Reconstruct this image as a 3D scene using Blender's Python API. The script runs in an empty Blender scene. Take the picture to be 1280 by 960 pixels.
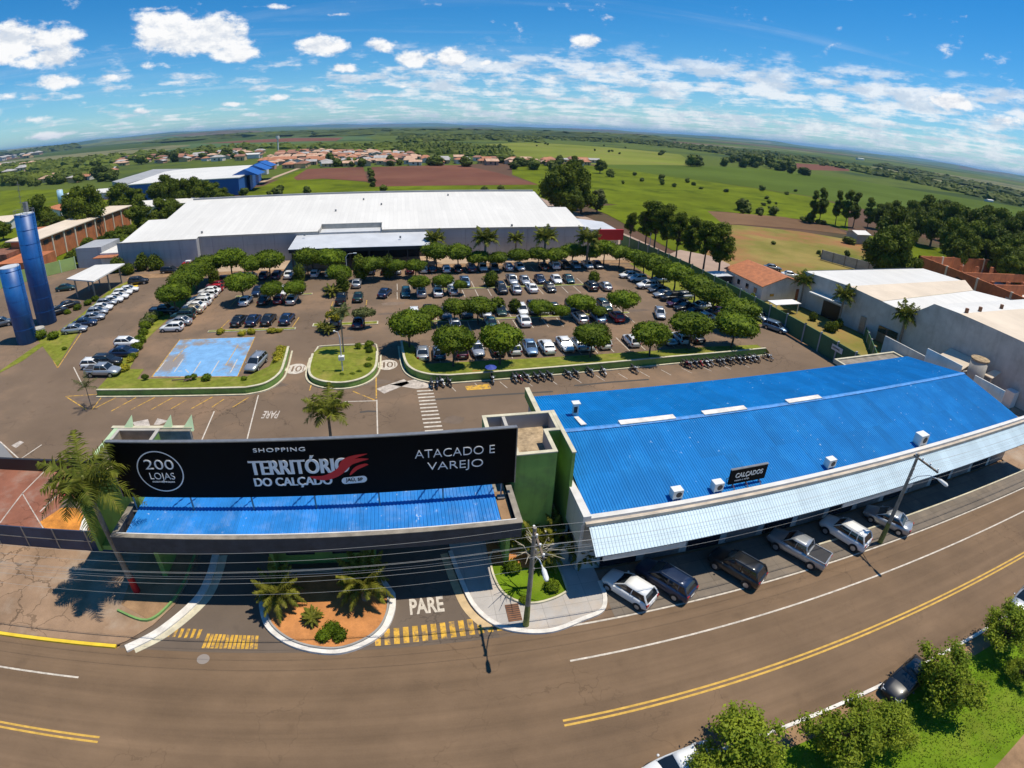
import bpy, math, random
import numpy as np
from mathutils import Vector, Matrix

SC = bpy.context.scene
COL = SC.collection
R = math.radians

# ------------------------------------------------------------------ camera
# wide-angle (near-stereographic) aerial camera, 30 m above the road
CF, CK, CP, CR, CX, CY = 648.378223, 0.1078996, 0.328464453, 0.0162987067, 604.856587, 372.552687
YAW = R(9.3)
HC = 30.0
cam = bpy.data.cameras.new('camera')
camo = bpy.data.objects.new('camera', cam)
COL.objects.link(camo)
SC.camera = camo
cam.type = 'PANO'
cam.panorama_type = 'FISHEYE_LENS_POLYNOMIAL'
cam.sensor_fit = 'HORIZONTAL'
cam.sensor_width = 36.0
cam.sensor_height = 27.0
cam.fisheye_fov = R(180)
_r = np.linspace(1, 950, 400)
_t = _r / CF
for _ in range(30):
    _t -= (CF * (_t + CK * _t**3) - _r) / (CF * (1 + 3 * CK * _t * _t))
_m = _r * 36.0 / 1280.0
_A = np.stack([_m, _m**2, _m**3, _m**4], 1)
_k = np.linalg.lstsq(_A, _t, rcond=None)[0]
cam.fisheye_polynomial_k0 = 0.0
cam.fisheye_polynomial_k1 = -float(_k[0])
cam.fisheye_polynomial_k2 = -float(_k[1])
cam.fisheye_polynomial_k3 = -float(_k[2])
cam.fisheye_polynomial_k4 = -float(_k[3])
cam.shift_x = (640 - CX) / 1280
cam.shift_y = (CY - 480) / 960
cam.clip_start = 0.1
cam.clip_end = 90000
M3 = Matrix.Rotation(-YAW, 3, 'Z') @ Matrix.Rotation(-CP, 3, 'X') @ Matrix.Rotation(-CR, 3, 'Y')
camo.matrix_world = Matrix.Translation((0, 0, HC)) @ (M3 @ Matrix.Rotation(R(90), 3, 'X')).to_4x4()

def ray(px, py):
    x, y = px - CX, -(py - CY)
    r = math.hypot(x, y) + 1e-9
    t = r / CF
    for _ in range(12):
        t -= (CF * (t + CK * t**3) - r) / (CF * (1 + 3 * CK * t * t))
    s = math.sin(t) / r
    return M3 @ Vector((x * s, math.cos(t), y * s))

def G(px, py, z=0.0):
    """where the sight line of a photograph point meets the level z (metres)"""
    d = ray(px, py)
    t = (z - HC) / d.z
    return (d.x * t, d.y * t)

def HT(base, top):
    b = G(*base); d = ray(*top)
    return HC + d.z / math.hypot(d.x, d.y) * math.hypot(*b)

# ------------------------------------------------------------------ light
SUN = Vector((0.34, -0.025, 1.0)).normalized()
SUN_EL = math.asin(SUN.z)
SUN_AZ = math.atan2(SUN.x, SUN.y)          # clockwise from +Y
sl = bpy.data.lights.new('sun', 'SUN')
sl.energy = 4.8
sl.angle = R(0.5)
sl.color = (1.0, 0.925, 0.79)
so = bpy.data.objects.new('sun', sl)
COL.objects.link(so)
so.rotation_euler = (-SUN).to_track_quat('-Z', 'Y').to_euler()
so.location = (0, 0, 80)

world = bpy.data.worlds.new('World')
SC.world = world
world.use_nodes = True
wn = world.node_tree
wn.nodes.clear()

class NT:
    def __init__(self, nt): self.nt = nt
    def n(self, typ, **kw):
        nd = self.nt.nodes.new(typ)
        for k, v in kw.items():
            if k.startswith('i_'):
                nd.inputs[k[2:]].default_value = v
            else:
                setattr(nd, k, v)
        return nd
    def l(self, a, b): self.nt.links.new(a, b)
    def math(self, op, a, b=None, c=None, clamp=False):
        nd = self.nt.nodes.new('ShaderNodeMath'); nd.operation = op; nd.use_clamp = clamp
        for i, v in enumerate((a, b, c)):
            if v is None: continue
            if isinstance(v, (int, float)): nd.inputs[i].default_value = v
            else: self.l(v, nd.inputs[i])
        return nd.outputs[0]
    def vec(self, op, a, b=None, scale=None):
        nd = self.nt.nodes.new('ShaderNodeVectorMath'); nd.operation = op
        for i, v in enumerate((a, b)):
            if v is None: continue
            if isinstance(v, (tuple, list)): nd.inputs[i].default_value = v
            else: self.l(v, nd.inputs[i])
        if scale is not None: nd.inputs['Scale'].default_value = scale
        return nd.outputs['Value' if op in ('LENGTH', 'DOT_PRODUCT') else 0]
    def mix(self, f, a, b, mode='MIX'):
        nd = self.nt.nodes.new('ShaderNodeMix'); nd.data_type = 'RGBA'; nd.blend_type = mode
        if isinstance(f, (int, float)): nd.inputs[0].default_value = f
        else: self.l(f, nd.inputs[0])
        for i, v in ((6, a), (7, b)):
            if isinstance(v, (tuple, list)): nd.inputs[i].default_value = (*v[:3], 1)
            else: self.l(v, nd.inputs[i])
        return nd.outputs[2]
    def ramp(self, f, stops, interp='LINEAR'):
        nd = self.nt.nodes.new('ShaderNodeValToRGB'); cr = nd.color_ramp; cr.interpolation = interp
        while len(cr.elements) < len(stops): cr.elements.new(0.5)
        for e, (p, c) in zip(cr.elements, stops):
            e.position = p
            e.color = (*c[:3], 1) if isinstance(c, (tuple, list)) else (c, c, c, 1)
        self.l(f, nd.inputs[0])
        return nd.outputs[0]
    def noise(self, vec, scale, detail=4, rough=0.55, out='Fac', dist=0.0):
        nd = self.nt.nodes.new('ShaderNodeTexNoise')
        nd.inputs['Scale'].default_value = scale; nd.inputs['Detail'].default_value = detail
        nd.inputs['Roughness'].default_value = rough; nd.inputs['Distortion'].default_value = dist
        if vec is not None: self.l(vec, nd.inputs['Vector'])
        return nd.outputs[out]

# sky with cumulus clouds: directions as (azimuth, elevation)
W = NT(wn)
sky = W.n('ShaderNodeTexSky', sky_type='NISHITA', sun_disc=False, sun_elevation=SUN_EL, sun_rotation=SUN_AZ,
          altitude=500, air_density=1.0, dust_density=0.15, ozone_density=2.2)
tc = W.n('ShaderNodeTexCoord')
sx = W.n('ShaderNodeSeparateXYZ'); W.l(tc.outputs['Generated'], sx.inputs[0])
az = W.math('ARCTAN2', sx.outputs[0], sx.outputs[1])
el = W.math('ARCSINE', sx.outputs[2])
cv = W.n('ShaderNodeCombineXYZ'); W.l(az, cv.inputs[0]); W.l(el, cv.inputs[1])
AE = cv.outputs[0]
def ae(px, py):
    d = ray(px, py); return math.atan2(d.x, d.y), math.asin(d.z)
# (photo x, y, half width, half height, strength)
CL = [(20, 52, 88, 36, 1.15), (60, 72, 60, 22, 1.0), (75, 101, 46, 13, .9), (140, 97, 30, 10, .8), (245, 45, 95, 40, 1.2), (210, 26, 60, 24, 1.0), (290, 66, 50, 16, 1.0), (200, 10, 50, 9, .7), (330, 8, 60, 6, .6), (190, 82, 40, 8, .5),
      (398, 57, 46, 18, 1.05), (428, 85, 26, 8, .85), (423, 18, 22, 5, .7), (475, 58, 26, 14, .85), (520, 74, 40, 17, 1.05), (566, 72, 30, 17, 1.05),
      (610, 78, 26, 10, .9), (733, 52, 26, 15, 1.05), (692, 97, 18, 8, .8), (840, 26, 16, 9, .5), (345, 122, 20, 6, .7), (292, 130, 34, 5, .6),
      (180, 140, 24, 6, .6), (38, 150, 46, 9, .7), (505, 108, 16, 4, .6), (10, 120, 30, 10, .6), (1190, 128, 60, 16, .8), (1250, 150, 50, 14, .8), (60, 170, 60, 7, .75)]
acc = None
for (px, py, hw, hh, st) in CL:
    a0, e0 = ae(px, py)
    a1, _ = ae(px + hw, py); _, e1 = ae(px, py - hh)
    da, de = max(abs(a1 - a0), 1e-3), max(abs(e1 - e0), 1e-3)
    v = W.vec('SUBTRACT', AE, (a0, e0, 0))
    v = W.vec('MULTIPLY', v, (1 / da, 1 / de, 0))
    L = W.vec('LENGTH', v)
    m = W.math('MULTIPLY_ADD', L, -st, st * 1.05, clamp=True)
    acc = m if acc is None else W.math('MAXIMUM', acc, m)
def cloud_density(offset):
    v = W.vec('ADD', AE, offset)
    n1 = W.noise(W.vec('MULTIPLY', v, (1.0, 1.7, 1)), 15, 7, 0.62)
    return n1
na = cloud_density((0, 0, 0))
nb = cloud_density((0.004, 0.012, 0))
blob = W.math('ADD', W.math('MULTIPLY', acc, 0.74), W.math('MULTIPLY', W.math('SUBTRACT', na, 0.5), 1.7))
dcl = W.n('ShaderNodeMapRange', interpolation_type='SMOOTHSTEP', clamp=True)
dcl.inputs[1].default_value = 0.17; dcl.inputs[2].default_value = 0.50
W.l(blob, dcl.inputs[0])
# flat banks of cloud near the horizon (denser on the right)
pl = W.n('ShaderNodeCombineXYZ')
iz = W.math('DIVIDE', 1.0, W.math('MAXIMUM', W.math('ADD', sx.outputs[2], 0.035), 0.01))
W.l(W.math('MULTIPLY', sx.outputs[0], iz), pl.inputs[0]); W.l(W.math('MULTIPLY', sx.outputs[1], iz), pl.inputs[1])
nband = W.math('ADD', W.math('MULTIPLY', W.noise(pl.outputs[0], 0.85, 7, 0.6), 0.45), W.math('MULTIPLY', W.noise(W.vec('MULTIPLY', AE, (1.0, 2.6, 1)), 17, 7, 0.62), 0.55))
nbig = W.noise(pl.outputs[0], 0.16, 2, 0.5)
e_lo = W.n('ShaderNodeMapRange', interpolation_type='SMOOTHSTEP'); W.l(el, e_lo.inputs[0])
e_lo.inputs[1].default_value = 0.19; e_lo.inputs[2].default_value = 0.10
azr = W.n('ShaderNodeMapRange', interpolation_type='SMOOTHSTEP'); W.l(az, azr.inputs[0])
azr.inputs[1].default_value = -0.45; azr.inputs[2].default_value = 0.30
azr.inputs[3].default_value = 0.42; azr.inputs[4].default_value = 1.0
cov = W.math('MULTIPLY', e_lo.outputs[0], azr.outputs[0])
bnd = W.math('ADD', W.math('MULTIPLY', cov, 0.31), W.math('ADD', W.math('MULTIPLY', W.math('SUBTRACT', nband, 0.5), 2.4), W.math('MULTIPLY', W.math('SUBTRACT', nbig, 0.5), 0.5)))
dbn = W.n('ShaderNodeMapRange', interpolation_type='SMOOTHSTEP'); W.l(bnd, dbn.inputs[0])
dbn.inputs[1].default_value = 0.12; dbn.inputs[2].default_value = 0.46; dbn.inputs[4].default_value = 0.8
dbnm = W.math('MULTIPLY', dbn.outputs[0], W.math('MULTIPLY', e_lo.outputs[0], 1.0))
# thin high streaks
ci = W.noise(W.vec('MULTIPLY', pl.outputs[0], (0.35, 1.6, 1)), 0.5, 6, 0.6, dist=0.6)
cim = W.n('ShaderNodeMapRange', interpolation_type='SMOOTHSTEP'); W.l(ci, cim.inputs[0])
cim.inputs[1].default_value = 0.5; cim.inputs[2].default_value = 0.75; cim.inputs[4].default_value = 0.2
tot = W.math('MAXIMUM', W.math('MAXIMUM', dcl.outputs[0], dbnm), cim.outputs[0], clamp=True)
shade = W.math('MULTIPLY_ADD', W.math('SUBTRACT', na, nb), 7.0, 0.66, clamp=True)
CLOUD = 9.0
ccol = W.mix(shade, (0.78 * CLOUD, 0.84 * CLOUD, 0.93 * CLOUD), (1.12 * CLOUD, 1.12 * CLOUD, 1.12 * CLOUD))
hs = W.n('ShaderNodeHueSaturation'); hs.inputs['Saturation'].default_value = 1.22; hs.inputs['Value'].default_value = 1.0
W.l(W.mix(1.0, sky.outputs[0], (.70, .98, 1.20), 'MULTIPLY'), hs.inputs['Color'])
skc = W.mix(tot, hs.outputs[0], ccol)
bg = W.n('ShaderNodeBackground'); bg.inputs['Strength'].default_value = 0.10
W.l(skc, bg.inputs[0])
wo = W.n('ShaderNodeOutputWorld'); W.l(bg.outputs[0], wo.inputs[0])

SC.view_settings.view_transform = 'Standard'
SC.view_settings.look = 'None'
SC.view_settings.exposure = 0.0
SC.view_settings.gamma = 1.0
SC.view_settings.use_curve_mapping = False
SC.render.engine = 'CYCLES'
SC.cycles.max_bounces = 6
SC.cycles.volume_bounces = 0
SC.cycles.transparent_max_bounces = 8
SC.cycles.use_denoising = True

# ------------------------------------------------------------------ object helpers
def tag(o, label=None, category=None, group=None, kind=None):
    if label: o['label'] = label
    if category: o["category"] = category
    if group: o['group'] = group
    if kind: o['kind'] = kind
    return o

def empty(name, loc=(0, 0, 0), rz=0.0, s=1.0, **kw):
    o = bpy.data.objects.new(name, None)
    o.empty_display_size = 0.3
    o.location = loc; o.rotation_euler = (0, 0, rz)
    o.scale = (s, s, s) if isinstance(s, (int, float)) else s
    COL.objects.link(o)
    return tag(o, **kw)

def link(name, mesh, parent=None, **kw):
    o = bpy.data.objects.new(name, mesh)
    COL.objects.link(o)
    if parent is not None: o.parent = parent
    return tag(o, **kw)

def copy_tree(o, parent=None):
    c = o.copy(); COL.objects.link(c)
    if parent is not None: c.parent = parent
    for ch in list(o.children): copy_tree(ch, c)
    return c

def place(o, loc, rz=0.0, s=None, **kw):
    o.location = loc; o.rotation_euler = (0, 0, rz)
    if s is not None: o.scale = (s, s, s) if isinstance(s, (int, float)) else s
    return tag(o, **kw)

ORD = ['zeroth', 'first', 'second', 'third', 'fourth', 'fifth', 'sixth', 'seventh', 'eighth', 'ninth', 'tenth', 'eleventh', 'twelfth',
       'thirteenth', 'fourteenth', 'fifteenth', 'sixteenth', 'seventeenth', 'eighteenth', 'nineteenth', 'twentieth'] + ['%d%s' % (i, 'th' if 3 < i % 10 or i % 10 == 0 else ('', 'st', 'nd', 'rd')[i % 10]) for i in range(21, 90)]

class MB:
    def __init__(self): self.v = []; self.f = []; self.m = []; self.mi = 0
    def mat(self, i): self.mi = i; return self
    def vf(self, vs, fs, mi=None):
        b = len(self.v); self.v += [tuple(p) for p in vs]
        self.f += [tuple(i + b for i in f) for f in fs]
        self.m += [self.mi if mi is None else mi] * len(fs)
        return self
    def box(self, x0, x1, y0, y1, z0, z1, mi=None):
        vs = [(x0, y0, z0), (x1, y0, z0), (x1, y1, z0), (x0, y1, z0), (x0, y0, z1), (x1, y0, z1), (x1, y1, z1), (x0, y1, z1)]
        return self.vf(vs, [(0, 3, 2, 1), (4, 5, 6, 7), (0, 1, 5, 4), (1, 2, 6, 5), (2, 3, 7, 6), (3, 0, 4, 7)], mi)
    def hexa(self, b, t, mi=None):
        return self.vf(list(b) + list(t), [(0, 3, 2, 1), (4, 5, 6, 7), (0, 1, 5, 4), (1, 2, 6, 5), (2, 3, 7, 6), (3, 0, 4, 7)], mi)
    def poly(self, pts, z, mi=None):
        if area(pts) < 0: pts = list(reversed(pts))
        return self.vf([(p[0], p[1], z if len(p) < 3 else p[2]) for p in pts], [tuple(range(len(pts)))], mi)
    def prism(self, pts, z0, z1, mi=None, top=None):
        if area(pts) < 0: pts = list(reversed(pts))
        n = len(pts)
        self.vf([(p[0], p[1], z0) for p in pts] + [(p[0], p[1], z1) for p in pts], [(i, (i + 1) % n, n + (i + 1) % n, n + i) for i in range(n)], mi)
        return self.vf([(p[0], p[1], z1) for p in pts], [tuple(range(n))], top if top is not None else mi)
    def tube(self, pts, rad, n=8, mi=None, cap=True):
        pts = [Vector(p) for p in pts]; k = len(pts)
        rads = [rad] * k if isinstance(rad, (int, float)) else list(rad)
        vs = []; up = Vector((0.13, 0.21, 1)).normalized()
        for i, p in enumerate(pts):
            d = (pts[min(i + 1, k - 1)] - pts[max(i - 1, 0)]).normalized()
            a = d.cross(up)
            if a.length < 0.05: a = d.cross(Vector((1, 0, 0)))
            a.normalize(); b = d.cross(a)
            for j in range(n):
                t = 2 * math.pi * j / n
                vs.append(p + (a * math.cos(t) + b * math.sin(t)) * rads[i])
        fs = [(i * n + j, i * n + (j + 1) % n, (i + 1) * n + (j + 1) % n, (i + 1) * n + j) for i in range(k - 1) for j in range(n)]
        if cap: fs += [tuple(reversed(range(n))), tuple(range((k - 1) * n, k * n))]
        fs = [tuple(reversed(f)) for f in fs]
        return self.vf(vs, fs, mi)
    def ribbon(self, pts, w, z0, z1=None, mi=None, closed=False):
        """flat strip, or a solid kerb when z1 is given"""
        P = [Vector((p[0], p[1])) for p in pts]; k = len(P); Lf = []; Rt = []
        for i in range(k):
            if closed: d = P[(i + 1) % k] - P[i - 1]
            else: d = P[min(i + 1, k - 1)] - P[max(i - 1, 0)]
            d.normalize(); nrm = Vector((-d.y, d.x)) * w / 2
            Lf.append(P[i] + nrm); Rt.append(P[i] - nrm)
        m = k if closed else k - 1
        if z1 is None:
            vs = [(p.x, p.y, z0) for p in Rt] + [(p.x, p.y, z0) for p in Lf]
            return self.vf(vs, [(i, (i + 1) % k, k + (i + 1) % k, k + i) for i in range(m)], mi)
        vs = [(p.x, p.y, z0) for p in Rt] + [(p.x, p.y, z0) for p in Lf] + [(p.x, p.y, z1) for p in Rt] + [(p.x, p.y, z1) for p in Lf]
        fs = []
        for i in range(m):
            j = (i + 1) % k
            fs += [(2 * k + i, 2 * k + j, 3 * k + j, 3 * k + i), (i, j, 2 * k + j, 2 * k + i), (k + j, k + i, 3 * k + i, 3 * k + j)]
        if not closed: fs += [(0, 2 * k, 3 * k, k), (k - 1, 2 * k - 1, 4 * k - 1, 3 * k - 1)]
        return self.vf(vs, fs, mi)
    def ball(self, c, r, mi=None, nu=10, nv=6, sz=1.0):
        vs = []; fs = []
        for i in range(nv + 1):
            ph = math.pi * i / nv
            for j in range(nu):
                t = 2 * math.pi * j / nu
                vs.append((c[0] + r * math.sin(ph) * math.cos(t), c[1] + r * math.sin(ph) * math.sin(t), c[2] + r * sz * math.cos(ph)))
        for i in range(nv):
            for j in range(nu):
                fs.append((i * nu + j, (i + 1) * nu + j, (i + 1) * nu + (j + 1) % nu, i * nu + (j + 1) % nu))
        return self.vf(vs, fs, mi)
    def mesh(self, name, mats, smooth=False):
        me = bpy.data.meshes.new(name)
        me.from_pydata(self.v, [], self.f)
        for m in (mats if isinstance(mats, (list, tuple)) else [mats]): me.materials.append(m)
        me.polygons.foreach_set('material_index', self.m)
        if smooth: me.polygons.foreach_set('use_smooth', [True] * len(self.f))
        me.validate(); me.update()
        return me
    def build(self, name, mats, parent=None, smooth=False, **kw):
        return link(name, self.mesh(name, mats, smooth), parent, **kw)

def area(p):
    return sum(p[i - 1][0] * p[i][1] - p[i][0] * p[i - 1][1] for i in range(len(p))) / 2

def smoothline(pts, k=6, closed=False):
    P = [Vector((p[0], p[1])) for p in pts]; out = []; n = len(P)
    for i in range(n if closed else n - 1):
        a = P[i - 1] if (closed or i > 0) else P[0]; b = P[i]; c = P[(i + 1) % n]
        d = P[(i + 2) % n] if (closed or i + 2 < n) else P[n - 1]
        for j in range(k):
            t = j / k
            out.append(0.5 * ((2 * b) + (-a + c) * t + (2 * a - 5 * b + 4 * c - d) * t * t + (-a + 3 * b - 3 * c + d) * t**3))
    if not closed: out.append(P[-1])
    return [(p.x, p.y) for p in out]

# ------------------------------------------------------------------ materials
MATS = {}
def mat(name, col, rough=0.8, var=0.0, vscale=1.0, col2=None, bump=0.0, bscale=20.0, metal=0.0, coat=0.0, fine=0.0, spec=0.5, emit=None, obj=False, rnd=0.0, stain=None, sscale=0.15, samt=0.5):
    if name in MATS: return MATS[name]
    m = bpy.data.materials.new(name); m.use_nodes = True
    N = NT(m.node_tree); bs = m.node_tree.nodes['Principled BSDF']
    t = N.n('ShaderNodeTexCoord'); geo = N.n('ShaderNodeNewGeometry')
    pos = t.outputs['Object'] if obj else geo.outputs['Position']
    c = (*col, 1)
    src = None
    if var or col2:
        f = N.noise(pos, vscale, 5, 0.6)
        f = N.math('MULTIPLY_ADD', N.math('SUBTRACT', f, 0.5), 3.0, 0.5, clamp=True)
        c2 = col2 if col2 else tuple(x * (1 + var) for x in col)
        c1 = col if col2 else tuple(x * (1 - var) for x in col)
        src = N.mix(f, c1, c2)
    if stain:
        f = N.noise(pos, sscale, 6, 0.65)
        f = N.math('MULTIPLY', N.math('SUBTRACT', f, 0.5, clamp=True), 4.5 * samt, clamp=True)
        src = N.mix(f, src if src else c, stain)
    if fine:
        f = N.noise(pos, 9.0, 3, 0.7)
        f = N.math('MULTIPLY_ADD', N.math('SUBTRACT', f, 0.5), 2 * fine, 1.0)
        cc = N.n('ShaderNodeCombineXYZ')
        for i in range(3): N.l(f, cc.inputs[i])
        src = N.mix(1.0, src if src else c, cc.outputs[0], 'MULTIPLY')
    if rnd:
        oi = N.n('ShaderNodeObjectInfo')
        f = N.math('MULTIPLY_ADD', oi.outputs['Random'], 2 * rnd, 1 - rnd)
        cc = N.n('ShaderNodeCombineXYZ')
        for i in range(3): N.l(f, cc.inputs[i])
        src = N.mix(1.0, src if src else c, cc.outputs[0], 'MULTIPLY')
    if src: N.l(src, bs.inputs['Base Color'])
    else: bs.inputs['Base Color'].default_value = c
    bs.inputs['Roughness'].default_value = rough
    bs.inputs['Metallic'].default_value = metal
    bs.inputs['Coat Weight'].default_value = coat
    bs.inputs['Coat Roughness'].default_value = 0.08
    bs.inputs['Specular IOR Level'].default_value = spec
    if bump:
        b = N.n('ShaderNodeBump'); b.inputs['Strength'].default_value = bump; b.inputs['Distance'].default_value = 0.05
        N.l(N.noise(pos, bscale, 4, 0.6), b.inputs['Height']); N.l(b.outputs[0], bs.inputs['Normal'])
    if emit:
        bs.inputs['Emission Color'].default_value = (*emit, 1); bs.inputs['Emission Strength'].default_value = 1
    MATS[name] = m
    return m

def _mul(m, fac):
    N = NT(m.node_tree); bs = m.node_tree.nodes['Principled BSDF']; inp = bs.inputs['Base Color']
    cc = N.n('ShaderNodeCombineXYZ')
    for i in range(3): N.l(fac(N), cc.inputs[i])
    old = inp.links[0].from_socket if inp.links else tuple(inp.default_value)
    N.l(N.mix(1.0, old, cc.outputs[0], 'MULTIPLY'), inp)
def panels(m, size, amt, seam=0.0, sw=.03):
    """separate sheets or slabs: each a slightly different tone, with thin joints"""
    def fac(N):
        g = N.n('ShaderNodeNewGeometry'); v = N.vec('MULTIPLY', g.outputs['Position'], tuple(1 / s if s else 0 for s in size))
        wn_ = N.n('ShaderNodeTexWhiteNoise'); N.l(N.vec('FLOOR', v), wn_.inputs[0])
        f = N.math('MULTIPLY_ADD', wn_.outputs[0], 2 * amt, 1 - amt)
        if seam:
            fr = N.n('ShaderNodeSeparateXYZ'); N.l(N.vec('FRACTION', v), fr.inputs[0])
            for i, s in enumerate(size):
                if s:
                    k = N.math('LESS_THAN', fr.outputs[i], sw / s)
                    f = N.math('MULTIPLY', f, N.math('MULTIPLY_ADD', k, -seam, 1.0))
        return f
    c = {}
    def once(N):
        if 'f' not in c: c['f'] = fac(N)
        return c['f']
    _mul(m, once)
def streaks(m, amt, sc=(1.2, 1.2, .12), lo=.5):
    c = {}
    def once(N):
        if 'f' not in c:
            g = N.n('ShaderNodeNewGeometry'); n = N.noise(N.vec('MULTIPLY', g.outputs['Position'], sc), 1.0, 5, .65)
            c['f'] = N.math('MULTIPLY_ADD', N.math('SUBTRACT', n, lo, clamp=True), -5 * amt, 1.0, clamp=True)
        return c['f']
    _mul(m, once)
def specks(m, col, scale, thr):
    N = NT(m.node_tree); bs = m.node_tree.nodes['Principled BSDF']; inp = bs.inputs['Base Color']; g = N.n('ShaderNodeNewGeometry')
    a = N.noise(g.outputs['Position'], scale, 2, .5); b_ = N.noise(g.outputs['Position'], .25, 3, .6)
    f = N.math('MULTIPLY', N.math('MULTIPLY', N.math('SUBTRACT', a, thr, clamp=True), 14.0, clamp=True), N.math('MULTIPLY', N.math('SUBTRACT', b_, .42, clamp=True), 5.0, clamp=True))
    N.l(N.mix(f, inp.links[0].from_socket, col), inp)
def cracks(m, scale, width, amt):
    c = {}
    def once(N):
        if 'f' not in c:
            g = N.n('ShaderNodeNewGeometry'); nz = N.noise(g.outputs['Position'], .8, 3, .6, out='Color')
            p = N.vec('ADD', g.outputs['Position'], N.vec('SCALE', nz, None, 1.6))
            v = N.n('ShaderNodeTexVoronoi', feature='DISTANCE_TO_EDGE'); v.inputs['Scale'].default_value = scale; N.l(p, v.inputs['Vector'])
            mk = N.noise(g.outputs['Position'], .07, 3, .6)
            mk = N.math('MULTIPLY', N.math('SUBTRACT', mk, .47, clamp=True), 9.0, clamp=True)
            k = N.math('MULTIPLY', N.math('LESS_THAN', v.outputs['Distance'], width * scale), mk)
            oil = N.noise(g.outputs['Position'], .55, 2, .5)
            oil = N.math('MULTIPLY', N.math('SUBTRACT', oil, .66, clamp=True), 6.0, clamp=True)
            c['f'] = N.math('SUBTRACT', N.math('MULTIPLY_ADD', k, -amt, 1.0), N.math('MULTIPLY', oil, amt))
        return c['f']
    _mul(m, once)

def leafmat(name, c1, c2, scale=0.8, trans=0.25, rnd=0.12, c3=None):
    if name in MATS: return MATS[name]
    m = bpy.data.materials.new(name); m.use_nodes = True
    N = NT(m.node_tree); bs = m.node_tree.nodes['Principled BSDF']; out = m.node_tree.nodes['Material Output']
    geo = N.n('ShaderNodeNewGeometry'); oi = N.n('ShaderNodeObjectInfo')
    f = N.noise(geo.outputs['Position'], scale, 4, 0.65)
    f = N.math('MULTIPLY_ADD', N.math('SUBTRACT', f, 0.5), 3.2, 0.5, clamp=True)
    c = N.mix(f, c1, c2)
    if c3:
        g = N.noise(geo.outputs['Position'], scale * 3.3, 3, 0.6)
        c = N.mix(N.math('MULTIPLY', N.math('SUBTRACT', g, 0.55, clamp=True), 5.0, clamp=True), c, c3)
    f2 = N.math('MULTIPLY_ADD', oi.outputs['Random'], 2 * rnd, 1 - rnd)
    f2 = N.math('MULTIPLY', f2, N.math('MULTIPLY_ADD', geo.outputs['Random Per Island'], 0.5, 0.75))
    cc = N.n('ShaderNodeCombineXYZ')
    for i in range(3): N.l(f2, cc.inputs[i])
    c = N.mix(1.0, c, cc.outputs[0], 'MULTIPLY')
    N.l(c, bs.inputs['Base Color']); bs.inputs['Roughness'].default_value = 0.62
    bs.inputs['Specular IOR Level'].default_value = 0.12
    if trans:
        tr = N.n('ShaderNodeBsdfTranslucent'); N.l(c, tr.inputs[0])
        mx = N.n('ShaderNodeMixShader'); mx.inputs[0].default_value = trans
        N.l(bs.outputs[0], mx.inputs[1]); N.l(tr.outputs[0], mx.inputs[2]); N.l(mx.outputs[0], out.inputs[0])
    MATS[name] = m
    return m

# ------------------------------------------------------------------ materials in use
M = {}
def dm(k, *a, **kw): M[k] = mat(k, *a, **kw)
dm('road', (.168, .110, .066), .9, var=.13, vscale=.12, fine=.12, stain=(.22, .14, .08), sscale=.07, samt=.6, bump=.25, bscale=40)
dm('lot', (.172, .120, .080), .9, var=.16, vscale=.09, fine=.14, stain=(.31, .19, .11), sscale=.045, samt=.85, bump=.25, bscale=40)
dm('greylot', (.2, .2, .2), .9, var=.12, vscale=.1, fine=.08)
dm('drive', (.125, .093, .068), .9, var=.12, vscale=.3, fine=.10, stain=(.14, .105, .08), sscale=.2, samt=.5)
dm('pave', (.42, .39, .36), .9, var=.12, vscale=.5, fine=.08, stain=(.5, .36, .22), sscale=.35, samt=.5)
dm('oldpave', (.29, .19, .12), .95, var=.22, vscale=.35, fine=.15, stain=(.42, .34, .26), sscale=.25, samt=.7, bump=.4, bscale=6)
dm('bay', (.165, .135, .105), .95, var=.15, vscale=.4, fine=.14, stain=(.3, .23, .16), sscale=.5, samt=.5)
dm('redslab', (.26, .105, .065), .9, var=.25, vscale=.25, fine=.12, stain=(.32, .23, .18), sscale=.3, samt=.8)
dm('orangerust', (.55, .21, .03), .9, var=.35, vscale=.9, fine=.2)
dm('redpaint', (.42, .06, .05), .8, var=.2, vscale=.8)
dm('white', (.74, .73, .70), .7, var=.07, vscale=.6)
dm('linewhite', (.54, .48, .40), .8, var=.25, vscale=2.5, fine=.3)
dm('wornwhite', (.45, .39, .33), .85, var=.35, vscale=1.6, fine=.4)
dm('yellow', (.58, .33, .04), .8, var=.3, vscale=2.0, fine=.3, stain=(.17, .12, .08), sscale=1.6, samt=1.6)
dm('yellowkerb', (.72, .5, .03), .8, var=.15, vscale=1.0)
dm('linegold', (.55, .33, .06), .8, var=.2, vscale=2.0, fine=.2)
dm('kerbwhite', (.68, .64, .58), .85, var=.18, vscale=1.5, fine=.12)
dm('kerbcream', (.55, .5, .36), .85, var=.18, vscale=1.2)
dm('soil', (.50, .215, .075), .95, var=.2, vscale=1.0, fine=.18, stain=(.3, .14, .06), sscale=.8, samt=.5, bump=.5, bscale=10)
dm('browndirt', (.29, .18, .10), .95, var=.25, vscale=.6, fine=.2)
dm('grass', (.17, .19, .025), .9, var=.25, vscale=1.2, fine=.3, stain=(.33, .27, .07), sscale=.35, samt=.8, bump=.6, bscale=14)
dm('grassbright', (.125, .205, .010), .9, var=.22, vscale=.5, fine=.25, stain=(.19, .19, .03), sscale=.3, samt=.6, bump=.8, bscale=9)
dm('drygrass', (.13, .14, .025), .95, col2=(.29, .22, .07), vscale=.05, fine=.22, stain=(.30, .14, .065), sscale=.04, samt=1.3)
dm('parkblue', (.17, .36, .60), .75, var=.15, vscale=.8, fine=.12, stain=(.25, .22, .20), sscale=.16, samt=2.4)
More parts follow.
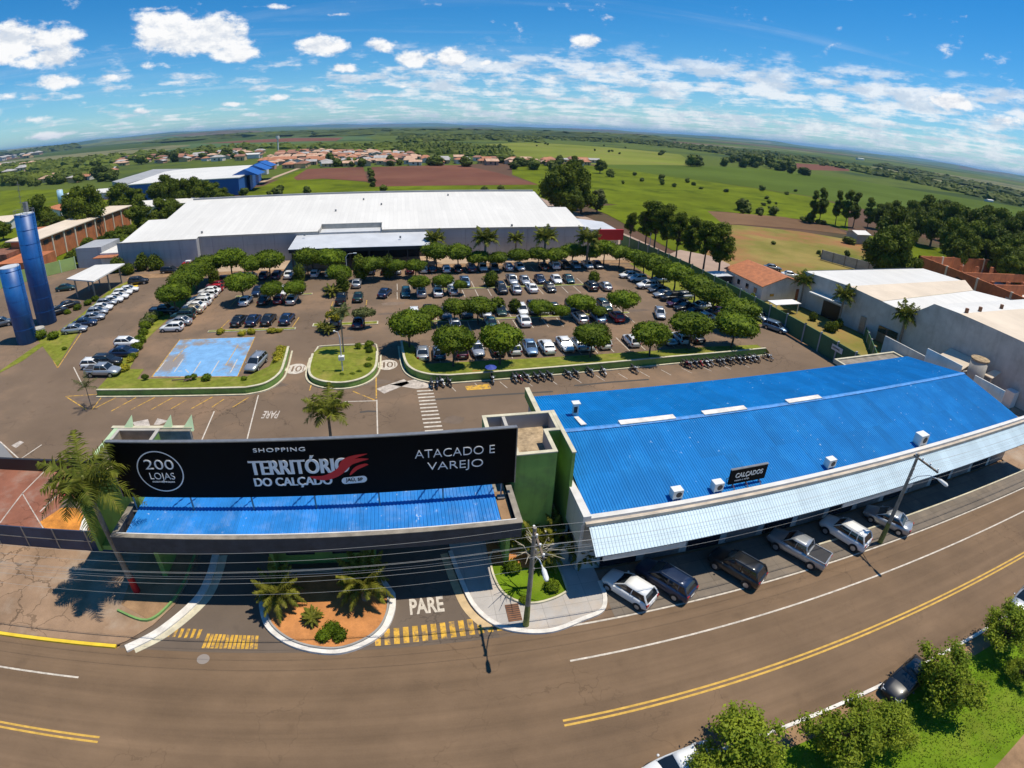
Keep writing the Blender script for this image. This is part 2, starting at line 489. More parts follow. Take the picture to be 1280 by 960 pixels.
dm('ploughed', (.16, .068, .045), .95, var=.22, vscale=.015, fine=.1, stain=(.2, .10, .06), sscale=.02, samt=.6)
dm('darksoil', (.17, .10, .055), .95, var=.25, vscale=.03, fine=.1)
dm('pasture', (.12, .15, .008), .95, var=.25, vscale=.03, fine=.15, stain=(.07, .095, .006), sscale=.05, samt=1.5)
dm('pasture2', (.165, .19, .03), .95, var=.22, vscale=.006, stain=(.23, .20, .06), sscale=.01, samt=.9)
dm('crop', (.08, .115, .014), .95, var=.15, vscale=.012, stain=(.10, .14, .03), sscale=.006, samt=.6)
dm('dirtroad', (.42, .31, .21), .95, var=.15, vscale=.2)
dm('streetpink', (.36, .26, .20), .95, var=.15, vscale=.15, fine=.1)
dm('rubble', (.36, .27, .17), .95, var=.35, vscale=2.0, fine=.3, bump=.8, bscale=5)

for k_, sp_ in dict(grass=.08, grassbright=.08, drygrass=.05, ploughed=.05, darksoil=.05, pasture=.04, pasture2=.04, crop=.05, dirtroad=.08, soil=.08, browndirt=.08, road=.22, lot=.2, redslab=.2, oldpave=.15, rubble=.1, streetpink=.1).items():
    M[k_].node_tree.nodes['Principled BSDF'].inputs['Specular IOR Level'].default_value = sp_

# far ground: patchwork of crops, soil and scrub
mg = bpy.data.materials.new('farland'); mg.use_nodes = True
N = NT(mg.node_tree); bs = mg.node_tree.nodes['Principled BSDF']; bs.inputs['Roughness'].default_value = 1.0
bs.inputs['Specular IOR Level'].default_value = 0.1
geo = N.n('ShaderNodeNewGeometry')
wv = N.noise(geo.outputs['Position'], 0.0012, 3, 0.5, out='Color')
pp = N.vec('ADD', geo.outputs['Position'], N.vec('MULTIPLY', N.vec('SUBTRACT', wv, (.5, .5, .5)), (500, 500, 0)))
vo = N.n('ShaderNodeTexVoronoi'); vo.inputs['Scale'].default_value = 1.0
mp = N.vec('MULTIPLY', pp, (0.0011, 0.0016, 0)); N.l(mp, vo.inputs['Vector'])
sepc = N.n('ShaderNodeSeparateColor'); N.l(vo.outputs['Color'], sepc.inputs[0])
c = N.ramp(sepc.outputs[0], [(0, (.06, .09, .015)), (.22, (.10, .13, .02)), (.4, (.05, .075, .015)), (.55, (.14, .15, .03)), (.68, (.13, .075, .05)), (.76, (.09, .14, .05)), (.9, (.19, .18, .085)), (.96, (.14, .10, .06))], 'CONSTANT')
n1 = N.noise(geo.outputs['Position'], 0.006, 6, 0.62)
c = N.mix(N.math('MULTIPLY', N.math('SUBTRACT', n1, 0.52, clamp=True), 7.0, clamp=True), c, (.035, .06, .022))
n2 = N.noise(geo.outputs['Position'], 0.05, 4, 0.6)
c = N.mix(N.math('MULTIPLY_ADD', n2, 0.9, -0.2, clamp=True), c, N.mix(1.0, c, (.6, .62, .55), 'MULTIPLY'))
N.l(c, bs.inputs['Base Color'])
M['farland'] = mg

def sheet(name, pts, z, m, kind='structure'):
    return MB().poly(pts, z).build(name, M[m], kind=kind)
def rect(x0, x1, y0, y1): return [(x0, y0), (x1, y0), (x1, y1), (x0, y1)]
def GP(*l, z=0): return [G(a, b, z) for a, b in l]

def roadwear():
    m = M['road']; N = NT(m.node_tree); bs = m.node_tree.nodes['Principled BSDF']
    old = bs.inputs['Base Color'].links[0].from_socket
    g = N.n('ShaderNodeNewGeometry')
    a = N.noise(N.vec('MULTIPLY', g.outputs['Position'], (.02, 1.1, 1)), 1.0, 5, .6)
    b_ = N.noise(N.vec('MULTIPLY', g.outputs['Position'], (.35, .5, 1)), 1.0, 6, .7)
    f = N.math('ADD', N.math('MULTIPLY', N.math('SUBTRACT', a, .5), .75), N.math('MULTIPLY', N.math('SUBTRACT', b_, .5), .45))
    f = N.math('ADD', f, 1.0)
    cc = N.n('ShaderNodeCombineXYZ')
    for i in range(3): N.l(f, cc.inputs[i])
    N.l(N.mix(1.0, old, cc.outputs[0], 'MULTIPLY'), bs.inputs['Base Color'])
roadwear()
cracks(M['road'], .22, .03, .2); cracks(M['lot'], .35, .04, .35); cracks(M['drive'], .4, .03, .3); cracks(M['oldpave'], .45, .04, .45); cracks(M['redslab'], .3, .05, .4); panels(M['pave'], (1.6, 1.6, 0), .04, .25, .04); panels(M['bay'], (1.9, 2.2, 0), .08, .25, .05)
# ------------------------------------------------------------------ ground, roads, fields
sheet('ground', rect(-32000, 32000, -2000, 42000), -0.20, 'farland')
FL = [
 ('grass_field', [(0, 262), (95, 246), (130, 236), (0, 232 + 6)], 'pasture', -.16),
 ('grass_field', [(300, 238), (330, 232), (376, 212), (384, 211), (367, 222), (404, 223), (458, 227), (468, 232), (600, 231), (673, 230), (690, 240), (690, 246), (300, 256)], 'pasture', -.15),
 ('ploughed_field', [(384, 211), (454, 208.6), (460, 226.5), (404, 223), (371, 225), (367, 222)], 'ploughed', -.12),
 ('ploughed_field', [(464, 208.6), (520, 207), (575, 206), (620, 215), (673, 230.5), (600, 231.2), (468, 233)], 'ploughed', -.12),
 ('pasture_field', [(600, 203), (608, 180), (660, 178), (760, 184), (850, 193), (871, 206), (860, 209), (754, 206), (700, 203)], 'pasture2', -.17),
 ('crop_field', [(745, 204), (754, 205.5), (871, 207), (930, 209), (1044, 221), (1131, 236), (1280, 260), (1280, 305), (1100, 266), (1012, 245), (840, 221), (754, 209)], 'crop', -.14),
 ('green_pasture', [(640, 205), (733, 206), (754, 208), (840, 221), (1012, 245.5), (1060, 258), (1060, 288), (1012, 275), (902, 264), (840, 262), (758, 254), (700, 247), (685, 235), (640, 218)], 'pasture', -.13),
 ('bare_soil', [(800, 258), (852, 262), (905, 265), (981, 271), (1045, 285), (1062, 293), (1000, 286), (924, 280), (890, 281), (850, 276), (800, 268)], 'darksoil', -.11),
 ('dry_grass', [(880, 279), (890, 280), (924, 281), (1000, 289), (1060, 299), (1110, 312), (1150, 330), (1120, 352), (1030, 345), (1005, 372), (940, 392), (905, 370), (880, 330), (880, 300)], 'drygrass', -.10),
 ('grass_field', [(1060, 290), (1150, 305), (1280, 330), (1280, 370), (1150, 345), (1110, 330)], 'pasture', -.105),
 ('grass_field', [(735, 258), (800, 254), (880, 260), (905, 281), (900, 300), (880, 318), (840, 312), (800, 290), (760, 268)], 'pasture', -.10),
 ('ploughed_field', [(980, 203), (1060, 208), (1062, 214), (1000, 212)], 'ploughed', -.12),
 ('ploughed_field', [(250, 179.5), (360, 172.5), (430, 172), (420, 176), (330, 178)], 'ploughed', -.12),
 ('dirt_road', [(288, 240), (318, 232.5), (378, 209.5), (373, 209.5), (312, 232), (280, 240)], 'dirtroad', -.08),
]
for nme, pts, mm, z in FL: sheet(nme, GP(*pts), z, mm)

sheet('road', rect(-420, 520, 10.5, 20.7), 0.0, 'road')
sheet('parking_lot', [(-130, 33), (-46.4, 44.8), (-41.5, 41.2), (-20, 29.3), (-20, 20.7), (12.6, 20.7), (12.6, 41), (66, 41), (60.6, 60), (60.6, 122), (-66, 122), (-130, 122)], 0.0, 'lot')
sheet('side_road', [(-46.4, 44.8), (-130, 33), (-190, 20.75), (-100, 41.4), (-41.5, 41.2)], -0.01, 'greylot')
sheet('entrance_lane', [(-20, 20.71), (-11, 20.71), (-2.2, 20.71), (4.8, 20.71), (3.2, 27), (3.0, 36), (-17, 36), (-16.5, 27)], 0.006, 'drive')
sheet('verge', rect(-420, 520, -60, 10.3), 0.02, 'browndirt')
sheet('grass_verge', [(-420, 9.2), (10, 9.2), (520, 9.2), (520, 4.4), (42, 4.8), (34, 3.2), (18, 1.0), (-420, 1.0)], 0.05, 'grassbright')
sheet('back_yard', [(-130, 122), (-66, 122), (-66, 110), (-62, 100), (-70, 90), (-80, 70), (-130, 60)], .004, 'lot')
sheet('side_street', [(61.6, 60), (66, 60), (67.5, 98), (66.5, 124), (62, 190), (59, 225), (53, 225), (54, 190), (57.6, 124), (61.6, 95)], -.05, 'streetpink')
sheet('paved_yard', GP((835, 318), (850, 312), (890, 320), (912, 330), (918, 352), (905, 362), (880, 352)), -.045, 'streetpink')
sheet('grass_yard', [(66, 50), (75, 50), (73.9, 76), (80, 80), (80, 94), (66.5, 94)], -.06, 'drygrass')
# kerbs, pavements
MB().ribbon([(-420, 10.42), (520, 10.42)], .22, 0.0, .13).build('kerb', M['kerbwhite'], kind='structure')
MB().ribbon([(-420, 20.72), (-100, 20.72), (-20.2, 20.72)], .25, 0.0, .15).build('kerb', M['yellowkerb'], kind='structure')
lft = smoothline(GP((158, 812), (200, 790), (245, 752), (262, 722), (270, 695)), 8)
MB().prism([(-420, 20.84), (-20.2, 20.84)] + [(-19.6, 21.2), (-18.2, 22.6), (-17.2, 24.4), (-16.9, 26.5), (-16.9, 29.3), (-420, 29.3)], 0.0, .12).build('pavement', M['oldpave'], kind='structure')
MB().prism([(-18.6, 23.0), (-17.4, 24.6), (-17.05, 26.4), (-17.05, 29.2), (-21.6, 29.2), (-21.2, 24.2)], .12, .135).build('garden_soil', M['browndirt'], kind='structure')
MB().ribbon(lft, .55, 0.0, .16).build('kerb', M['kerbwhite'], kind='structure')
MB().ribbon([(p[0] + .55, p[1] + .05) for p in lft], .7, 0.0, .03).build('gutter', M['kerbcream'], kind='structure')
g_ = smoothline([(-21.2, 23.6), (-18.7, 22.9), (-17.5, 24.4), (-17.1, 26.4), (-17.1, 29.2)], 6)
MB().ribbon(g_, .14, .12, .3).build('kerb', mat('greenkerb', (.16, .3, .09), .8, var=.2, vscale=1), kind='structure')
# garden island in the gateway
isl = GP((328, 745), (329, 765), (337, 785), (360, 803), (390, 813), (425, 815), (458, 804), (480, 787), (490, 765), (491, 745))
isl = smoothline(isl, 6) + [(-3.2, 27.5), (-10.2, 27.5)]
MB().ribbon(isl, .42, 0.0, .2, closed=True).build('kerb', M['kerbwhite'], kind='structure')
cen = Vector((sum(p[0] for p in isl) / len(isl), sum(p[1] for p in isl) / len(isl)))
inn = [tuple(cen + (Vector(p) - cen) * .93) for p in isl]
MB().ribbon(inn, .12, 0.0, .32, closed=True).build('kerb', mat('kerbgrey', (.30, .29, .27), .85, var=.1), kind='structure')
MB().prism(inn, 0.0, .24).build('garden_soil', M['soil'], kind='structure')
# corner pavement right of the gateway
rk = smoothline(GP((563, 690), (575, 722), (592, 757), (618, 780), (650, 789.5), (690, 789), (728, 775)) + [(11.9, 21.5), (12.5, 22.6), (12.6, 24.0)], 8)
MB().ribbon(rk, .3, 0.0, .17).build('kerb', M['kerbwhite'], kind='structure')
MB().ribbon([(p[0] - .5, p[1] - .12) for p in rk[:26]], .55, 0.0, .025).build('gutter', mat('guttertan', (.55, .4, .22), .9, var=.2), kind='structure')
MB().prism(rk + [(12.6, 33), (2.4, 33)], 0.0, .13).build('pavement', M['pave'], kind='structure')
lb = smoothline(GP((612, 700), (617, 722), (628, 742), (645, 753), (668, 756), (692, 750), (709, 741)), 7) + [(10.1, 25.0), (9.9, 28.2), (5.6, 28.2)]
MB().ribbon(lb, .14, .13, .27, closed=True).build('kerb', M['kerbcream'], kind='structure')
MB().prism(lb, .13, .20).build('lawn', M['grassbright'], kind='structure')
MB().poly(GP((607, 682), (632, 680), (663, 690), (663, 712), (640, 712), (612, 706)), .21).build('garden_soil', M['soil'], kind='structure')
# street parking bays in front of the shop
MB().poly([(12.6, 20.85), (160, 20.85), (160, 25.1), (12.6, 25.1)], .008).build('parking_bays', M['bay'], kind='structure')
MB().ribbon([(9.4, 20.75), (160, 20.6)], .13, 0, .02).build('kerb', M['linewhite'], kind='structure')
MB().ribbon([(31.5, 22.75), (160, 22.9)], .16, 0.0, .06).build('kerb', M['kerbcream'], kind='structure')
MB().poly([(63, 23), (160, 23), (160, 40), (80, 40), (79, 36), (63, 28)], .012).build('paved_yard', M['oldpave'], kind='structure')
# painted markings
def lines(name, segs, m, w=.12, z=.01, kind='structure'):
    b = MB()
    for s in segs: b.ribbon(s, w, z)
    return b.build(name, M[m], kind=kind)
lines('road_marking', [[(-420, 14.42), (-18.9, 14.42)], [(-420, 14.12), (-18.9, 14.12)], [(7.2, 14.42), (520, 14.42)], [(7.2, 14.12), (520, 14.12)]], 'linegold', .14)
lines('road_marking', [[(-420, 18.2), (-21.9, 18.2)], [(8.7, 18.2), (520, 18.2)]], 'linewhite', .13)
b = MB()
for k in range(15):
    x = -3.1 + k * .60
    yy = 20.95 + .02 * k
    b.poly([(x, yy), (x + .36, yy), (x + .34, yy + 1.25), (x - .02, yy + 1.25)], .016)
b.build('road_marking', M['yellow'], kind='structure')
b = MB()
for k in range(13): b.poly([(-14.3 + k * .29, 21.0), (-14.08 + k * .29, 21.0), (-14.0 + k * .275, 22.15 - .01 * k), (-14.2 + k * .275, 22.15 - .01 * k)], .016)
for k in range(7): b.poly([(-17.4 + k * .42, 21.8 - k * .02), (-17.2 + k * .42, 21.8), (-17.15 + k * .42, 22.5), (-17.38 + k * .42, 22.5)], .016)
b.build('road_marking', M['yellow'], kind='structure')
# lot markings
segs = []
for k in range(18): segs.append([(1.9 + 2.43 * k, 66.6 - .012 * k), (2.0 + 2.43 * k, 61.6)])
for k in range(15): segs.append([(2.6 + 2.43 * k, 71.9), (2.55 + 2.43 * k, 75.7)])
for k in range(15): segs.append([(2.6 + 2.43 * k, 76.9), (2.55 + 2.43 * k, 80.9)])
for k in range(16): segs.append([(-1.2 + 2.43 * k, 87.9), (-1.25 + 2.43 * k, 92.0)])
for k in range(16): segs.append([(-1.2 + 2.43 * k, 93.2), (-1.25 + 2.43 * k, 97.3)])
for k in range(22): segs.append([(-6.2 + 2.43 * k, 103.0), (-6.2 + 2.43 * k, 107.0)])
lines('lot_marking', segs, 'linewhite', .11)
segs = []
for k in range(6): segs.append([(-29.4 + 2.35 * k, 76.4), (-29.1 + 2.35 * k, 80.6)])
for k in range(6): segs.append([(-31.0 + 2.35 * k, 87.4), (-31.0 + 2.35 * k, 91.2)])
for k in range(9): segs.append([(-37.6 + 2.35 * k, 103.0), (-37.6 + 2.35 * k, 107.0)])
for k in range(18): segs.append([(46.8, 70.2 + 2.3 * k), (51.6, 69.4 + 2.3 * k)])
for k in range(15): segs.append([(-40.2, 79 + 2.2 * k), (-35.2, 78.6 + 2.2 * k)])
for k in range(6): segs.append([(-12.6 + 6 * (k % 2), 79 + 2.5 * (k // 2)), (-12.6 + 6 * (k % 2), 83 + 2.5 * (k // 2))])
for a in [(139, 514, 170, 497), (164, 512, 194, 496.5), (189, 512, 216, 497), (214, 511, 233, 500), (239, 511, 266, 496), (265, 509, 280, 499), (291, 509, 311, 496.5), (119, 510, 145, 497),
          (82, 495.5, 122, 493), (82, 495.5, 108, 512), (115, 512, 128, 495), (387, 488, 391, 475), (470, 470, 470.5, 498), (441, 489, 468, 500)]:
    segs.append([G(a[0], a[1]), G(a[2], a[3])])
segs.append(GP((41, 422), (102, 412))); segs.append(GP((51, 422), (72, 460))); segs.append(GP((102, 412), (104, 413), (72, 460)))
lines('lot_marking', segs, 'yellow', .14)
lines('lot_marking', [GP((0, 552), (23, 573)), GP((27, 573), (52, 556)), GP((92, 459), (104, 483)), GP((323, 494), (309, 549)), GP((268, 514), (252, 551)), GP((471, 500), (472, 543)), GP((430, 502), (470, 501)), [(-16.6, 66.5), (-15.8, 61)],
   GP((500, 433), (506, 462))], 'linewhite', .14)
b = MB()
for k in range(13):
    y = 54.0 - k * .78; x = 1.05 + .055 * (54 - y)
    b.poly([(x, y), (x + 1.9, y + .02), (x + 1.9, y + .3), (x, y + .28)], .012)
b.build('crosswalk', M['linewhite'], kind='structure')
for (px, py) in ((370, 461), (484, 456)):
    x, y = G(px, py)
    MB().poly([(x + 1.35 * math.cos(t * math.pi / 18), y + 1.5 * math.sin(t * math.pi / 18)) for t in range(36)], .012).build('lot_marking', M['linewhite'], kind='structure')
    b = MB()
    b.poly(rect(x - .55, x - .3, y - .8, y + .8), .017)
    ring = lambda r1, r2: [(x + .35 + r1 * math.cos(t * math.pi / 10), y + r2 * math.sin(t * math.pi / 10)) for t in range(20)]
    b.ribbon(ring(.32, .72), .2, .017, closed=True)
    b.ribbon([(x - 1.0, y - .7), (x - 1.0, y + .7)], .12, .017); b.ribbon([(x + 1.0, y - .7), (x + 1.0, y + .7)], .12, .017)
    b.build('lot_marking', M['lot'], kind='structure')
# accessible bays, blue
bl = GP((190, 471), (225, 424.5), (319, 421), (297, 470.5))
sheet('blue_bays', bl, .012, 'parkblue')
lines('lot_marking', [bl + [bl[0]]], 'yellow', .16, .02)
lines('lot_marking', [GP((218, 465), (229, 449)), GP((242, 466), (251, 452)), GP((264, 467), (274, 451)), GP((288, 466), (297, 449)), GP((196, 465), (208, 450)), GP((222, 464), (228, 464)), GP((232, 462), (236, 466))], 'linewhite', .14, .02)
lines('lot_marking', [GP((216, 452), (234, 432)), GP((282, 457), (298, 431))], 'yellow', .12, .02)
sheet('lot_marking', GP((581, 483), (611, 480), (614, 486), (584, 488)), .012, 'yellow')
sheet('lot_marking', GP((160, 357), (173, 356), (170, 362), (164, 363)), .012, 'yellowkerb')
for pts in (GP((488, 481), (520, 474), (545, 484), (520, 486)), GP((470, 486), (505, 474), (512, 479), (480, 492)), GP((165, 528), (185, 524), (188, 533), (172, 536)), GP((192, 531), (197, 523), (211, 526), (199, 531)), GP((14, 557), (25, 551), (30, 553), (20, 560))):
    sheet('lot_marking', pts, .009, 'wornwhite')
for x, y, w in ((-9.5, 44.2, 5.0), (-4.5, 50, 1.8), (10, 52.0, 14), (25, 53, 10)):
    MB().ribbon([(x - w / 2, y), (x, y + .15), (x + w / 2, y)], .35, .007).build('tar_patch', mat('tar', (.07, .06, .05), .9), kind='structure')
rp = random.Random(12)
for i in range(40):
    x, y = rp.uniform(-58, 58), rp.uniform(36, 104)
    w, d = rp.uniform(.5, 2.6), rp.uniform(.3, 1.1)
    pts = [(x + w * (1 + rp.uniform(-.25, .25)) * math.cos(t), y + d * (1 + rp.uniform(-.25, .25)) * math.sin(t)) for t in np.linspace(0, 2 * math.pi, 11, endpoint=False)]
    MB().poly(pts, .0035 + .0001 * i).build('asphalt_patch', mat('patch%d' % (i % 3), ((.135, .096, .068), (.2, .14, .095), (.15, .108, .077))[i % 3], .92, var=.15, vscale=1, fine=.15), kind='structure')
for px, py in ((254, 824), (409, 523 - 460 + 460)):
    if px == 254:
        x, y = G(px, py); MB().poly([(x + .42 * math.cos(t / 3), y + .38 * math.sin(t / 3)) for t in range(19)], .01).build('manhole', mat('iron', (.28, .24, .21), .7, metal=.2), label='round iron manhole cover in the road before the gateway', category='manhole')
# reddish slab left of the gateway
sheet('concrete_slab', [(-140, 29.5), (-23.2, 29.5), (-23.2, 39.6), (-140, 39.6)], .02, 'redslab')
sheet('concrete_slab', GP((48, 654), (80, 633), (96, 636), (110, 652), (108, 664), (60, 663)), .03, 'orangerust')
sheet('concrete_slab', GP((73, 619), (80, 612), (92, 610), (94, 622)), .03, 'redpaint')
lines('slab_joint', [GP((0, 654), (28, 617)), GP((28, 617), (60, 585)), GP((50, 640), (73, 618)), GP((101, 660), (108, 649))], 'wornwhite', .14, .034)
lines('slab_joint', [GP((28, 617), (60, 670)), ], 'wornwhite', .1, .034)
# lawn beds with green retaining walls
gm = mat('greenwall', (.20, .34, .07), .8, var=.16, vscale=.35, stain=(.12, .14, .06), sscale=.8, samt=.5)
M['green'] = gm
def bed(front, back, hgt, name='lawn_bed', lab='', capm='kerbcream', wallm=None):
    """lawn sloping back from a low green retaining wall"""
    n = len(front); m = len(back)
    fr = front; b = MB()
    pts = [(p[0], p[1], hgt) for p in fr] + [(p[0], p[1], .05) for p in back]
    if area(pts) < 0: pts = list(reversed(pts))
    b.vf(pts, [tuple(range(len(pts)))])
    b.build('lawn', M['grass'], kind='structure')
    r = empty('retaining_wall', (fr[0][0], fr[0][1], 0), label=lab, category='wall')
    off = Matrix.Translation((-fr[0][0], -fr[0][1], 0))
    w = MB().ribbon(fr, .22, 0, hgt - .06); w.v = [(v[0] - fr[0][0], v[1] - fr[0][1], v[2]) for v in w.v]
    w.build('wall', wallm or gm, r)
    c = MB().ribbon(fr, .3, hgt - .06, hgt + .02); c.v = [(v[0] - fr[0][0], v[1] - fr[0][1], v[2]) for v in c.v]
    c.build('coping', M[capm], r)
    out = []
    for i, p in enumerate(fr):
        d = Vector(fr[min(i + 1, n - 1)]) - Vector(fr[max(i - 1, 0)]); d.normalize()
        out.append((p[0] + d.y * .45, p[1] - d.x * .45))
    MB().ribbon(out, .22, 0, .14).build('kerb', M['kerbcream'], kind='structure')
f1 = [(-39.0, 55.3), (-19.4, 55.3)] + smoothline([(-19.4, 55.3), (-17.2, 56.3), (-16.0, 58.8), (-16.0, 62.0), (-16.4, 67.0)], 6)[1:]
bed(f1, [(-18.2, 66.5), (-18.2, 61.6), (-20.5, 59.7), (-33.4, 59.7), (-35.6, 59.6), (-35.9, 62.6), (-38.2, 62.7), (-40.4, 73), (-41.8, 73), (-40.2, 60)], .85, lab='low green retaining wall curving round the lawn with the blue painted bays')
mi_ = smoothline([(-12.6, 64.5), (-12.3, 59.3), (-10.9, 56.9), (-8.0, 55.9), (-5.4, 56.9), (-4.0, 59.6), (-3.9, 64.5)], 6)
bed(mi_, [(-4.3, 67.2), (-5.0, 68.2), (-11.6, 68.2), (-12.4, 67.4)], .75, lab='low green retaining wall round the front of the middle lawn island')
MB().ribbon(smoothline([(-12.7, 64.5), (-12.5, 67.6), (-11.6, 68.4), (-5.0, 68.4), (-4.1, 67.4), (-3.85, 64.5)], 4), .2, 0, .14).build('kerb', M['kerbcream'], kind='structure')
f3 = smoothline([(-.6, 67.2), (-.2, 61.0), (.7, 58.2), (2.6, 56.6), (5.0, 56.0)], 6) + [(20, 56.5), (35, 57.0), (51.2, 57.1)]
bed(f3, [(52.3, 57.3), (52.2, 60.3), (44, 61.0), (2.6, 61.3), (1.6, 62.4), (1.2, 67)], 1.0, lab='long green retaining wall below the front row of the car park, motorcycles along it')
lines('lot_marking', [[(5 + k * 3.1, 55.3), (5.6 + k * 3.1, 53.6)] for k in range(14)], 'wornwhite', .1)
# other planted strips
sheet('lawn', [(-60.0, 60), (-59.6, 74.5), (-59.4, 84), (-61.6, 100), (-60.4, 108), (-59.9, 108), (-59.2, 96), (-57.9, 84), (-58.2, 72), (-58.2, 66)], .03, 'grass')
sheet('lawn', GP((45, 422), (100, 413), (72, 458)), .025, 'grass')
sheet('lawn', [(-41.8, 73), (-40.4, 73), (-40.6, 92), (-43, 108), (-45.5, 106), (-43.6, 92)], .03, 'grass')
for x0, x1, y in ((3, 37.5, 76.3), (6.5, 37.5, 92.6), (-31, -17, 83.6 - 8.1), (-31.5, -17.0, 92.6)):
    b = MB().ribbon([(x0, y), (x1, y)], .8, .02, .13); b.build('planting_strip', M['kerbcream'], kind='structure')
    MB().ribbon([(x0 + .1, y), (x1 - .1, y)], .55, .14).build('lawn', M['grass'], kind='structure')
MB().ribbon([(-14.5, 76.7), (-4.2, 76.7)], 1.3, .02, .12).build('planting_strip', M['kerbcream'], kind='structure')
MB().ribbon([(-14.3, 76.7), (-4.4, 76.7)], 1.0, .13).build('lawn', M['grass'], kind='structure')
sheet('lawn', [(-62, 108.2), (60, 108.2), (60, 110.6), (-40, 110.8), (-62, 112)], .03, 'browndirt')
sheet('lawn', [(51.8, 68), (60.2, 68), (60.2, 108), (51.8, 108)], .03, 'grass')
sheet('pavement', rect(-50, 57, 110.8, 118.4), .05, 'dirtroad')
# distant hills
def hills(y0, h, seed, name, m, xs=(-30000, 30000), n=220, bias=None):
    rnd = random.Random(seed); ph = [rnd.uniform(0, 6.28) for _ in range(8)]
    vs = []; fs = []
    rows = 5
    for j in range(rows):
        t = j / (rows - 1)
        for i in range(n):
            a = math.radians(-75 + 150 * i / (n - 1))
            s = sum(math.sin(a * f + p) / (1 + k * .5) for k, (f, p) in enumerate(zip((3.1, 7.3, 13.7, 23, 41, 67), ph)))
            hh = max(0.0, h * (.55 + .33 * s)) * math.sin(math.pi * t)
            if bias: hh *= bias(a)
            d = y0 * (1 + .18 * t)
            vs.append((d * math.sin(a), d * math.cos(a), -.5 + hh))
    for j in range(rows - 1):
        for i in range(n - 1): fs.append((j * n + i, j * n + i + 1, (j + 1) * n + i + 1, (j + 1) * n + i))
    MB().vf(vs, fs).build(name, M[m], smooth=True, kind='structure')
hills(9000, 62, 5, 'hills', 'farland')
hills(5200, 26, 11, 'hills', 'farland', bias=lambda a: 1.0 if a < -.25 else .45)
hills(15000, 95, 9, 'hills', 'farland')

# ------------------------------------------------------------------ local ground round the estate
sheet('grass_field', [(-420, 41.5), (-190, 41.5), (-128, 60), (-110, 122), (-60, 124), (-60, 190), (70, 200), (56, 260), (-60, 240), (-420, 330)], -.13, 'pasture')
sheet('bare_ground', [(61, 45), (160, 30), (190, 60), (190, 95), (160, 112), (112, 118), (80, 100), (70, 96), (62, 70)], -.12, 'drygrass')
sheet('bare_ground', rect(-420, 520, 20.7, 60), -.14, 'browndirt')
sheet('bare_ground', [(44, 118.5), (60, 118.5), (56, 190), (46, 240), (40, 190)], -.1, 'dirtroad')
sheet('pit', GP((74, 635), (81, 624), (101, 624), (102, 635)), .04, 'drive')

dm('bluroof', (.001, .17, .47), .6, spec=.2, var=.08, vscale=.25, fine=.06, stain=(.02, .26, .58), sscale=.5, samt=.35)
dm('bluroof2', (.02, .20, .56), .6, spec=.25, var=.14, vscale=.5, fine=.08, stain=(.2, .36, .66), sscale=.6, samt=.5)
dm('awning', (.54, .66, .71), .5, var=.10, vscale=.4, fine=.05, stain=(.45, .52, .54), sscale=.8, samt=.4)
dm('plaster', (.50, .48, .44), .85, var=.12, vscale=.4, stain=(.35, .31, .26), sscale=.6, samt=.6)
dm('whiteplaster', (.66, .64, .60), .85, var=.08, vscale=.3, stain=(.5, .46, .4), sscale=.5, samt=.5)
dm('slate', (.045, .05, .062), .75, var=.25, vscale=1.2, fine=.2)
dm('navyfence', (.03, .045, .085), .6, var=.2, vscale=.8)
dm('concrete', (.34, .345, .35), .85, var=.12, vscale=.2, stain=(.27, .27, .27), sscale=.25, samt=.6, fine=.06)
dm('tiltwall', (.34, .35, .365), .85, var=.09, vscale=.12, stain=(.40, .37, .36), sscale=.1, samt=.6, fine=.04)
dm('paleconc', (.40, .375, .33), .88, var=.15, vscale=.8, fine=.1)
dm('parapet', (.24, .21, .17), .9, var=.3, vscale=1.2, fine=.15)
dm('whiteroof', (.68, .655, .60), .6, var=.05, vscale=.08, stain=(.62, .60, .55), sscale=.06, samt=.4)
dm('greyroof', (.55, .56, .57), .5, var=.08, vscale=.3)
dm('beigeroof', (.66, .55, .42), .85, var=.07, vscale=.15, stain=(.55, .44, .32), sscale=.2, samt=.4)
dm('black', (.006, .006, .007), .4)
dm('signblack', (.003, .003, .0035), .6, spec=.08)
dm('dark', (.02, .02, .022), .5)
dm('glass', (.015, .02, .028), .08, spec=.8)
dm('steel', (.28, .28, .28), .45, metal=.6, var=.15, vscale=3)
dm('rust', (.2, .09, .045), .85, var=.3, vscale=3)
dm('brick', (.46, .15, .055), .9, var=.18, vscale=.5, fine=.1, stain=(.32, .1, .045), sscale=.4, samt=.7)
dm('brickdark', (.21, .09, .05), .9, var=.3, vscale=1.0, fine=.15)
dm('tileroof', (.42, .15, .06), .85, var=.2, vscale=1.2, fine=.15, stain=(.26, .11, .06), sscale=.9, samt=.6)
dm('signred', (.45, .01, .015), .5)
dm('cylblue', (.006, .085, .30), .45, var=.12, vscale=.5, stain=(.02, .16, .42), sscale=.4, samt=.5)
dm('lightblue', (.35, .55, .68), .5)
dm('industryblue', (.01, .10, .36), .6)
dm('acwhite', (.70, .70, .67), .5, var=.05, vscale=2)
dm('wood', (.16, .12, .085), .9, var=.3, vscale=2.0, fine=.2)
dm('polewood', (.24, .21, .17), .9, var=.2, vscale=1.5)
dm('moss', (.19, .2, .05), .95, var=.3, vscale=3)
dm('greenfence', (.045, .13, .055), .7, var=.12, vscale=.3, stain=(.07, .17, .07), sscale=.4, samt=.5)
dm('limefence', (.30, .42, .13), .8, var=.15, vscale=.3)
dm('palegreen', (.42, .56, .34), .8, var=.08, vscale=1)

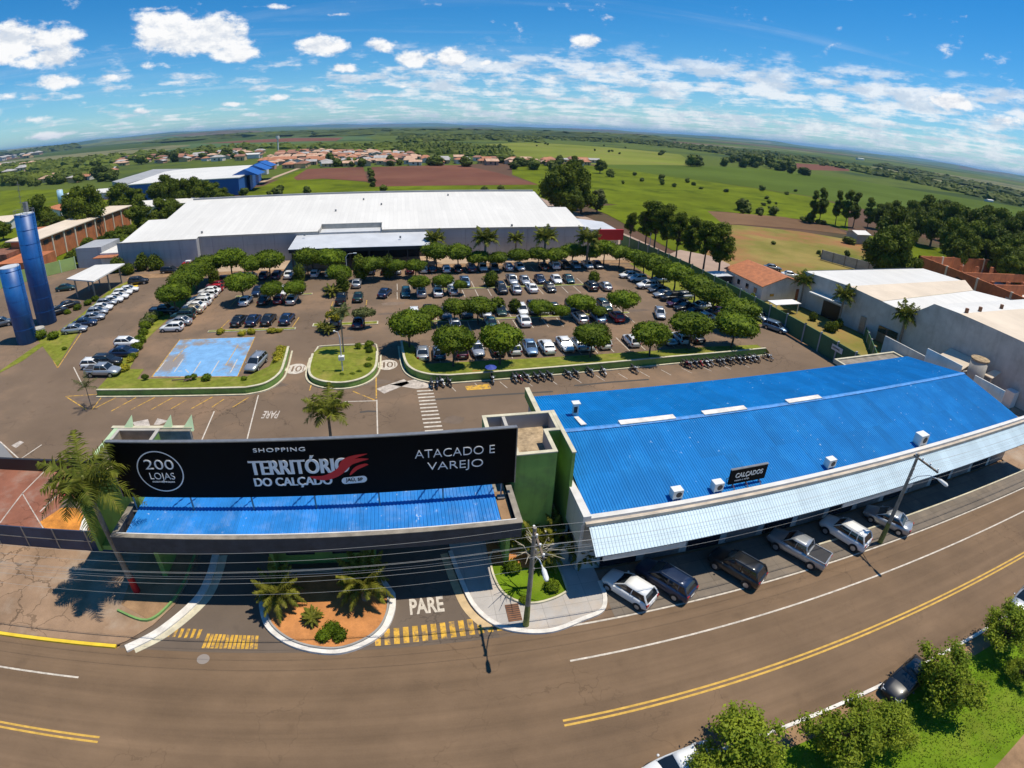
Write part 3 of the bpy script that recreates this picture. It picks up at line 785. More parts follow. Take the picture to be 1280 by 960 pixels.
panels(M['bluroof'], (1.05, 4.1, 0), .09); streaks(M['bluroof'], .12, (1.5, .15, 1)); panels(M['bluroof2'], (1.05, 0, 0), .09); panels(M['awning'], (1.05, 0, 0), .05)
streaks(M['bluroof2'], .18, (1.8, .3, 1)); panels(M['whiteroof'], (1.02, 12.0, 0), .035, .08, .10); panels(M['tiltwall'], (7.4, 0, 0), .05, .35, .10); panels(M['tiltwall'], (0, 0, 2.05), .02, .2, .05)
streaks(M['tiltwall'], .16); streaks(M['plaster'], .16); streaks(M['whiteplaster'], .14); streaks(M['green'], .22); streaks(M['cylblue'], .3, (2.5, 2.5, .1)); streaks(M['slate'], .2, (.5, 1, 2)); panels(M['beigeroof'], (1.1, 9, 0), .03, .07, .08)
streaks(M['brick'], .2); streaks(M['greenfence'], .25)
specks(M['bluroof'], (.45, .62, .75), 3.2, .70); specks(M['bluroof2'], (.6, .7, .78), 3.0, .68); specks(M['whiteroof'], (.42, .39, .34), 1.3, .70)
def corr(b, p0, U, V, pitch=.25, h=.045, mi=None):
    """corrugated sheet: waves along U, sheets running along V"""
    p0, U, V = Vector(p0), Vector(U), Vector(V)
    L = U.length; n = max(1, int(L / pitch)); u = U / n
    nr = U.cross(V).normalized()
    if nr.z < 0: nr = -nr
    prof = []
    for i in range(n):
        for f, k in ((0, 0), (.35, 0), (.5, 1), (.85, 1)): prof.append(p0 + u * (i + f) + nr * h * k)
    prof.append(p0 + U)
    k = len(prof)
    vs = prof + [p + V for p in prof]
    return b.vf(vs, [(i, i + 1, k + i + 1, k + i) for i in range(k - 1)], mi)

def text(name, s, loc, size, m, parent=None, rot=(math.pi / 2, 0, 0), sx=1.0, off=0.0, ext=.02, align='LEFT', spacing=1.0, flat=False):
    cu = bpy.data.curves.new(name, 'FONT'); cu.body = s; cu.size = size; cu.extrude = 0 if flat else ext; cu.offset = off
    cu.align_x = align; cu.space_character = spacing; cu.resolution_u = 5
    to = bpy.data.objects.new(name, cu)
    me = bpy.data.meshes.new_from_object(to)
    bpy.data.objects.remove(to)
    me.materials.clear(); me.materials.append(m)
    o = link(name, me, parent)
    o.location = loc; o.rotation_euler = rot; o.scale = (sx, 1, 1)
    return o

# ------------------------------------------------------------------ shop building with the blue roof
shop = empty('shop_building', (37, 33, 0), label='long low shop building with a bright blue corrugated roof and pale blue street awning', category='shop building')
def rel(o, root):
    """keep world coordinates of a part built in world space"""
    o.parent = root; o.matrix_parent_inverse = root.matrix_world.inverted() if False else Matrix.Translation(-Vector(root.location))
    return o
def part(b, name, m, root, smooth=False, **kw):
    o = b.build(name, m, None, smooth, **kw)
    return rel(o, root)
X0, X1 = 11.5, 62.2
b = MB().box(11.2, X1, 25.35, 41.3, 0, 5.35)
b.vf([(11.2, 25.35, 5.35), (11.2, 41.3, 5.35), (11.2, 33.35, 6.95)], [(0, 2, 1)]); b.vf([(X1, 25.35, 5.35), (X1, 41.3, 5.35), (X1, 33.35, 6.95)], [(0, 1, 2)])
part(b, 'wall', M['plaster'], shop)
b = MB()
corr(b, (X0, 25.1, 5.56), (X1 - X0, 0, 0), (0, 8.25, 1.5), .22, .04)
corr(b, (X0, 33.35, 7.06), (X1 - X0, 0, 0), (0, 8.3, -1.5), .22, .04)
roof = part(b, 'roof', M['bluroof'], shop)
b = MB().hexa([(X0, 33.2, 7.08), (X1, 33.2, 7.08), (X1, 33.35, 7.1), (X0, 33.35, 7.1)], [(X0, 33.1, 7.1), (X1, 33.1, 7.1), (X1, 33.35, 7.17), (X0, 33.35, 7.17)])
b.hexa([(X0, 33.35, 7.1), (X1, 33.35, 7.1), (X1, 33.55, 7.08), (X0, 33.55, 7.08)], [(X0, 33.35, 7.17), (X1, 33.35, 7.17), (X1, 33.6, 7.1), (X0, 33.6, 7.1)])
part(b, 'ridge_cap', mat('ridgeblue', (.05, .23, .56), .6, var=.3, vscale=2), shop)
for a, c in ((16.9, 22.0), (24.8, 29.3), (34.1, 38.3)):
    part(MB().box(a, c, 33.2, 33.85, 7.12, 7.24), 'skylight', M['kerbwhite'], shop)
part(MB().hexa([(13.7, 33.9, 7.03), (14.2, 33.9, 7.03), (14.1, 35.7, 6.7), (13.7, 35.7, 6.7)], [(13.7, 33.9, 7.13), (14.2, 33.9, 7.13), (14.1, 35.7, 6.8), (13.7, 35.7, 6.8)]), 'skylight', M['kerbwhite'], shop)
part(MB().box(10.95, 11.5, 24.7, 29.6, 5.2, 5.95).box(10.95, 11.2, 24.9, 29.6, 3.0, 5.2), 'parapet', M['whiteplaster'], shop)
part(MB().box(11.0, 11.35, 29.6, 42.2, 5.3, 6.2), 'parapet', M['green'], shop)
part(MB().box(10.98, 11.42, 33.6, 42.25, 6.2, 6.28), 'coping', M['kerbcream'], shop)
part(MB().box(11.1, 64.0, 24.72, 25.12, 5.42, 5.72), 'gutter', M['whiteplaster'], shop)
part(MB().box(11.1, 64.0, 24.45, 24.72, 5.25, 5.5), 'flashing', mat('flash', (.5, .42, .33), .8, var=.2, vscale=1), shop)
b = MB(); corr(b, (11.35, 22.75, 4.12), (53.5, 0, 0), (0, 1.9, 1.15), .24, .032)
part(b, 'awning', M['awning'], shop)
b = MB()
for k in range(14):
    x = 11.9 + k * 4.0
    b.tube([(x, 22.85, 4.0), (x, 24.6, 5.1)], .05, 5); b.tube([(x, 22.85, 4.0), (x, 25.3, 3.7)], .04, 5); b.tube([(x, 24.6, 5.1), (x, 25.3, 3.7)], .04, 5)
    for q in range(3):
        y = 23.4 + q * .6; z = 4.35 + q * .36; b.tube([(x, y, z), (x, y + .3, 3.85)], .03, 4)
b.tube([(11.4, 22.85, 4.02), (64.8, 22.85, 4.02)], .06, 5); b.tube([(11.4, 23.1, 3.75), (64.8, 23.1, 3.75)], .04, 5)
part(b, 'awning_frame', M['steel'], shop)
part(MB().box(12.3, 18.6, 23.5, 23.62, 2.75, 3.8), 'sign_band', M['whiteplaster'], shop)
part(MB().box(33.6, 42.5, 23.5, 23.62, 2.75, 3.7), 'sign_band', M['whiteplaster'], shop)
k = 0; x = 13.0
while x < 60:
    o = part(MB().box(x, x + 2.9, 25.27, 25.345, .1, 2.7), 'roller_door' if k % 2 else 'shop_window', M['steel'] if k % 2 else M['glass'], shop); x += 3.6; k += 1
# roof plant
for i, (x, lab) in enumerate(((18.2, 'leftmost white air conditioner on the front gutter of the blue roof'), (21.6, 'white air conditioner just left of the small black shoe sign'),
                              (32.7, 'white air conditioner on the gutter midway between the black sign and the right lamp pole'), (44.4, 'white air conditioner behind the top of the right utility pole'))):
    s = .80 if i < 3 else 1.1
    r = empty('air_conditioner', (x, 25.55, 5.72), s=s, label=lab, category='air conditioner', group='air conditioners on the blue roof')
    MB().box(-.5, .5, -.38, .38, .08, .95).box(-.45, -.38, -.38, .38, -.05, .08).box(.38, .45, -.38, .38, -.05, .08).build('casing', M['acwhite'], r)
    MB().vf([(.08 + .3 * math.cos(t / 2.0), -.385, .5 + .3 * math.sin(t / 2.0)) for t in range(12)], [tuple(range(12))]).box(.505, .51, -.3, .3, .2, .85).build('fan_grille', M['dark'], r)
r = empty('roof_vent', (14.05, 36.4, 6.55), label='white roof vent stack at the upper left of the blue roof', category='roof vent')
MB().box(-.22, .22, -.2, .2, 0, 1.1).build('stack', M['acwhite'], r); MB().box(-.34, .34, -.3, .3, 1.1, 1.22).build('cap', M['acwhite'], r)
MB().box(-.225, .1, -.205, -.2, .3, .9).build('louvre', M['dark'], r)
# small shoe sign on the roof edge
sg = empty('roof_sign', (24.2, 25.55, 5.6), label='small black sign reading CALÇADOS standing on the blue roof edge', category='sign')
MB().box(-1.65, 1.65, -.08, .08, .42, 1.72).build('panel', M['signblack'], sg)
MB().box(-1.68, 1.68, -.1, .1, 1.72, 1.78).build('frame', M['steel'], sg)
text('lettering', 'CALÇADOS', (-1.22, -.085, .98), .58, M['white'], sg, sx=.82, off=.012)
text('lettering', 'atacado e varejo', (-1.2, -.085, .68), .2, M['white'], sg)
for x in (-1.2, 0, 1.2):
    b = MB().tube([(x, 0, -.2), (x, 0, .45)], .04, 5); b.tube([(x, .0, .4), (x + .2, -1.2, -.75)], .03, 4); b.tube([(x + .5, -.9, -.5), (x - .2, -1.4, -.9)], .025, 4); b.tube([(x, .05, 1.2), (x, .9, .1)], .03, 4)
    b.build('bracket', M['rust'], sg)
# buildings at the right end of the shop
o = MB().box(52.5, 63.5, 41.8, 44.8, 4.2, 4.45).build('flat_canopy', M['parapet'], label='flat grey roof slab with pale rim behind the far right corner of the blue roof', category='canopy')
b = MB().box(52.2, 63.8, 41.5, 41.8, 4.1, 4.65).box(52.2, 63.8, 44.8, 45.1, 4.1, 4.65).box(52.2, 52.5, 41.8, 44.8, 4.1, 4.65).box(63.5, 63.8, 41.8, 44.8, 4.1, 4.65).box(53, 53.4, 44.0, 44.4, 0, 4.2).box(62.8, 63.2, 44, 44.4, 0, 4.2).box(53, 53.4, 42, 42.3, 0, 4.2)
rim = b.build('rim', M['kerbcream']); rim.parent = o
b = MB(); w = []
for y0, y1, z0, z1 in ((34.6, 40.0, 5.3, 7.3), (28.4, 32.6, 5.3, 7.0)):
    MB().box(63.6, 63.75, y0, y1, z0, z1).box(63.75, 63.9, y0 + .2, y0 + .35, 0, z1 - .2).box(63.75, 63.9, y1 - .35, y1 - .2, 0, z1 - .2).build('screen_panel', M['whiteplaster'], label='%s white screen panel at the right end of the blue roof' % ('farther' if y0 > 33 else 'nearer'), category='screen', group='white screens at the roof end')
MB().box(64.3, 64.5, 38.5, 47.5, 0, 5.9).build('yard_wall', M['plaster'], label='grey yard wall past the far right corner of the blue roof', category='wall')
MB().box(63.0, 64.2, 37.6, 41.2, 0, 4.6).box(63.0, 64.2, 33, 37.4, 0, 4.2).build('brick_shed', M['brickdark'], label='narrow brown brick shed between the blue roof end and the grey yard wall', category='shed')

# ------------------------------------------------------------------ gateway
gate = empty('gateway', (-6.5, 29, 0), label='green entrance gateway with dark fascia and blue corrugated roof over the lanes', category='gateway')
part(MB().box(-19.8, 6.7, 24.45, 24.72, 5.15, 6.42).box(-19.8, -19.5, 24.72, 29.6, 5.15, 6.42).box(6.42, 6.7, 24.72, 28.2, 5.15, 6.42), 'fascia', M['slate'], gate)
part(MB().box(-19.85, 6.75, 24.4, 24.74, 6.42, 6.47).box(-19.85, -19.45, 24.74, 33.2, 6.42, 6.47).box(6.35, 6.75, 24.74, 28.2, 6.42, 6.47), 'coping', M['parapet'], gate)
part(MB().box(-19.5, 6.4, 24.74, 24.82, 6.36, 6.49), 'edge_strip', M['whiteplaster'], gate)
part(MB().box(-19.5, 6.42, 24.72, 33.5, 5.3, 5.7), 'ceiling_slab', M['parapet'], gate)
b = MB(); corr(b, (-19.2, 24.95, 6.0), (24.7, 0, 0), (0, 8.4, .5), .24, .05)
part(b, 'roof', M['bluroof2'], gate)
part(MB().box(5.55, 6.3, 24.95, 28.2, 5.72, 5.98), 'roof_gutter', M['browndirt'], gate)
for x0, x1, y0, y1 in ((-18.95, -18.6, 27.0, 33.0), (-10.6, -10.3, 27.6, 33.0), (-3.4, -3.1, 27.6, 33.0), (6.2, 6.5, 26.6, 33.2)):
    part(MB().box(x0, x1, y0, y1, 0, 5.3), 'support_wall', M['green'], gate)
part(MB().box(-10.3, -3.4, 28.4, 32.4, 0, 2.9), 'gatehouse', M['green'], gate)
for x in (-9.6, -6.2): part(MB().box(x, x + 2.1, 28.33, 28.395, 1.0, 2.2), 'gatehouse_window', M['glass'], gate)
# right tower
gm_ = [(7.0, 28.2), (9.9, 28.2), (9.9, 30.8), (10.9, 30.8), (10.9, 33.5), (5.5, 33.5), (5.5, 31.6), (7.0, 31.6)]
part(MB().prism(gm_, 0, 7.7), 'tower', M['green'], gate)
def offs(poly, d):
    n = len(poly); out = []
    if area(poly) < 0: poly = list(reversed(poly))
    for i in range(n):
        p, q, r_ = Vector(poly[i - 1]), Vector(poly[i]), Vector(poly[(i + 1) % n])
        a = (q - p).normalized(); c = (r_ - q).normalized()
        na, nc = Vector((-a.y, a.x)), Vector((-c.y, c.x))
        out.append(tuple(q + (na + nc) * (d / (1 + na.dot(nc)))))
    return out
def ringwall(poly, t, z0, z1):
    if area(poly) < 0: poly = list(reversed(poly))
    i_ = offs(poly, t); n = len(poly); b = MB()
    vs = [(p[0], p[1], z) for z in (z0, z1) for P in (poly, i_) for p in P]
    fs = []
    for k in range(n):
        j = (k + 1) % n
        fs += [(k, j, 2 * n + j, 2 * n + k), (n + j, n + k, 3 * n + k, 3 * n + j), (2 * n + k, 2 * n + j, 3 * n + j, 3 * n + k)]
    return b.vf(vs, fs)
part(ringwall(gm_, .22, 7.7, 8.92), 'parapet', M['green'], gate)
part(ringwall(offs(gm_, -.03), .3, 8.92, 9.0), 'coping', M['kerbcream'], gate)
part(ringwall(offs(gm_, .225), .02, 7.7, 8.9), 'parapet_lining', M['concrete'], gate)
part(MB().prism(offs(gm_, .24), 7.7, 7.75), 'gravel', M['rubble'], gate)
part(MB().box(6.95, 7.2, 31.6, 33.3, 7.75, 8.95), 'parapet', M['paleconc'], gate)
part(MB().box(10.9, 11.12, 27.9, 30.8, 0, 8.93), 'wing_wall', M['green'], gate)
part(MB().box(10.86, 11.16, 27.86, 33.5, 8.93, 9.02), 'coping', M['kerbcream'], gate)
# left tower, carried above the pavement
lt = [(-22.7, 27.9), (-19.15, 27.9), (-19.15, 33.4), (-22.7, 33.4)]
part(MB().prism(lt, 2.95, 7.9), 'tower', M['green'], gate)
part(ringwall(lt, .2, 7.9, 8.92), 'parapet', M['green'], gate)
part(ringwall(offs(lt, -.03), .28, 8.92, 9.0), 'coping', M['paleconc'], gate)
part(MB().prism(offs(lt, .24), 7.9, 7.96), 'gravel', M['rubble'], gate)
part(ringwall(offs(lt, .205), .02, 7.9, 8.9), 'parapet_lining', M['parapet'], gate)
part(MB().box(-23.0, -22.72, 26.6, 33.4, 2.9, 8.95), 'wing_wall', M['green'], gate)
part(MB().box(-23.03, -22.69, 26.57, 33.4, 8.95, 9.02), 'coping', M['palegreen'], gate)
part(MB().box(-22.7, -19.0, 26.75, 27.88, 2.9, 3.3), 'beam', M['green'], gate)
part(MB().box(-19.2, -16.6, 33.1, 33.4, 5.7, 8.95).box(-23.2, -19.2, 33.41, 33.6, 5.7, 8.95), 'parapet', M['parapet'], gate)
part(MB().box(-23.3, -16.5, 33.42, 33.75, 8.96, 9.05), 'coping', M['kerbcream'], gate)
for x in (-21.9, -18.6, -16.9):
    b = MB().vf([(x - .5, 33.3, 8.8), (x + .5, 33.3, 8.8), (x + .25, 34.0, 9.75), (x - .5, 33.5, 8.8), (x + .5, 33.5, 8.8), (x + .25, 34.2, 9.75)], [(0, 1, 2), (3, 5, 4), (0, 2, 5, 3), (1, 4, 5, 2), (0, 3, 4, 1)])
    part(b, 'fin', M['palegreen'], gate)
# planter between tower and shop
b = ringwall(smoothline([(9.9, 27.7), (10.0, 30.8), (11.1, 30.8), (11.1, 27.6), (10.5, 27.2)], 3, True), .15, 0, 2.4)
o = b.build('planter', M['paleconc'], label='curved concrete planter between the right green tower and the shop', category='planter')
p_ = MB().prism(offs(smoothline([(9.9, 27.7), (10.0, 30.8), (11.1, 30.8), (11.1, 27.6), (10.5, 27.2)], 3, True), .16), 1.9, 2.0).build('soil', M['rubble']); p_.parent = o
MB().box(9.35, 9.47, 26.2, 28.1, 0, 2.2).box(9.47, 10.9, 26.2, 26.32, 0, 2.2).build('low_wall', M['paleconc'], label='low pale wall in front of the curved planter by the shop', category='wall')

# billboard on the gateway roof
SX = (-19.85, 6.75); SY = 27.38; SZ = (7.35, 11.72)
bb = empty('billboard', (-6.55, 27.4, 6.3), label='long black billboard reading 200 LOJAS and TERRITÓRIO DO CALÇADO on the gateway roof', category='billboard')
part(MB().box(SX[0], SX[1], SY, SY + .22, SZ[0], SZ[1]), 'panel', M['signblack'], bb)
part(MB().box(SX[0] - .04, SX[1] + .04, SY - .03, SY + .25, SZ[1], SZ[1] + .07).box(SX[0] - .07, SX[0], SY - .03, SY + .25, SZ[0], SZ[1]).box(SX[1], SX[1] + .07, SY - .03, SY + .25, SZ[0], SZ[1]), 'frame', M['steel'], bb)
for k in range(7):
    x = SX[0] + .6 + k * 4.24
    if k == 6: x = 5.9
    part(MB().tube([(x, SY + .12, 6.1), (x, SY + .12, SZ[0])], .06, 6).tube([(x, SY + .3, SZ[1] - .6), (x, SY + 3.2, 6.5)], .05, 5).tube([(x, SY + .3, 8.6), (x, SY + 1.6, 6.3)], .04, 5).box(x - .25, x + .25, SY - .1, SY + .35, 6.05, 6.14), 'strut', M['steel'], bb)
dm('signwhite', (.80, .80, .80), .5); dm('signred2', (.62, .015, .02), .5)
def stext(s, x0, x1, z0, cap, off=0.0, m='signwhite', spacing=1.0, bold=0.0):
    """lettering fitted between x0 and x1, cap height given"""
    o = text('lettering', s, (0, 0, 0), 1.0, M[m], None, off=off, spacing=spacing, ext=.015)
    co = [v.co for v in o.data.vertices]
    a, c = min(v.x for v in co), max(v.x for v in co)
    hcap = .729 + off
    o.scale = ((x1 - x0) / (c - a), cap / hcap, 1)
    o.location = (x0 - a * o.scale[0], SY - .02, z0)
    if bold:
        me = o.data; n = len(me.vertices); vv = [tuple(v.co) for v in me.vertices]; ff = [tuple(p.vertices) for p in me.polygons]; b = MB()
        for k in range(5):
            f = k / 2 - 1; b.vf([(x + f * bold, y + abs(f) * bold * .0, z + k * .0015) for x, y, z in vv], ff)
        o.data = b.mesh('lettering', [M[m]])
    rel(o, bb); return o
th = np.linspace(0, 2 * math.pi, 64, endpoint=False)
b = MB(); vs = []; n = 64
for rr in (1.62, 1.54):
    for t in th: vs.append((-16.52 + rr * math.cos(t), SY - .025, 9.5 + rr * math.sin(t)))
b.vf(vs, [(i, (i + 1) % n, n + (i + 1) % n, n + i) for i in range(n)])
part(b, 'emblem_ring', M['signwhite'], bb)
stext('200', -17.5, -15.45, 9.68, .78, off=-.008)
stext('LOJAS', -17.35, -15.6, 8.88, .55, off=-.012)
stext('ATACADO E VAREJO EM CALÇADOS', -17.3, -15.7, 8.62, .12)
stext('TERRITÓRIO', -10.35, -4.0, 9.2, 1.16, off=.0, bold=.05)
stext('DO CALÇADO', -10.25, -5.2, 8.28, .68, off=.0, bold=.045)
stext('SHOPPING', -9.9, -6.6, 10.95, .30, off=.0, spacing=1.15)
stext('ATACADO E', .22, 5.35, 9.95, .66, off=-.014)
stext('VAREJO', 1.0, 4.6, 8.95, .64, off=-.014)
def swoosh(pts, wid, y):
    P = smoothline(pts, 8); k = len(P); vs = []
    for i, p in enumerate(P):
        d = Vector(P[min(i + 1, k - 1)]) - Vector(P[max(i - 1, 0)]); d.normalize()
        w = wid * math.sin(math.pi * (i / (k - 1)) ** .8) / 2 + .01
        vs += [(p[0] - d.y * w, y, p[1] + d.x * w), (p[0] + d.y * w, y, p[1] - d.x * w)]
    return MB().vf(vs, [(2 * i, 2 * i + 1, 2 * i + 3, 2 * i + 2) for i in range(k - 1)])
part(swoosh([(-6.6, 8.95), (-5.6, 8.82), (-4.6, 9.3), (-4.2, 10.0), (-3.6, 10.35), (-2.75, 10.55)], .5, SY - .045), 'emblem', M['signred2'], bb)
part(swoosh([(-4.4, 9.2), (-3.9, 9.9), (-3.3, 10.1), (-2.7, 10.15)], .34, SY - .05), 'emblem', M['signred2'], bb)
part(swoosh([(-4.0, 8.95), (-3.55, 9.45), (-3.0, 9.7), (-2.75, 9.72)], .25, SY - .05), 'emblem', M['signred2'], bb)
pl_ = [(-3.75 + (1.0 if math.cos(t) > 0 else -1.0) * .55 + .27 * math.cos(t), 8.55 + .27 * math.sin(t)) for t in np.linspace(-math.pi / 2, 3 * math.pi / 2, 24, endpoint=False)]
part(MB().vf([(p[0], SY - .055, p[1] + .06 * (p[0] + 3.75)) for p in pl_], [tuple(range(24))]), 'emblem', M['signwhite'], bb)
o = stext('JAÚ, SP', -4.3, -3.2, 8.47, .26, off=.01, m='signblack'); o.location.y -= .05

# dark fence and slab walls to the left
fz = empty('metal_fence', (-60, 29.4, 0), label='dark navy sheet metal fence along the left pavement', category='fence')
part(MB().box(-140, -23.15, 29.32, 29.42, .1, 2.15), 'sheeting', M['navyfence'], fz)
b = MB()
for k in range(40): b.box(-140 + k * 3, -139.9 + k * 3, 29.26, 29.32, 0, 2.2)
part(b.box(-140, -23.15, 29.27, 29.31, 1.1, 1.16), 'rails', M['steel'], fz)
MB().box(-140, -31.5, 39.6, 39.85, 0, 1.35).build('low_wall', M['dark'], label='low black wall behind the red concrete slab at the left', category='wall')
bs_ = MB().prism(GP((101, 666), (107, 646), (111, 650), (110, 668)), .03, .35).build('kerb', M['kerbwhite'], kind='structure')

# ------------------------------------------------------------------ white-roofed warehouse
wh = empty('warehouse', (-12, 140, 0), label='huge flat warehouse with a white roof and grey concrete walls behind the car park', category='warehouse')
zf = lambda y: 6.38 + (y - 117) * .15
def gx(y): return zf(y)
b = MB()
b.box(-67.6, -47.5, 116.8, 118.5, 0, 6.3)
b.box(-67.6, 44.2, 118.6, 119.0, 0, 6.25)
b.vf([(-67.6, 118.5, 0), (-67.6, 180, 0), (-67.6, 180, 6.2), (-67.6, 118.5, 6.2)], [(0, 3, 2, 1)])
b.vf([(44.2, 119, 0), (44.2, 134, 0), (44.2, 134, zf(134)), (44.2, 119, 6.3)], [(0, 1, 2, 3)])
b.vf([(39.2, 134, 0), (39.2, 180, 0), (39.2, 180, 6.3), (39.2, 149, 11.1), (39.2, 134, zf(134))], [(0, 1, 2, 3, 4)])
b.box(-61.4, 39.2, 179.6, 180, 0, 6.2)
part(b, 'wall', M['tiltwall'], wh)
def roofq(x0, x1, y0, y1): return [(x0, y0, zf(y0)), (x1, y0, zf(y0)), (x1, y1, zf(y1)), (x0, y1, zf(y1))]
b = MB()
for q in ((-66.6, -61.4, 117.0, 133), (-61.4, -47.5, 117, 123.4), (-47.5, -19, 118.5, 123.4), (-4.7, 44.0, 118.5, 123.4), (-61.4, 44.0, 123.4, 134), (-61.4, 39.0, 134, 149.2)):
    b.vf(roofq(*q), [(0, 1, 2, 3)])
b.vf([(-61.4, 149.2, zf(149.2)), (39, 149.2, zf(149.2)), (39, 180.3, 6.4), (-61.4, 180.3, 6.4)], [(0, 1, 2, 3)])
part(b, 'roof', M['whiteroof'], wh)
part(MB().box(-60, 38.5, 149.0, 149.6, zf(149), zf(149) + .45), 'ridge_vent', M['concrete'], wh)
part(MB().box(-19.1, -4.6, 123.3, 123.5, 5.6, zf(123.4) + .05).box(-19.15, -19, 118.5, 123.4, 5.6, 6.9).box(-4.7, -4.55, 118.5, 123.4, 5.6, 6.9), 'roof_recess', M['paleconc'], wh)
b = MB().box(-67.6, -47.5, 116.7, 116.95, 6.3, 6.45).box(-47.5, -19, 118.5, 118.75, 6.25, 6.5).box(-4.6, 44.2, 118.5, 118.75, 6.25, 6.5)
part(b, 'coping', M['paleconc'], wh)
b = MB().vf([(-24.2, 108, 4.95), (5.9, 108, 4.95), (5.9, 118.5, 5.75), (-24.2, 118.5, 5.75), (-24.2, 108, 5.05), (5.9, 108, 5.05), (5.9, 118.5, 5.85), (-24.2, 118.5, 5.85)], [(0, 3, 2, 1), (4, 5, 6, 7), (0, 1, 5, 4), (1, 2, 6, 5), (3, 0, 4, 7)])
b.vf([(-19, 118.4, 5.86), (-4.7, 118.4, 5.86), (-4.7, 123.3, 6.2), (-19, 123.3, 6.2)], [(0, 1, 2, 3)])
part(b, 'entrance_canopy', M['greyroof'], wh)
part(MB().box(-24.1, 5.8, 108.1, 108.3, 4.2, 4.94).box(-24.1, -23.9, 108.3, 118.4, 4.2, 4.94), 'canopy_fascia', M['dark'], wh)
part(MB().box(-24, 5.6, 118.3, 118.55, 0, 5.5), 'entrance_front', M['glass'], wh)
for x in np.arange(-23.5, 6, 4.1):
    part(MB().box(x - .15, x + .15, 108.6, 108.9, 0, 4.9), 'column', M['dark'], wh)
b = MB()
for px, py in ((252, 286), (380, 285), (455, 260), (477, 263), (500, 285), (560, 256), (640, 276), (420, 268)):
    x, y = G(px, py, 8); part(MB().box(x - .2, x + .2, y - .2, y + .2, zf(y), zf(y) + .5), 'roof_cowl', M['steel'], wh)
rd = empty('red_annex', (50, 122, 0), label='white annex with a red fascia at the right end of the warehouse', category='annex')
part(MB().box(44.4, 53.6, 119.2, 131, 0, 4.6), 'wall', M['whiteplaster'], rd)
part(MB().vf([(44.3, 118, 5.9), (53.9, 118, 5.2), (53.9, 131, 5.4), (44.3, 131, 6.6)], [(0, 1, 2, 3)]), 'roof', M['greyroof'], rd)
part(MB().box(47.3, 54.0, 117.3, 118.0, 3.4, 6.0), 'fascia', M['signred'], rd)
part(MB().box(44.3, 47.3, 118, 118.2, 4.6, 6.0), 'fascia', M['whiteplaster'], rd)
for x in (47.6, 53.6): part(MB().box(x - .12, x + .12, 117.5, 117.75, 0, 3.4), 'column', M['steel'], rd)

# ------------------------------------------------------------------ two tall blue tanks
for (x, y, rr, h, lab) in ((-64.6, 82.2, 1.75, 19.4, 'taller of the two leaning-looking deep blue cylindrical water tanks, antennas on top'),
                           (-62.7, 73.6, 1.72, 12.5, 'shorter of the two deep blue cylindrical water tanks at the left edge')):
    t = empty('water_tank', (x, y, 0), label=lab, category='water tank', group='blue water tanks')
    MB().tube([(0, 0, 0), (0, 0, h)], rr, 40).build('shell', M['cylblue'], t, True)
    for z in np.arange(2.4, h, 2.4): MB().tube([(0, 0, z), (0, 0, z + .06)], rr + .02, 40).build('weld_band', M['cylblue'], t)
    MB().tube([(0, 0, h), (0, 0, h + .12)], rr - .1, 32).build('lid', M['greyroof'], t)
    b = MB()
    for s in (-.22, .22): b.tube([(rr + .12, s, .3), (rr + .12, s, h + .5)], .03, 5)
    for z in np.arange(.6, h, .45): b.tube([(rr + .12, -.22, z), (rr + .12, .22, z)], .018, 4)
    b.build('ladder', M['cylblue'], t)
    if h > 15:
        b = MB()
        for a in range(10): b.tube([(rr * math.cos(a * .628), rr * math.sin(a * .628), h), (rr * math.cos(a * .628), rr * math.sin(a * .628), h + .8)], .03, 4)
        b.ribbon([(rr * math.cos(a * .314), rr * math.sin(a * .314)) for a in range(20)], .05, h + .75, h + .8, closed=True)
        b.tube([(-.3, 0, h), (-.3, 0, h + 5.5)], .05, 5)
        for z in (2, 3, 4, 5): b.tube([(-.7, 0, h + z), (.1, 0, h + z)], .03, 4)
        b.box(.2, .9, -.3, .3, h + .4, h + 2.0)
        b.build('antenna', M['steel'], t)
    else:
        MB().tube([(1.3, 1.9, 0), (1.3, 1.9, 1.6)], 1.0, 24).build('pump_housing', M['paleconc'], t)

# ------------------------------------------------------------------ left side: carport, sheds, brick hall, fences
cp = empty('carport', (-64.3, 99.5, 0), label='carport with a white sloping roof on steel posts by the left lane', category='carport')
part(MB().hexa([(-68.4, 96, 3.85), (-60.4, 93.3, 3.85), (-60.2, 106, 3.9), (-67.5, 106, 3.9)], [(-68.4, 96, 4.1), (-60.4, 93.3, 4.1), (-60.2, 106, 4.15), (-67.5, 106, 4.15)]), 'roof', M['whiteroof'], cp)
for x, y in ((-66.7, 96.2), (-61.6, 94.6), (-61.3, 100), (-66.8, 101), (-61.2, 105), (-66.6, 105)): part(MB().box(x - .12, x + .12, y - .12, y + .12, 0, 3.9), 'post', M['steel'], cp)
MB().box(-81.5, -74.2, 120.5, 130, 0, 5.0).build('grey_block', M['tiltwall'], label='windowless grey block left of the warehouse, behind the carport', category='building')
b = MB().box(-74.2, -67.8, 119.5, 128, 0, 3.6); o = b.build('service_shed', M['whiteplaster'], label='low white service shed between the grey block and the warehouse', category='shed')
p_ = MB().box(-74.6, -67.7, 116.5, 119.4, 3.0, 3.2).build('roof', M['tileroof']); p_.parent = o
bh = empty('brick_hall', (-102, 150, 0), label='long orange brick hall with white pilasters and a cream roof at the left', category='building')
part(MB().box(-106.5, -98, 127.5, 182, 0, 6.3), 'wall', M['brick'], bh)
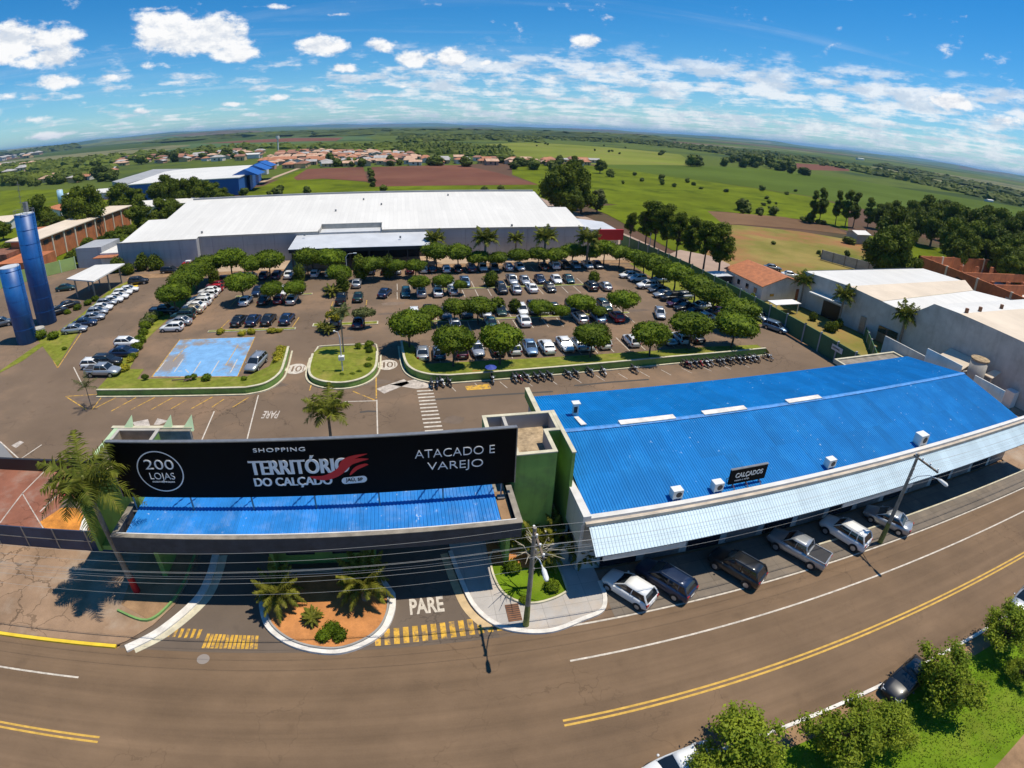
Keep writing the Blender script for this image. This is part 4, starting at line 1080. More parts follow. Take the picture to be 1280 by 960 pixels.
part(MB().hexa([(-107.5, 126.5, 6.6), (-97.4, 126.5, 6.3), (-97.4, 183, 6.3), (-107.5, 183, 6.6)], [(-107.5, 126.5, 6.9), (-97.4, 126.5, 6.55), (-97.4, 183, 6.55), (-107.5, 183, 6.9)]), 'roof', M['beigeroof'], bh)
for k in range(10): part(MB().box(-98.02, -97.7, 128.5 + k * 5.8, 129.0 + k * 5.8, 0, 6.25), 'pilaster', M['beigeroof'], bh)
for k in range(6): part(MB().box(-98.0, -97.9, 130.5 + k * 5.8, 132.8 + k * 5.8, 4.6, 5.6), 'window', M['dark'], bh)
MB().box(-103, -92.5, 115.5, 127.4, 0, 3.4).build('brick_annex', M['brick'], label='low orange brick annex at the near end of the long brick hall', category='building')
MB().box(-114, -103.2, 121, 129, 0, 4.6).build('brick_annex', M['brickdark'], label='darker brown brick annex left of the brick hall, beside the tall tank', category='building')
def fence(name, A, B, h, m, pm, n, lab, ph=None, cat='fence'):
    A, B = Vector(A), Vector(B); d = B - A; L = d.length; rz = math.atan2(d.y, d.x)
    r = empty(name, (A.x, A.y, 0), rz, label=lab, category=cat)
    MB().box(0, L, -.06, .06, .05, h).build('panel', m, r)
    for k in range(n + 1): MB().box(L * k / n - .12, L * k / n + .12, -.14, .14, 0, ph or h + .1).build('post', pm, r)
    return r
fence('lime_fence', (-160, 50), (-94, 105.5), 3.0, M['limefence'], M['palegreen'], 22, 'yellow-green boundary fence with pale posts behind the blue tanks')
fence('lime_fence', (-94, 105.5), (-82, 120), 3.0, M['limefence'], M['palegreen'], 5, 'short far stretch of the yellow-green fence up to the grey block')
fence('green_fence', (60.9, 45.2), (61.0, 60), 3.0, M['greenfence'], M['concrete'], 4, 'near stretch of the dark green boundary fence by the right edge of the car park', 3.2)
fence('green_fence', (61.0, 60), (60.6, 95), 3.0, M['greenfence'], M['concrete'], 8, 'middle stretch of the dark green boundary fence below the tall street trees', 3.2)
fence('green_fence', (60.6, 95), (57.5, 126), 3.0, M['greenfence'], M['concrete'], 7, 'far stretch of the dark green boundary fence beside the paved yard', 3.2)
MB().box(-1.1, 1.1, -.03, .03, -.4, .4).build('notice_board', M['kerbwhite'], label='small white notice board on the near stretch of the green fence', category='sign')
o = bpy.data.objects['notice_board']; o.location = (60.75, 52.4, 2.1); o.rotation_euler = (0, 0, R(90))
tt = text('lettering', 'SHOPPING', (-.95, .036, -.12), .36, M['dark'], o, rot=(R(90), 0, R(180)), sx=.9); tt.location = (.95, .04, -.12)
fence('grey_fence', (63.2, 45), (75.5, 60), 1.6, M['greenfence'], M['concrete'], 6, 'low green fence crossing the yard of the white hall', 1.8)
fence('block_wall', (111.5, 109), (117, 92.5), 2.7, M['paleconc'], M['parapet'], 5, 'grey block wall standing alone in the dry grass at the right', 2.75, 'wall')

# ------------------------------------------------------------------ right side: white halls
hl = empty('white_hall', (88, 60, 0), label='white hall with cream and white flat roof right of the green fence', category='building')
W1 = [(73.9, 76.3, 6.8), (75.3, 66, 7.1), (77.0, 52.8, 6.3)]
b = MB()
for (a, c) in ((W1[0], W1[1]), (W1[1], W1[2])):
    b.vf([(a[0], a[1], 0), (c[0], c[1], 0), (c[0], c[1], c[2]), (a[0], a[1], a[2])], [(0, 1, 2, 3)])
b.vf([(73.9, 76.3, 0), (110, 78, 0), (110, 78, 6.5), (73.9, 76.3, 6.8)], [(0, 3, 2, 1)])
part(b, 'wall', M['plaster'], hl)
part(MB().vf([(73.9, 76.3, 6.7), (75.3, 66, 6.9), (112, 66, 7.0), (112, 77, 6.6)], [(0, 1, 2, 3)]), 'roof', M['whiteroof'], hl)
part(MB().vf([(75.3, 66, 6.95), (76.2, 58.6, 6.7), (104, 59, 7.6), (112, 66, 7.3)], [(0, 1, 2, 3)]), 'roof', M['beigeroof'], hl)
part(MB().vf([(76.2, 58.6, 6.65), (77.0, 52.5, 6.1), (112, 50, 7.2), (104, 59, 7.55)], [(0, 1, 2, 3)]), 'roof', M['whiteroof'], hl)
def onwall(t, o_=.0):   # point on the hall's wall line
    A, B = Vector((73.9, 76.3)), Vector((79.4, 33.0)); p = A + (B - A) * t; d = (B - A).normalized(); n = Vector((d.y, -d.x))
    return p + n * o_, d, n
def wallbox(ya, yb, z0, z1, th, name, m, root):
    ta, tb = (76.3 - ya) / 43.3, (76.3 - yb) / 43.3
    a, d, n = onwall(ta); c, _, _ = onwall(tb)
    if n.x > 0: n = -n
    a1, c1 = a + n * th, c + n * th; a = a + n * .02; c = c + n * .02
    return part(MB().hexa([(a.x, a.y, z0), (a1.x, a1.y, z0), (c1.x, c1.y, z0), (c.x, c.y, z0)], [(a.x, a.y, z1), (a1.x, a1.y, z1), (c1.x, c1.y, z1), (c.x, c.y, z1)]), name, m, root)
wallbox(70.2, 66.2, 0, 3.0, .08, 'doorway', M['black'], hl)
wallbox(72.8, 65.2, 3.7, 3.9, 1.5, 'door_canopy', M['white'], hl)
wallbox(61.8, 60.7, 0, 3.0, .08, 'door', M['steel'], hl)
wallbox(58.0, 54.3, 0, 1.6, .08, 'garage_door', M['browndirt'], hl)
wallbox(58.0, 54.3, 1.6, 2.7, .1, 'window', M['glass'], hl)
h2 = empty('gabled_hall', (90, 44, 0), label='taller white hall with a stepped gable and cream roof at the right edge', category='building')
P2 = [(77.0, 53.4, 6.1), (77.45, 49.6, 9.3), (78.0, 45.4, 9.3), (79.4, 34.0, 8.8), (80.2, 28, 8.5)]
vs = [(p[0] - .12, p[1], 0) for p in P2] + [(p[0] - .12, p[1], p[2]) for p in P2]
part(MB().vf(vs, [(i, i + 1, 6 + i, 5 + i) for i in range(4)]).box(80.1, 120, 27.8, 28.0, 0, 8.4), 'wall', M['plaster'], h2)
part(MB().vf([(77.45, 49.6, 9.2), (78.0, 45.4, 9.2), (120, 44, 9.3), (120, 50, 8.6), (77.2, 52.6, 7.0), (120, 52.6, 7.2)], [(0, 1, 2, 3), (4, 0, 3, 5)]), 'roof', M['whiteroof'], h2)
part(MB().vf([(78.0, 45.4, 9.24), (79.4, 34.0, 8.75), (80.1, 28, 8.45), (120, 28, 8.5), (120, 44, 9.34)], [(0, 1, 2, 3, 4)]), 'roof', M['beigeroof'], h2)
for x, y in ((80, 45.5), (84, 45.6), (91, 45.8)): part(MB().tube([(x, y, 9.2), (x, y, 9.9)], .3, 10), 'roof_vent', M['rust'], h2)
ls = empty('lean_to', (76.5, 42, 0), label='cream-roofed lean-to built against the white gabled hall', category='shed')
part(MB().box(75.0, 77.9, 40.0, 44.5, 0, 2.6), 'wall', M['plaster'], ls)
part(MB().hexa([(74.6, 40.4, 2.7), (77.9, 40.4, 3.8), (77.7, 45.0, 3.8), (74.6, 45.0, 2.7)], [(74.6, 40.4, 2.85), (77.9, 40.4, 3.95), (77.7, 45.0, 3.95), (74.6, 45.0, 2.85)]), 'roof', M['beigeroof'], ls)
ct = empty('concrete_tank', (75.9, 38.9, 0), label='round concrete tank beside the cream lean-to', category='water tank')
MB().tube([(0, 0, 0), (0, 0, 4.9)], 1.25, 24).build('shell', M['paleconc'], ct, True); MB().tube([(0, 0, 4.9), (0, 0, 5.1)], 1.35, 24).build('lid', M['rubble'], ct)
o = MB().hexa([(76.6, 36.6, 2.9), (78.6, 36.6, 3.6), (78.3, 37.6, 3.6), (76.6, 38.0, 2.9)], [(76.6, 36.6, 3.05), (78.6, 36.6, 3.75), (78.3, 37.6, 3.75), (76.6, 38.0, 3.05)]).box(76.7, 76.85, 36.7, 36.85, 0, 2.95).build('door_hood', M['beigeroof'], label='small cream roof piece right of the round concrete tank', category='canopy')
MB().box(77.6, 79.0, 33.2, 34.6, 0, 2.3).build('white_cabinet', M['acwhite'], label='white cabinet against the hall wall at the right edge', category='cabinet')
# brick shell under construction
cb = empty('brick_shell', (145, 80, 0), label='roofless brick building under construction above the white halls', category='building')
A, B_, C_, D_ = (134, 94), (127.5, 58), (163, 52), (166, 90)
b = MB().ribbon([A, B_], .4, 0, 5).ribbon([A, D_], .4, 0, 5).ribbon([D_, C_], .4, 0, 5).ribbon([B_, C_], .4, 0, 5).ribbon([(132.0, 80), (165, 76)], .35, 2.4, 4.6).ribbon([(130, 70), (164, 66)], .35, 2.2, 4.6)
part(b, 'brick_wall', M['brick'], cb)
part(MB().poly([A, B_, C_, D_], .5), 'floor', M['kerbwhite'], cb)
for k in range(8):
    t = k / 7
    for P, Q in ((A, B_), (A, D_)):
        x, y = P[0] + (Q[0] - P[0]) * t, P[1] + (Q[1] - P[1]) * t
        part(MB().box(x - .28, x + .28, y - .28, y + .28, 0, 5.1), 'pillar', M['brick'] if k % 2 else M['beigeroof'], cb)
for k in range(5):
    x, y = 134 + k * 6.5, 85.5 - k * .8
    part(MB().box(x - .4, x + .4, y - .4, y + .4, .5, 4.8), 'pillar', M['brick'], cb); part(MB().box(x - .4, x + .4, y - 14.4, y - 13.6, .5, 4.8), 'pillar', M['brick'], cb)
part(MB().box(130.9, 131.2, 77.2, 80, 1.2, 3.4), 'window_opening', M['black'], cb)
part(MB().ribbon([(129.2, 66), (127.2, 57.8)], .7, 0, 3.6), 'rendered_wall', M['plaster'], cb)
# tile-roofed house
def gable_house(x0, x1, y0, y1, h, rh, ridge_y, wm, rm, label, name='house', cat='house', parts=True, eave=.4, group=None):
    r = empty(name, ((x0 + x1) / 2, (y0 + y1) / 2, 0), label=label, category=cat, group=group)
    w, d = (x1 - x0) / 2, (y1 - y0) / 2
    b = MB().box(-w, w, -d, d, 0, h)
    if ridge_y: b.vf([(-w, -d, h), (w, -d, h), (0, -d, h + rh)], [(0, 1, 2)]).vf([(-w, d, h), (w, d, h), (0, d, h + rh)], [(1, 0, 2)])
    else: b.vf([(-w, -d, h), (-w, d, h), (-w, 0, h + rh)], [(0, 2, 1)]).vf([(w, -d, h), (w, d, h), (w, 0, h + rh)], [(0, 1, 2)])
    b.build('wall', wm, r)
    e = eave; k = rh / (w if ridge_y else d)
    if ridge_y:
        vs = [(-w - e, -d - e, h - e * k + .06), (0, -d - e, h + rh + .06), (0, d + e, h + rh + .06), (-w - e, d + e, h - e * k + .06), (w + e, -d - e, h - e * k + .06), (w + e, d + e, h - e * k + .06)]
    else:
        vs = [(-w - e, -d - e, h - e * k + .06), (-w - e, 0, h + rh + .06), (w + e, 0, h + rh + .06), (w + e, -d - e, h - e * k + .06), (-w - e, d + e, h - e * k + .06), (w + e, d + e, h - e * k + .06)]
        vs = [vs[0], vs[1], vs[2], vs[3], vs[4], vs[5]]
    fs = [(0, 1, 2, 3), (1, 4, 5, 2)]
    top = [(v[0], v[1], v[2] + .12) for v in vs]
    MB().vf(vs + top, fs + [tuple(i + 6 for i in f) for f in fs] + [(0, 3, 9, 6), (4, 5, 11, 10), (0, 1, 7, 6), (1, 4, 10, 7), (3, 2, 8, 9), (2, 5, 11, 8)]).build('roof', rm, r)
    return r, w, d
hs_, w_, d_ = gable_house(67, 78, 79, 91.5, 3.0, 1.7, True, M['whiteplaster'], M['tileroof'], 'small white house with an orange tiled gable roof beyond the green fence')
for y in (-4.2, -1.5, 1.4, 4.3): MB().box(-w_ - .06, -w_ - .005, y - .45, y + .45, 1.1, 2.1).build('window', M['glass'], hs_)
MB().box(3.2, 4.3, -d_ - .06, -d_ - .005, 0, 2.2).build('door', M['brickdark'], hs_)
MB().box(-3.4, -2.4, -d_ - .05, -d_ - .005, .9, 1.4).build('number_panel', M['yellow'], hs_)
gable_house(62.6, 66.4, 88.5, 91.5, 2.2, .1, True, M['dark'], M['greyroof'], 'dark lean-to shelter with a flat grey roof left of the tiled house', name='shelter', cat='shelter')
gable_house(146, 152, 128, 133, 3.2, .8, False, M['paleconc'], M['whiteroof'], 'grey shed with a white roof among the dark trees at the right', name='shed', cat='shed')
MB().box(64.5, 70.5, 71.5, 74.0, 1.9, 2.0).box(64.8, 64.9, 71.8, 71.9, 0, 1.9).box(70.1, 70.2, 71.8, 71.9, 0, 1.9).box(64.8, 64.9, 73.7, 73.8, 0, 1.9).build('white_awning', M['white'], label='small white awning in the yard below the tiled house', category='canopy')
# houses left of the brick hall
for i, (px, py, w, d, h, rm, lab) in enumerate(((66, 290, 18, 12, 3.2, 'tileroof', 'low building with a long orange tiled roof behind the cream-roofed brick hall'),
     (68, 262, 13, 10, 3.0, 'tileroof', 'small orange-roofed house among trees behind the brick hall'),
     (6, 275, 14, 12, 3.0, 'beigeroof', 'pale-roofed house at the left edge behind the tall blue tank'),
     (8, 314, 12, 10, 3.0, 'beigeroof', 'pale house left of the tall blue tank, lower left edge'),
     (100, 288 - 38, 10, 9, 3.2, 'whiteroof', 'grey and white house right of the big round tree at the left'),
     (88, 246 - 0, 9, 7, 3.5, 'whiteroof', 'white shed just behind the pale blue cylindrical tank'))):
    x, y = G(px, py, 3)
    if i == 4: x, y = G(133, 240, 3)
    gable_house(x - w / 2, x + w / 2, y - d / 2, y + d / 2, h, 1.6, i % 2 == 1, M['whiteplaster'], M[rm], lab)
x, y = G(77, 255)
t = empty('blue_tank', (x, y, 0), label='pale blue cylindrical water tank in the left background', category='water tank')
hh = HT((77, 255), (72, 238)); MB().tube([(0, 0, 0), (0, 0, hh)], 1.6, 20).build('shell', M['lightblue'], t, True); MB().tube([(0, 0, hh), (0, 0, hh + .3)], 1.4, 20).build('lid', M['whiteroof'], t)
# blue and white factory in the distance
fa = empty('factory', (-120, 300, 0), label='large blue factory with a bright white roof beyond the warehouse', category='factory')
fp = GP((160, 231.5), (298, 222.5), (309, 217.5), (312, 218), (326, 208), (324, 206.5), (228, 212), (207, 215), (187, 222), z=8)
part(MB().prism(fp, 0, 7.9), 'wall', M['industryblue'], fa)
part(MB().prism(offs(fp, -.3), 7.9, 8.3), 'roof', M['whiteroof'], fa)
fp2 = GP((140, 227), (192, 211.5), (228, 211), (207, 214.5), (186, 221.5), (158, 230), z=6)
part(MB().prism(fp2, 0, 6), 'side_hall', M['concrete'], fa)
for (px, py, s) in ((306, 219, 7), (318, 213, 7), (325, 208.5, 7)):
    x, y = G(px, py, 8)
    part(MB().vf([(x - s, y - 1, 8), (x + s, y - 1, 8), (x, y - 1, 11), (x - s, y + 14, 8), (x + s, y + 14, 8), (x, y + 14, 11)], [(0, 1, 2), (3, 5, 4), (0, 2, 5, 3), (1, 4, 5, 2)]), 'gable', M['industryblue'], fa)
for (px, py) in ((304, 230), (316, 223), (326, 218)):
    x, y = G(px, py); part(MB().box(x - 5, x + 5, y - 3, y + 3, 0, 4), 'loading_bay', M['whiteplaster'], fa)
for i, (px, py, w) in enumerate(((192, 252, 16), (203, 254, 10), (216, 251, 12), (240, 250, 10), (246 + 8, 248, 9))):
    x, y = G(px, py, 4)
    gable_house(x - w / 2, x + w / 2, y - 4, y + 4, 3.5, 1.0, False, M['whiteplaster'], M['whiteroof'], 'white-roofed shed, %s from the left in the row before the factory trees' % ORD[i + 1], name='shed', cat='shed', group='white sheds before the factory')

# ------------------------------------------------------------------ cars
PAINT = {}
def paint(key, c, metal=0.0):
    PAINT[key] = mat('paint_' + key, c, .34, metal=metal, coat=.7, spec=.5)
paint('white', (.76, .76, .74)); paint('silver', (.42, .44, .46), .55); paint('black', (.012, .013, .015)); paint('navy', (.012, .028, .075), .2)
paint('grey', (.13, .145, .165), .4); paint('red', (.42, .008, .02)); paint('maroon', (.16, .01, .02)); paint('teal', (.015, .07, .085), .2); paint('gold', (.48, .42, .3), .4)
paint('darkgreen', (.012, .04, .03), .2); paint('steelblue', (.15, .24, .36), .5); paint('purple', (.09, .03, .07), .3)
dm('carglass', (.012, .016, .02), .06, spec=.9); dm('tyre', (.015, .015, .016), .85); dm('rim', (.45, .46, .48), .35, metal=.7)
dm('headlamp', (.65, .68, .7), .12, spec=.8); dm('taillamp', (.35, .01, .01), .25); dm('blacktrim', (.02, .02, .022), .6); dm('bedliner', (.03, .03, .033), .8)

# lower body stations: x, half width, z bottom, z shoulder;  cabin: rear base, rear roof, front roof, front base, roof height, belt height
SPEC = {
 'hatchback': dict(L=3.9, W=1.68, st=[(-1.95, .62, .38, .72), (-1.88, .76, .27, .86), (-1.5, .82, .22, .93), (0, .84, .2, .92), (.75, .83, .2, .93), (1.2, .80, .22, .86), (1.75, .72, .28, .72), (1.93, .58, .36, .58)],
                   cab=(-1.86, -1.48, .12, .92, 1.46, .90), wb=2.48, r=.30),
 'sedan': dict(L=4.4, W=1.74, st=[(-2.2, .64, .4, .74), (-2.12, .78, .28, .90), (-1.6, .84, .22, .94), (0, .87, .2, .92), (.9, .86, .2, .92), (1.4, .82, .22, .85), (2.0, .74, .28, .72), (2.18, .6, .38, .58)],
               cab=(-1.55, -.92, .25, 1.05, 1.44, .91), wb=2.6, r=.31),
 'wagon': dict(L=4.5, W=1.78, st=[(-2.25, .72, .42, .82), (-2.18, .82, .28, .95), (-1.6, .87, .24, .98), (0, .89, .22, .96), (1.0, .88, .22, .96), (1.5, .84, .24, .88), (2.1, .76, .3, .74), (2.25, .62, .4, .6)],
               cab=(-2.14, -1.78, .35, 1.18, 1.52, .95), wb=2.65, r=.32),
 'suv': dict(L=4.35, W=1.82, st=[(-2.17, .74, .45, .9), (-2.12, .84, .34, 1.04), (-1.5, .89, .3, 1.08), (0, .91, .3, 1.06), (.95, .90, .3, 1.07), (1.4, .87, .32, 1.0), (2.0, .8, .36, .88), (2.16, .66, .46, .7)],
             cab=(-2.05, -1.72, .3, 1.02, 1.68, 1.05), wb=2.67, r=.36),
 'pickup': dict(L=5.1, W=1.8, st=[(-2.55, .78, .5, .96), (-2.5, .86, .42, 1.06), (-1.0, .89, .36, 1.08), (0, .9, .36, 1.08), (1.2, .9, .36, 1.1), (1.7, .87, .38, 1.02), (2.35, .8, .42, .9), (2.53, .66, .5, .72)],
                cab=(-.92, -.7, .62, 1.28, 1.72, 1.07), wb=3.05, r=.37),
}
def car_proto(kind, colour, detail=True):
    S = SPEC[kind]; pm = PAINT[colour]; L, Wd = S['L'], S['W'] / 2
    root = empty(kind if kind != 'suv' else 'sport_utility_car', (0, 0, 0))
    # body
    b = MB(); rings = []
    for (x, w, zb, zt) in S['st']:
        h = [(w * .86, zb), (w, zb + .14), (w + .012, (zb + zt) / 2), (w * .985, zt - .09), (w * .90, zt), (w * .45, zt + .035)]
        ring = h + [(0, zt + .045)] + [(-y, z) for y, z in reversed(h)]
        rings.append([(x, y, z) for y, z in ring])
    n = len(rings[0]); vs = [p for r_ in rings for p in r_]
    fs = [(i * n + j, i * n + (j + 1) % n, (i + 1) * n + (j + 1) % n, (i + 1) * n + j) for i in range(len(rings) - 1) for j in range(n)]
    fs += [tuple(reversed(range(n))), tuple(range((len(rings) - 1) * n, len(rings) * n))]
    fs = [tuple(reversed(f)) for f in fs]
    b.vf(vs, fs)
    wb, rr = S['wb'] / 2, S['r']
    body = b.build('body', [pm], root, smooth=True)
    # wheel arches and trim
    for sx_ in (-1, 1):
        for sy_ in (-1, 1):
            yy = sy_ * (Wd + .003)
            c = [(sx_ * wb + (rr + .055) * math.cos(t), yy, max(rr + (rr + .055) * math.sin(t), .2)) for t in np.linspace(-.3, math.pi + .3, 14)]
            MB().vf(c, [tuple(range(14)) if sy_ < 0 else tuple(reversed(range(14)))]).build('wheel_arch', M['blacktrim'], body)
    MB().box(L / 2 - .06, L / 2 - .005, -.45, .45, .42, .56).build('grille', M['blacktrim'], body)
    MB().box(-L / 2 - .02, -L / 2 + .04, -.24, .24, .52, .64).build('number_plate', M['acwhite'], body)
    # cabin
    xr, x2, x3, xf, zr, zb = S['cab']; wbz, wt = Wd * .90, Wd * .70
    bb_ = [(xr, -wbz * .94, zb), (xf, -wbz * .93, zb), (xf, wbz * .93, zb), (xr, wbz * .94, zb)]
    mid = [(xr + (x2 - xr) * .5, -wbz * .90, (zb + zr) / 2), (xf + (x3 - xf) * .5, -wbz * .88, (zb + zr) / 2), (xf + (x3 - xf) * .5, wbz * .88, (zb + zr) / 2), (xr + (x2 - xr) * .5, wbz * .90, (zb + zr) / 2)]
    tt = [(x2, -wt, zr - .05), (x3, -wt, zr - .05), (x3, wt, zr - .05), (x2, wt, zr - .05)]
    MB().hexa(bb_, mid).hexa(mid, tt).build('window_glass', M['carglass'], root)
    b = MB()
    nx, ny = 5, 5; g = []
    for i in range(nx):
        for j in range(ny):
            u, v = i / (nx - 1), j / (ny - 1) * 2 - 1
            x = x2 - .05 + (x3 - x2 + .12) * u
            g.append((x, v * (wt + .03) * (1 - .05 * (2 * u - 1)**2), zr - .035 + .055 * (1 - v * v * .9) * (1 - (2 * u - 1)**4 * .6)))
    k = len(g)
    fs = [(i * ny + j, (i + 1) * ny + j, (i + 1) * ny + j + 1, i * ny + j + 1) for i in range(nx - 1) for j in range(ny - 1)]
    edge = [i * ny for i in range(nx)] + [(nx - 1) * ny + j for j in range(1, ny)] + [i * ny + ny - 1 for i in range(nx - 2, -1, -1)] + [j for j in range(ny - 2, 0, -1)]
    lo = [(g[e][0], g[e][1], zr - .09) for e in edge]
    fs += [(edge[i], k + i, k + (i + 1) % len(edge), edge[(i + 1) % len(edge)]) for i in range(len(edge))]
    b.vf(g + lo, fs)
    roof = b.build('roof', [pm], root, smooth=True)
    xm = (xr + xf) / 2 - .05
    for i in (0, 1, 2, 3):
        MB().tube([bb_[i], mid[i], tt[i]], .045 if i in (1, 2) else .07, 5).build('pillar', [pm], roof)
    for s in (-1, 1):
        MB().tube([(xm, s * wbz * .945, zb), (xm - .02, s * wbz * .90, (zb + zr) / 2), (xm - .04, s * wt, zr - .05)], .035, 5).build('pillar', [pm], roof)
        if kind in ('wagon', 'suv'): MB().tube([(xr + .75, s * wbz * .945, zb), (xr + .78, s * wbz * .90, (zb + zr) / 2), (xr + .8, s * wt, zr - .05)], .04, 5).build('pillar', [pm], roof)
    # pickup bed
    if kind == 'pickup':
        MB().box(-2.42, -1.02, -.74, .74, 1.11, 1.135).build('cargo_bed', pm if colour == 'black' else M['bedliner'], root)
        MB().box(-2.5, -1.0, -.84, -.76, 1.09, 1.2).box(-2.5, -1.0, .76, .84, 1.09, 1.2).box(-2.52, -2.44, -.84, .84, 1.09, 1.2).build('bed_rail', [pm], root)
    zt = S['st'][-2][3]; zt2 = S['st'][1][3]
    for s in (-1, 1):
        MB().hexa([(L / 2 - .34, s * .60 - .17, zt - .2), (L / 2 - .03, s * .50 - .14, zt - .22), (L / 2 - .03, s * .50 + .14, zt - .22), (L / 2 - .34, s * .60 + .17, zt - .2)],
                  [(L / 2 - .36, s * .60 - .15, zt - .01), (L / 2 - .1, s * .50 - .12, zt - .05), (L / 2 - .1, s * .50 + .12, zt - .05), (L / 2 - .36, s * .60 + .15, zt - .01)]).build('headlight', M['headlamp'], root)
        MB().box(-L / 2 - .0, -L / 2 + .16, s * .63 - .13, s * .63 + .13, zt2 - .26, zt2 - .02).build('taillight', M['taillamp'], root)
        MB().ball((xf - .18, s * (Wd + .08), zb + .06), .085, nu=8, nv=5, sz=.8).build('mirror', [pm], root, smooth=True)
    for sx_ in (-1, 1):
        for sy_ in (-1, 1):
            yo = sy_ * (Wd + .022); yi = sy_ * (Wd - .18)
            b = MB().tube([(0, yi - yo, 0), (0, 0, 0)], rr, 18, 0)
            w_ = b.build('wheel', M['tyre'], root); w_.location = (sx_ * wb, yo, rr)
            c = [(.62 * rr * math.cos(t), sy_ * .006, .62 * rr * math.sin(t)) for t in np.linspace(0, 2 * math.pi, 12, endpoint=False)]
            b = MB().vf(c, [tuple(range(12)) if sy_ < 0 else tuple(reversed(range(12)))])
            for q in range(5):
                t = q * 2 * math.pi / 5
                b.ball((.4 * rr * math.cos(t), sy_ * .008, .4 * rr * math.sin(t)), .012, 0, 4, 3)
            b.build('rim', M['rim'], w_)
    if kind in ('suv', 'wagon'):
        for s in (-1, 1): MB().tube([(x2 + .15, s * (wt - .08), zr + .05), (x3 - .15, s * (wt - .08), zr + .05)], .02, 4).build('roof_rail', M['steel'], root)
    return root

PROTO = {}
def car(kind, colour, x, y, rz, label, group, z=0.0):
    key = (kind, colour)
    if key not in PROTO:
        PROTO[key] = car_proto(kind, colour); o = PROTO[key]
    else: o = copy_tree(PROTO[key])
    place(o, (x, y, z), rz, label=label, category={'pickup': 'pickup truck'}.get(kind, 'car'), group=group)
    return o
KN = {'hatchback': 'hatchback', 'sedan': 'sedan', 'wagon': 'estate car', 'suv': 'SUV', 'pickup': 'pickup'}
CN = {'navy': 'dark navy', 'teal': 'dark teal', 'darkgreen': 'dark green', 'steelblue': 'blue-grey', 'gold': 'pale gold', 'purple': 'dark purple'}
SH = dict(h='hatchback', s='sedan', w='wagon', u='suv', p='pickup')
rc = random.Random(4)
UP, DN, RT, LF = R(90), R(-90), 0.0, R(180)
def row(cars, y, rz, rowname, jitter=.25, group=None, flip=None):
    """cars: (photo x, photo y, type letter, colour[, heading])"""
    cars = sorted(cars, key=lambda c: c[0])
    for i, c in enumerate(cars):
        x, gy = G(c[0], c[1], .7)
        yy = y if y is not None else gy
        hd = c[4] if len(c) > 4 else rz
        lab = '%s %s, %s from left in %s' % (CN.get(c[3], c[3]), KN[SH[c[2]]], ORD[i + 1], rowname)
        car(SH[c[2]], c[3], x, yy + rc.uniform(-jitter, jitter), hd + rc.uniform(-.035, .035), lab, group or 'cars in ' + rowname)
def col(cars, x, rz, rowname, jitter=.25):
    cars = sorted(cars, key=lambda c: -c[1])
    for i, c in enumerate(cars):
        gx_, gy = G(c[0], c[1], .7)
        hd = c[4] if len(c) > 4 else rz
        lab = '%s %s, %s from near end of %s' % (CN.get(c[3], c[3]), KN[SH[c[2]]], ORD[i + 1], rowname)
        car(SH[c[2]], c[3], (x if x is not None else gx_) + rc.uniform(-jitter, jitter), gy, hd + rc.uniform(-.03, .03), lab, 'cars in ' + rowname)
row([(527.5, 434, 's', 'silver'), (551, 450, 'h', 'steelblue'), (580, 450, 'h', 'purple'), (598, 440, 's', 'silver', DN), (626, 443, 's', 'black'), (647, 442, 'h', 'white'), (665, 437, 's', 'steelblue', DN),
     (690, 442, 's', 'white'), (710, 434, 's', 'white', DN), (731, 437, 's', 'silver'), (743, 440, 'h', 'white'), (761.5, 436, 'h', 'white'), (803, 437, 'h', 'white'), (846, 432, 'w', 'silver', DN), (867, 434, 'h', 'white'), (882, 430, 's', 'black')],
    63.9, UP, 'the front row above the retaining wall')
row([(569, 406.5, 'h', 'silver'), (614, 404.5, 's', 'teal'), (658.5, 405, 's', 'white'), (729, 401, 'w', 'silver'), (750.5, 398.5, 's', 'steelblue'), (775, 398.5, 'h', 'red')], 73.7, UP, 'second row, near line')
row([(518, 395, 'h', 'white'), (536, 397, 'w', 'black', DN), (558.5, 395.5, 's', 'grey', DN), (585, 395, 'u', 'grey', DN), (609, 393, 's', 'silver', DN), (628, 391, 's', 'darkgreen'), (655, 390, 'h', 'white'), (672.5, 393, 'u', 'navy'), (683, 392, 'h', 'white'),
     (697, 389.5, 's', 'black', DN), (719, 387, 'u', 'navy'), (741, 386, 'u', 'navy', DN), (761, 386.5, 'w', 'darkgreen')], 78.6, DN, 'second row, far line')
row([(507.5, 370, 'h', 'teal', DN), (527, 368, 'w', 'silver'), (548, 368, 's', 'white'), (567, 366.5, 'h', 'silver'), (629, 364, 'u', 'black', DN), (646.5, 363, 's', 'silver'), (667, 362, 's', 'white'), (690, 361.5, 'h', 'black', DN), (742.5, 360, 'u', 'black'), (759, 358.5, 's', 'silver')],
    89.9, UP, 'third row, near line')
row([(548, 357, 's', 'teal', DN), (564, 356, 's', 'silver', DN), (584, 359, 'p', 'steelblue', DN), (641, 351, 'p', 'silver', DN), (658, 352, 's', 'silver'), (676, 349, 's', 'navy', DN), (698, 351, 's', 'white', DN), (713, 350, 's', 'teal', DN), (523, 357, 'h', 'navy')],
    95.2, DN, 'third row, far line')
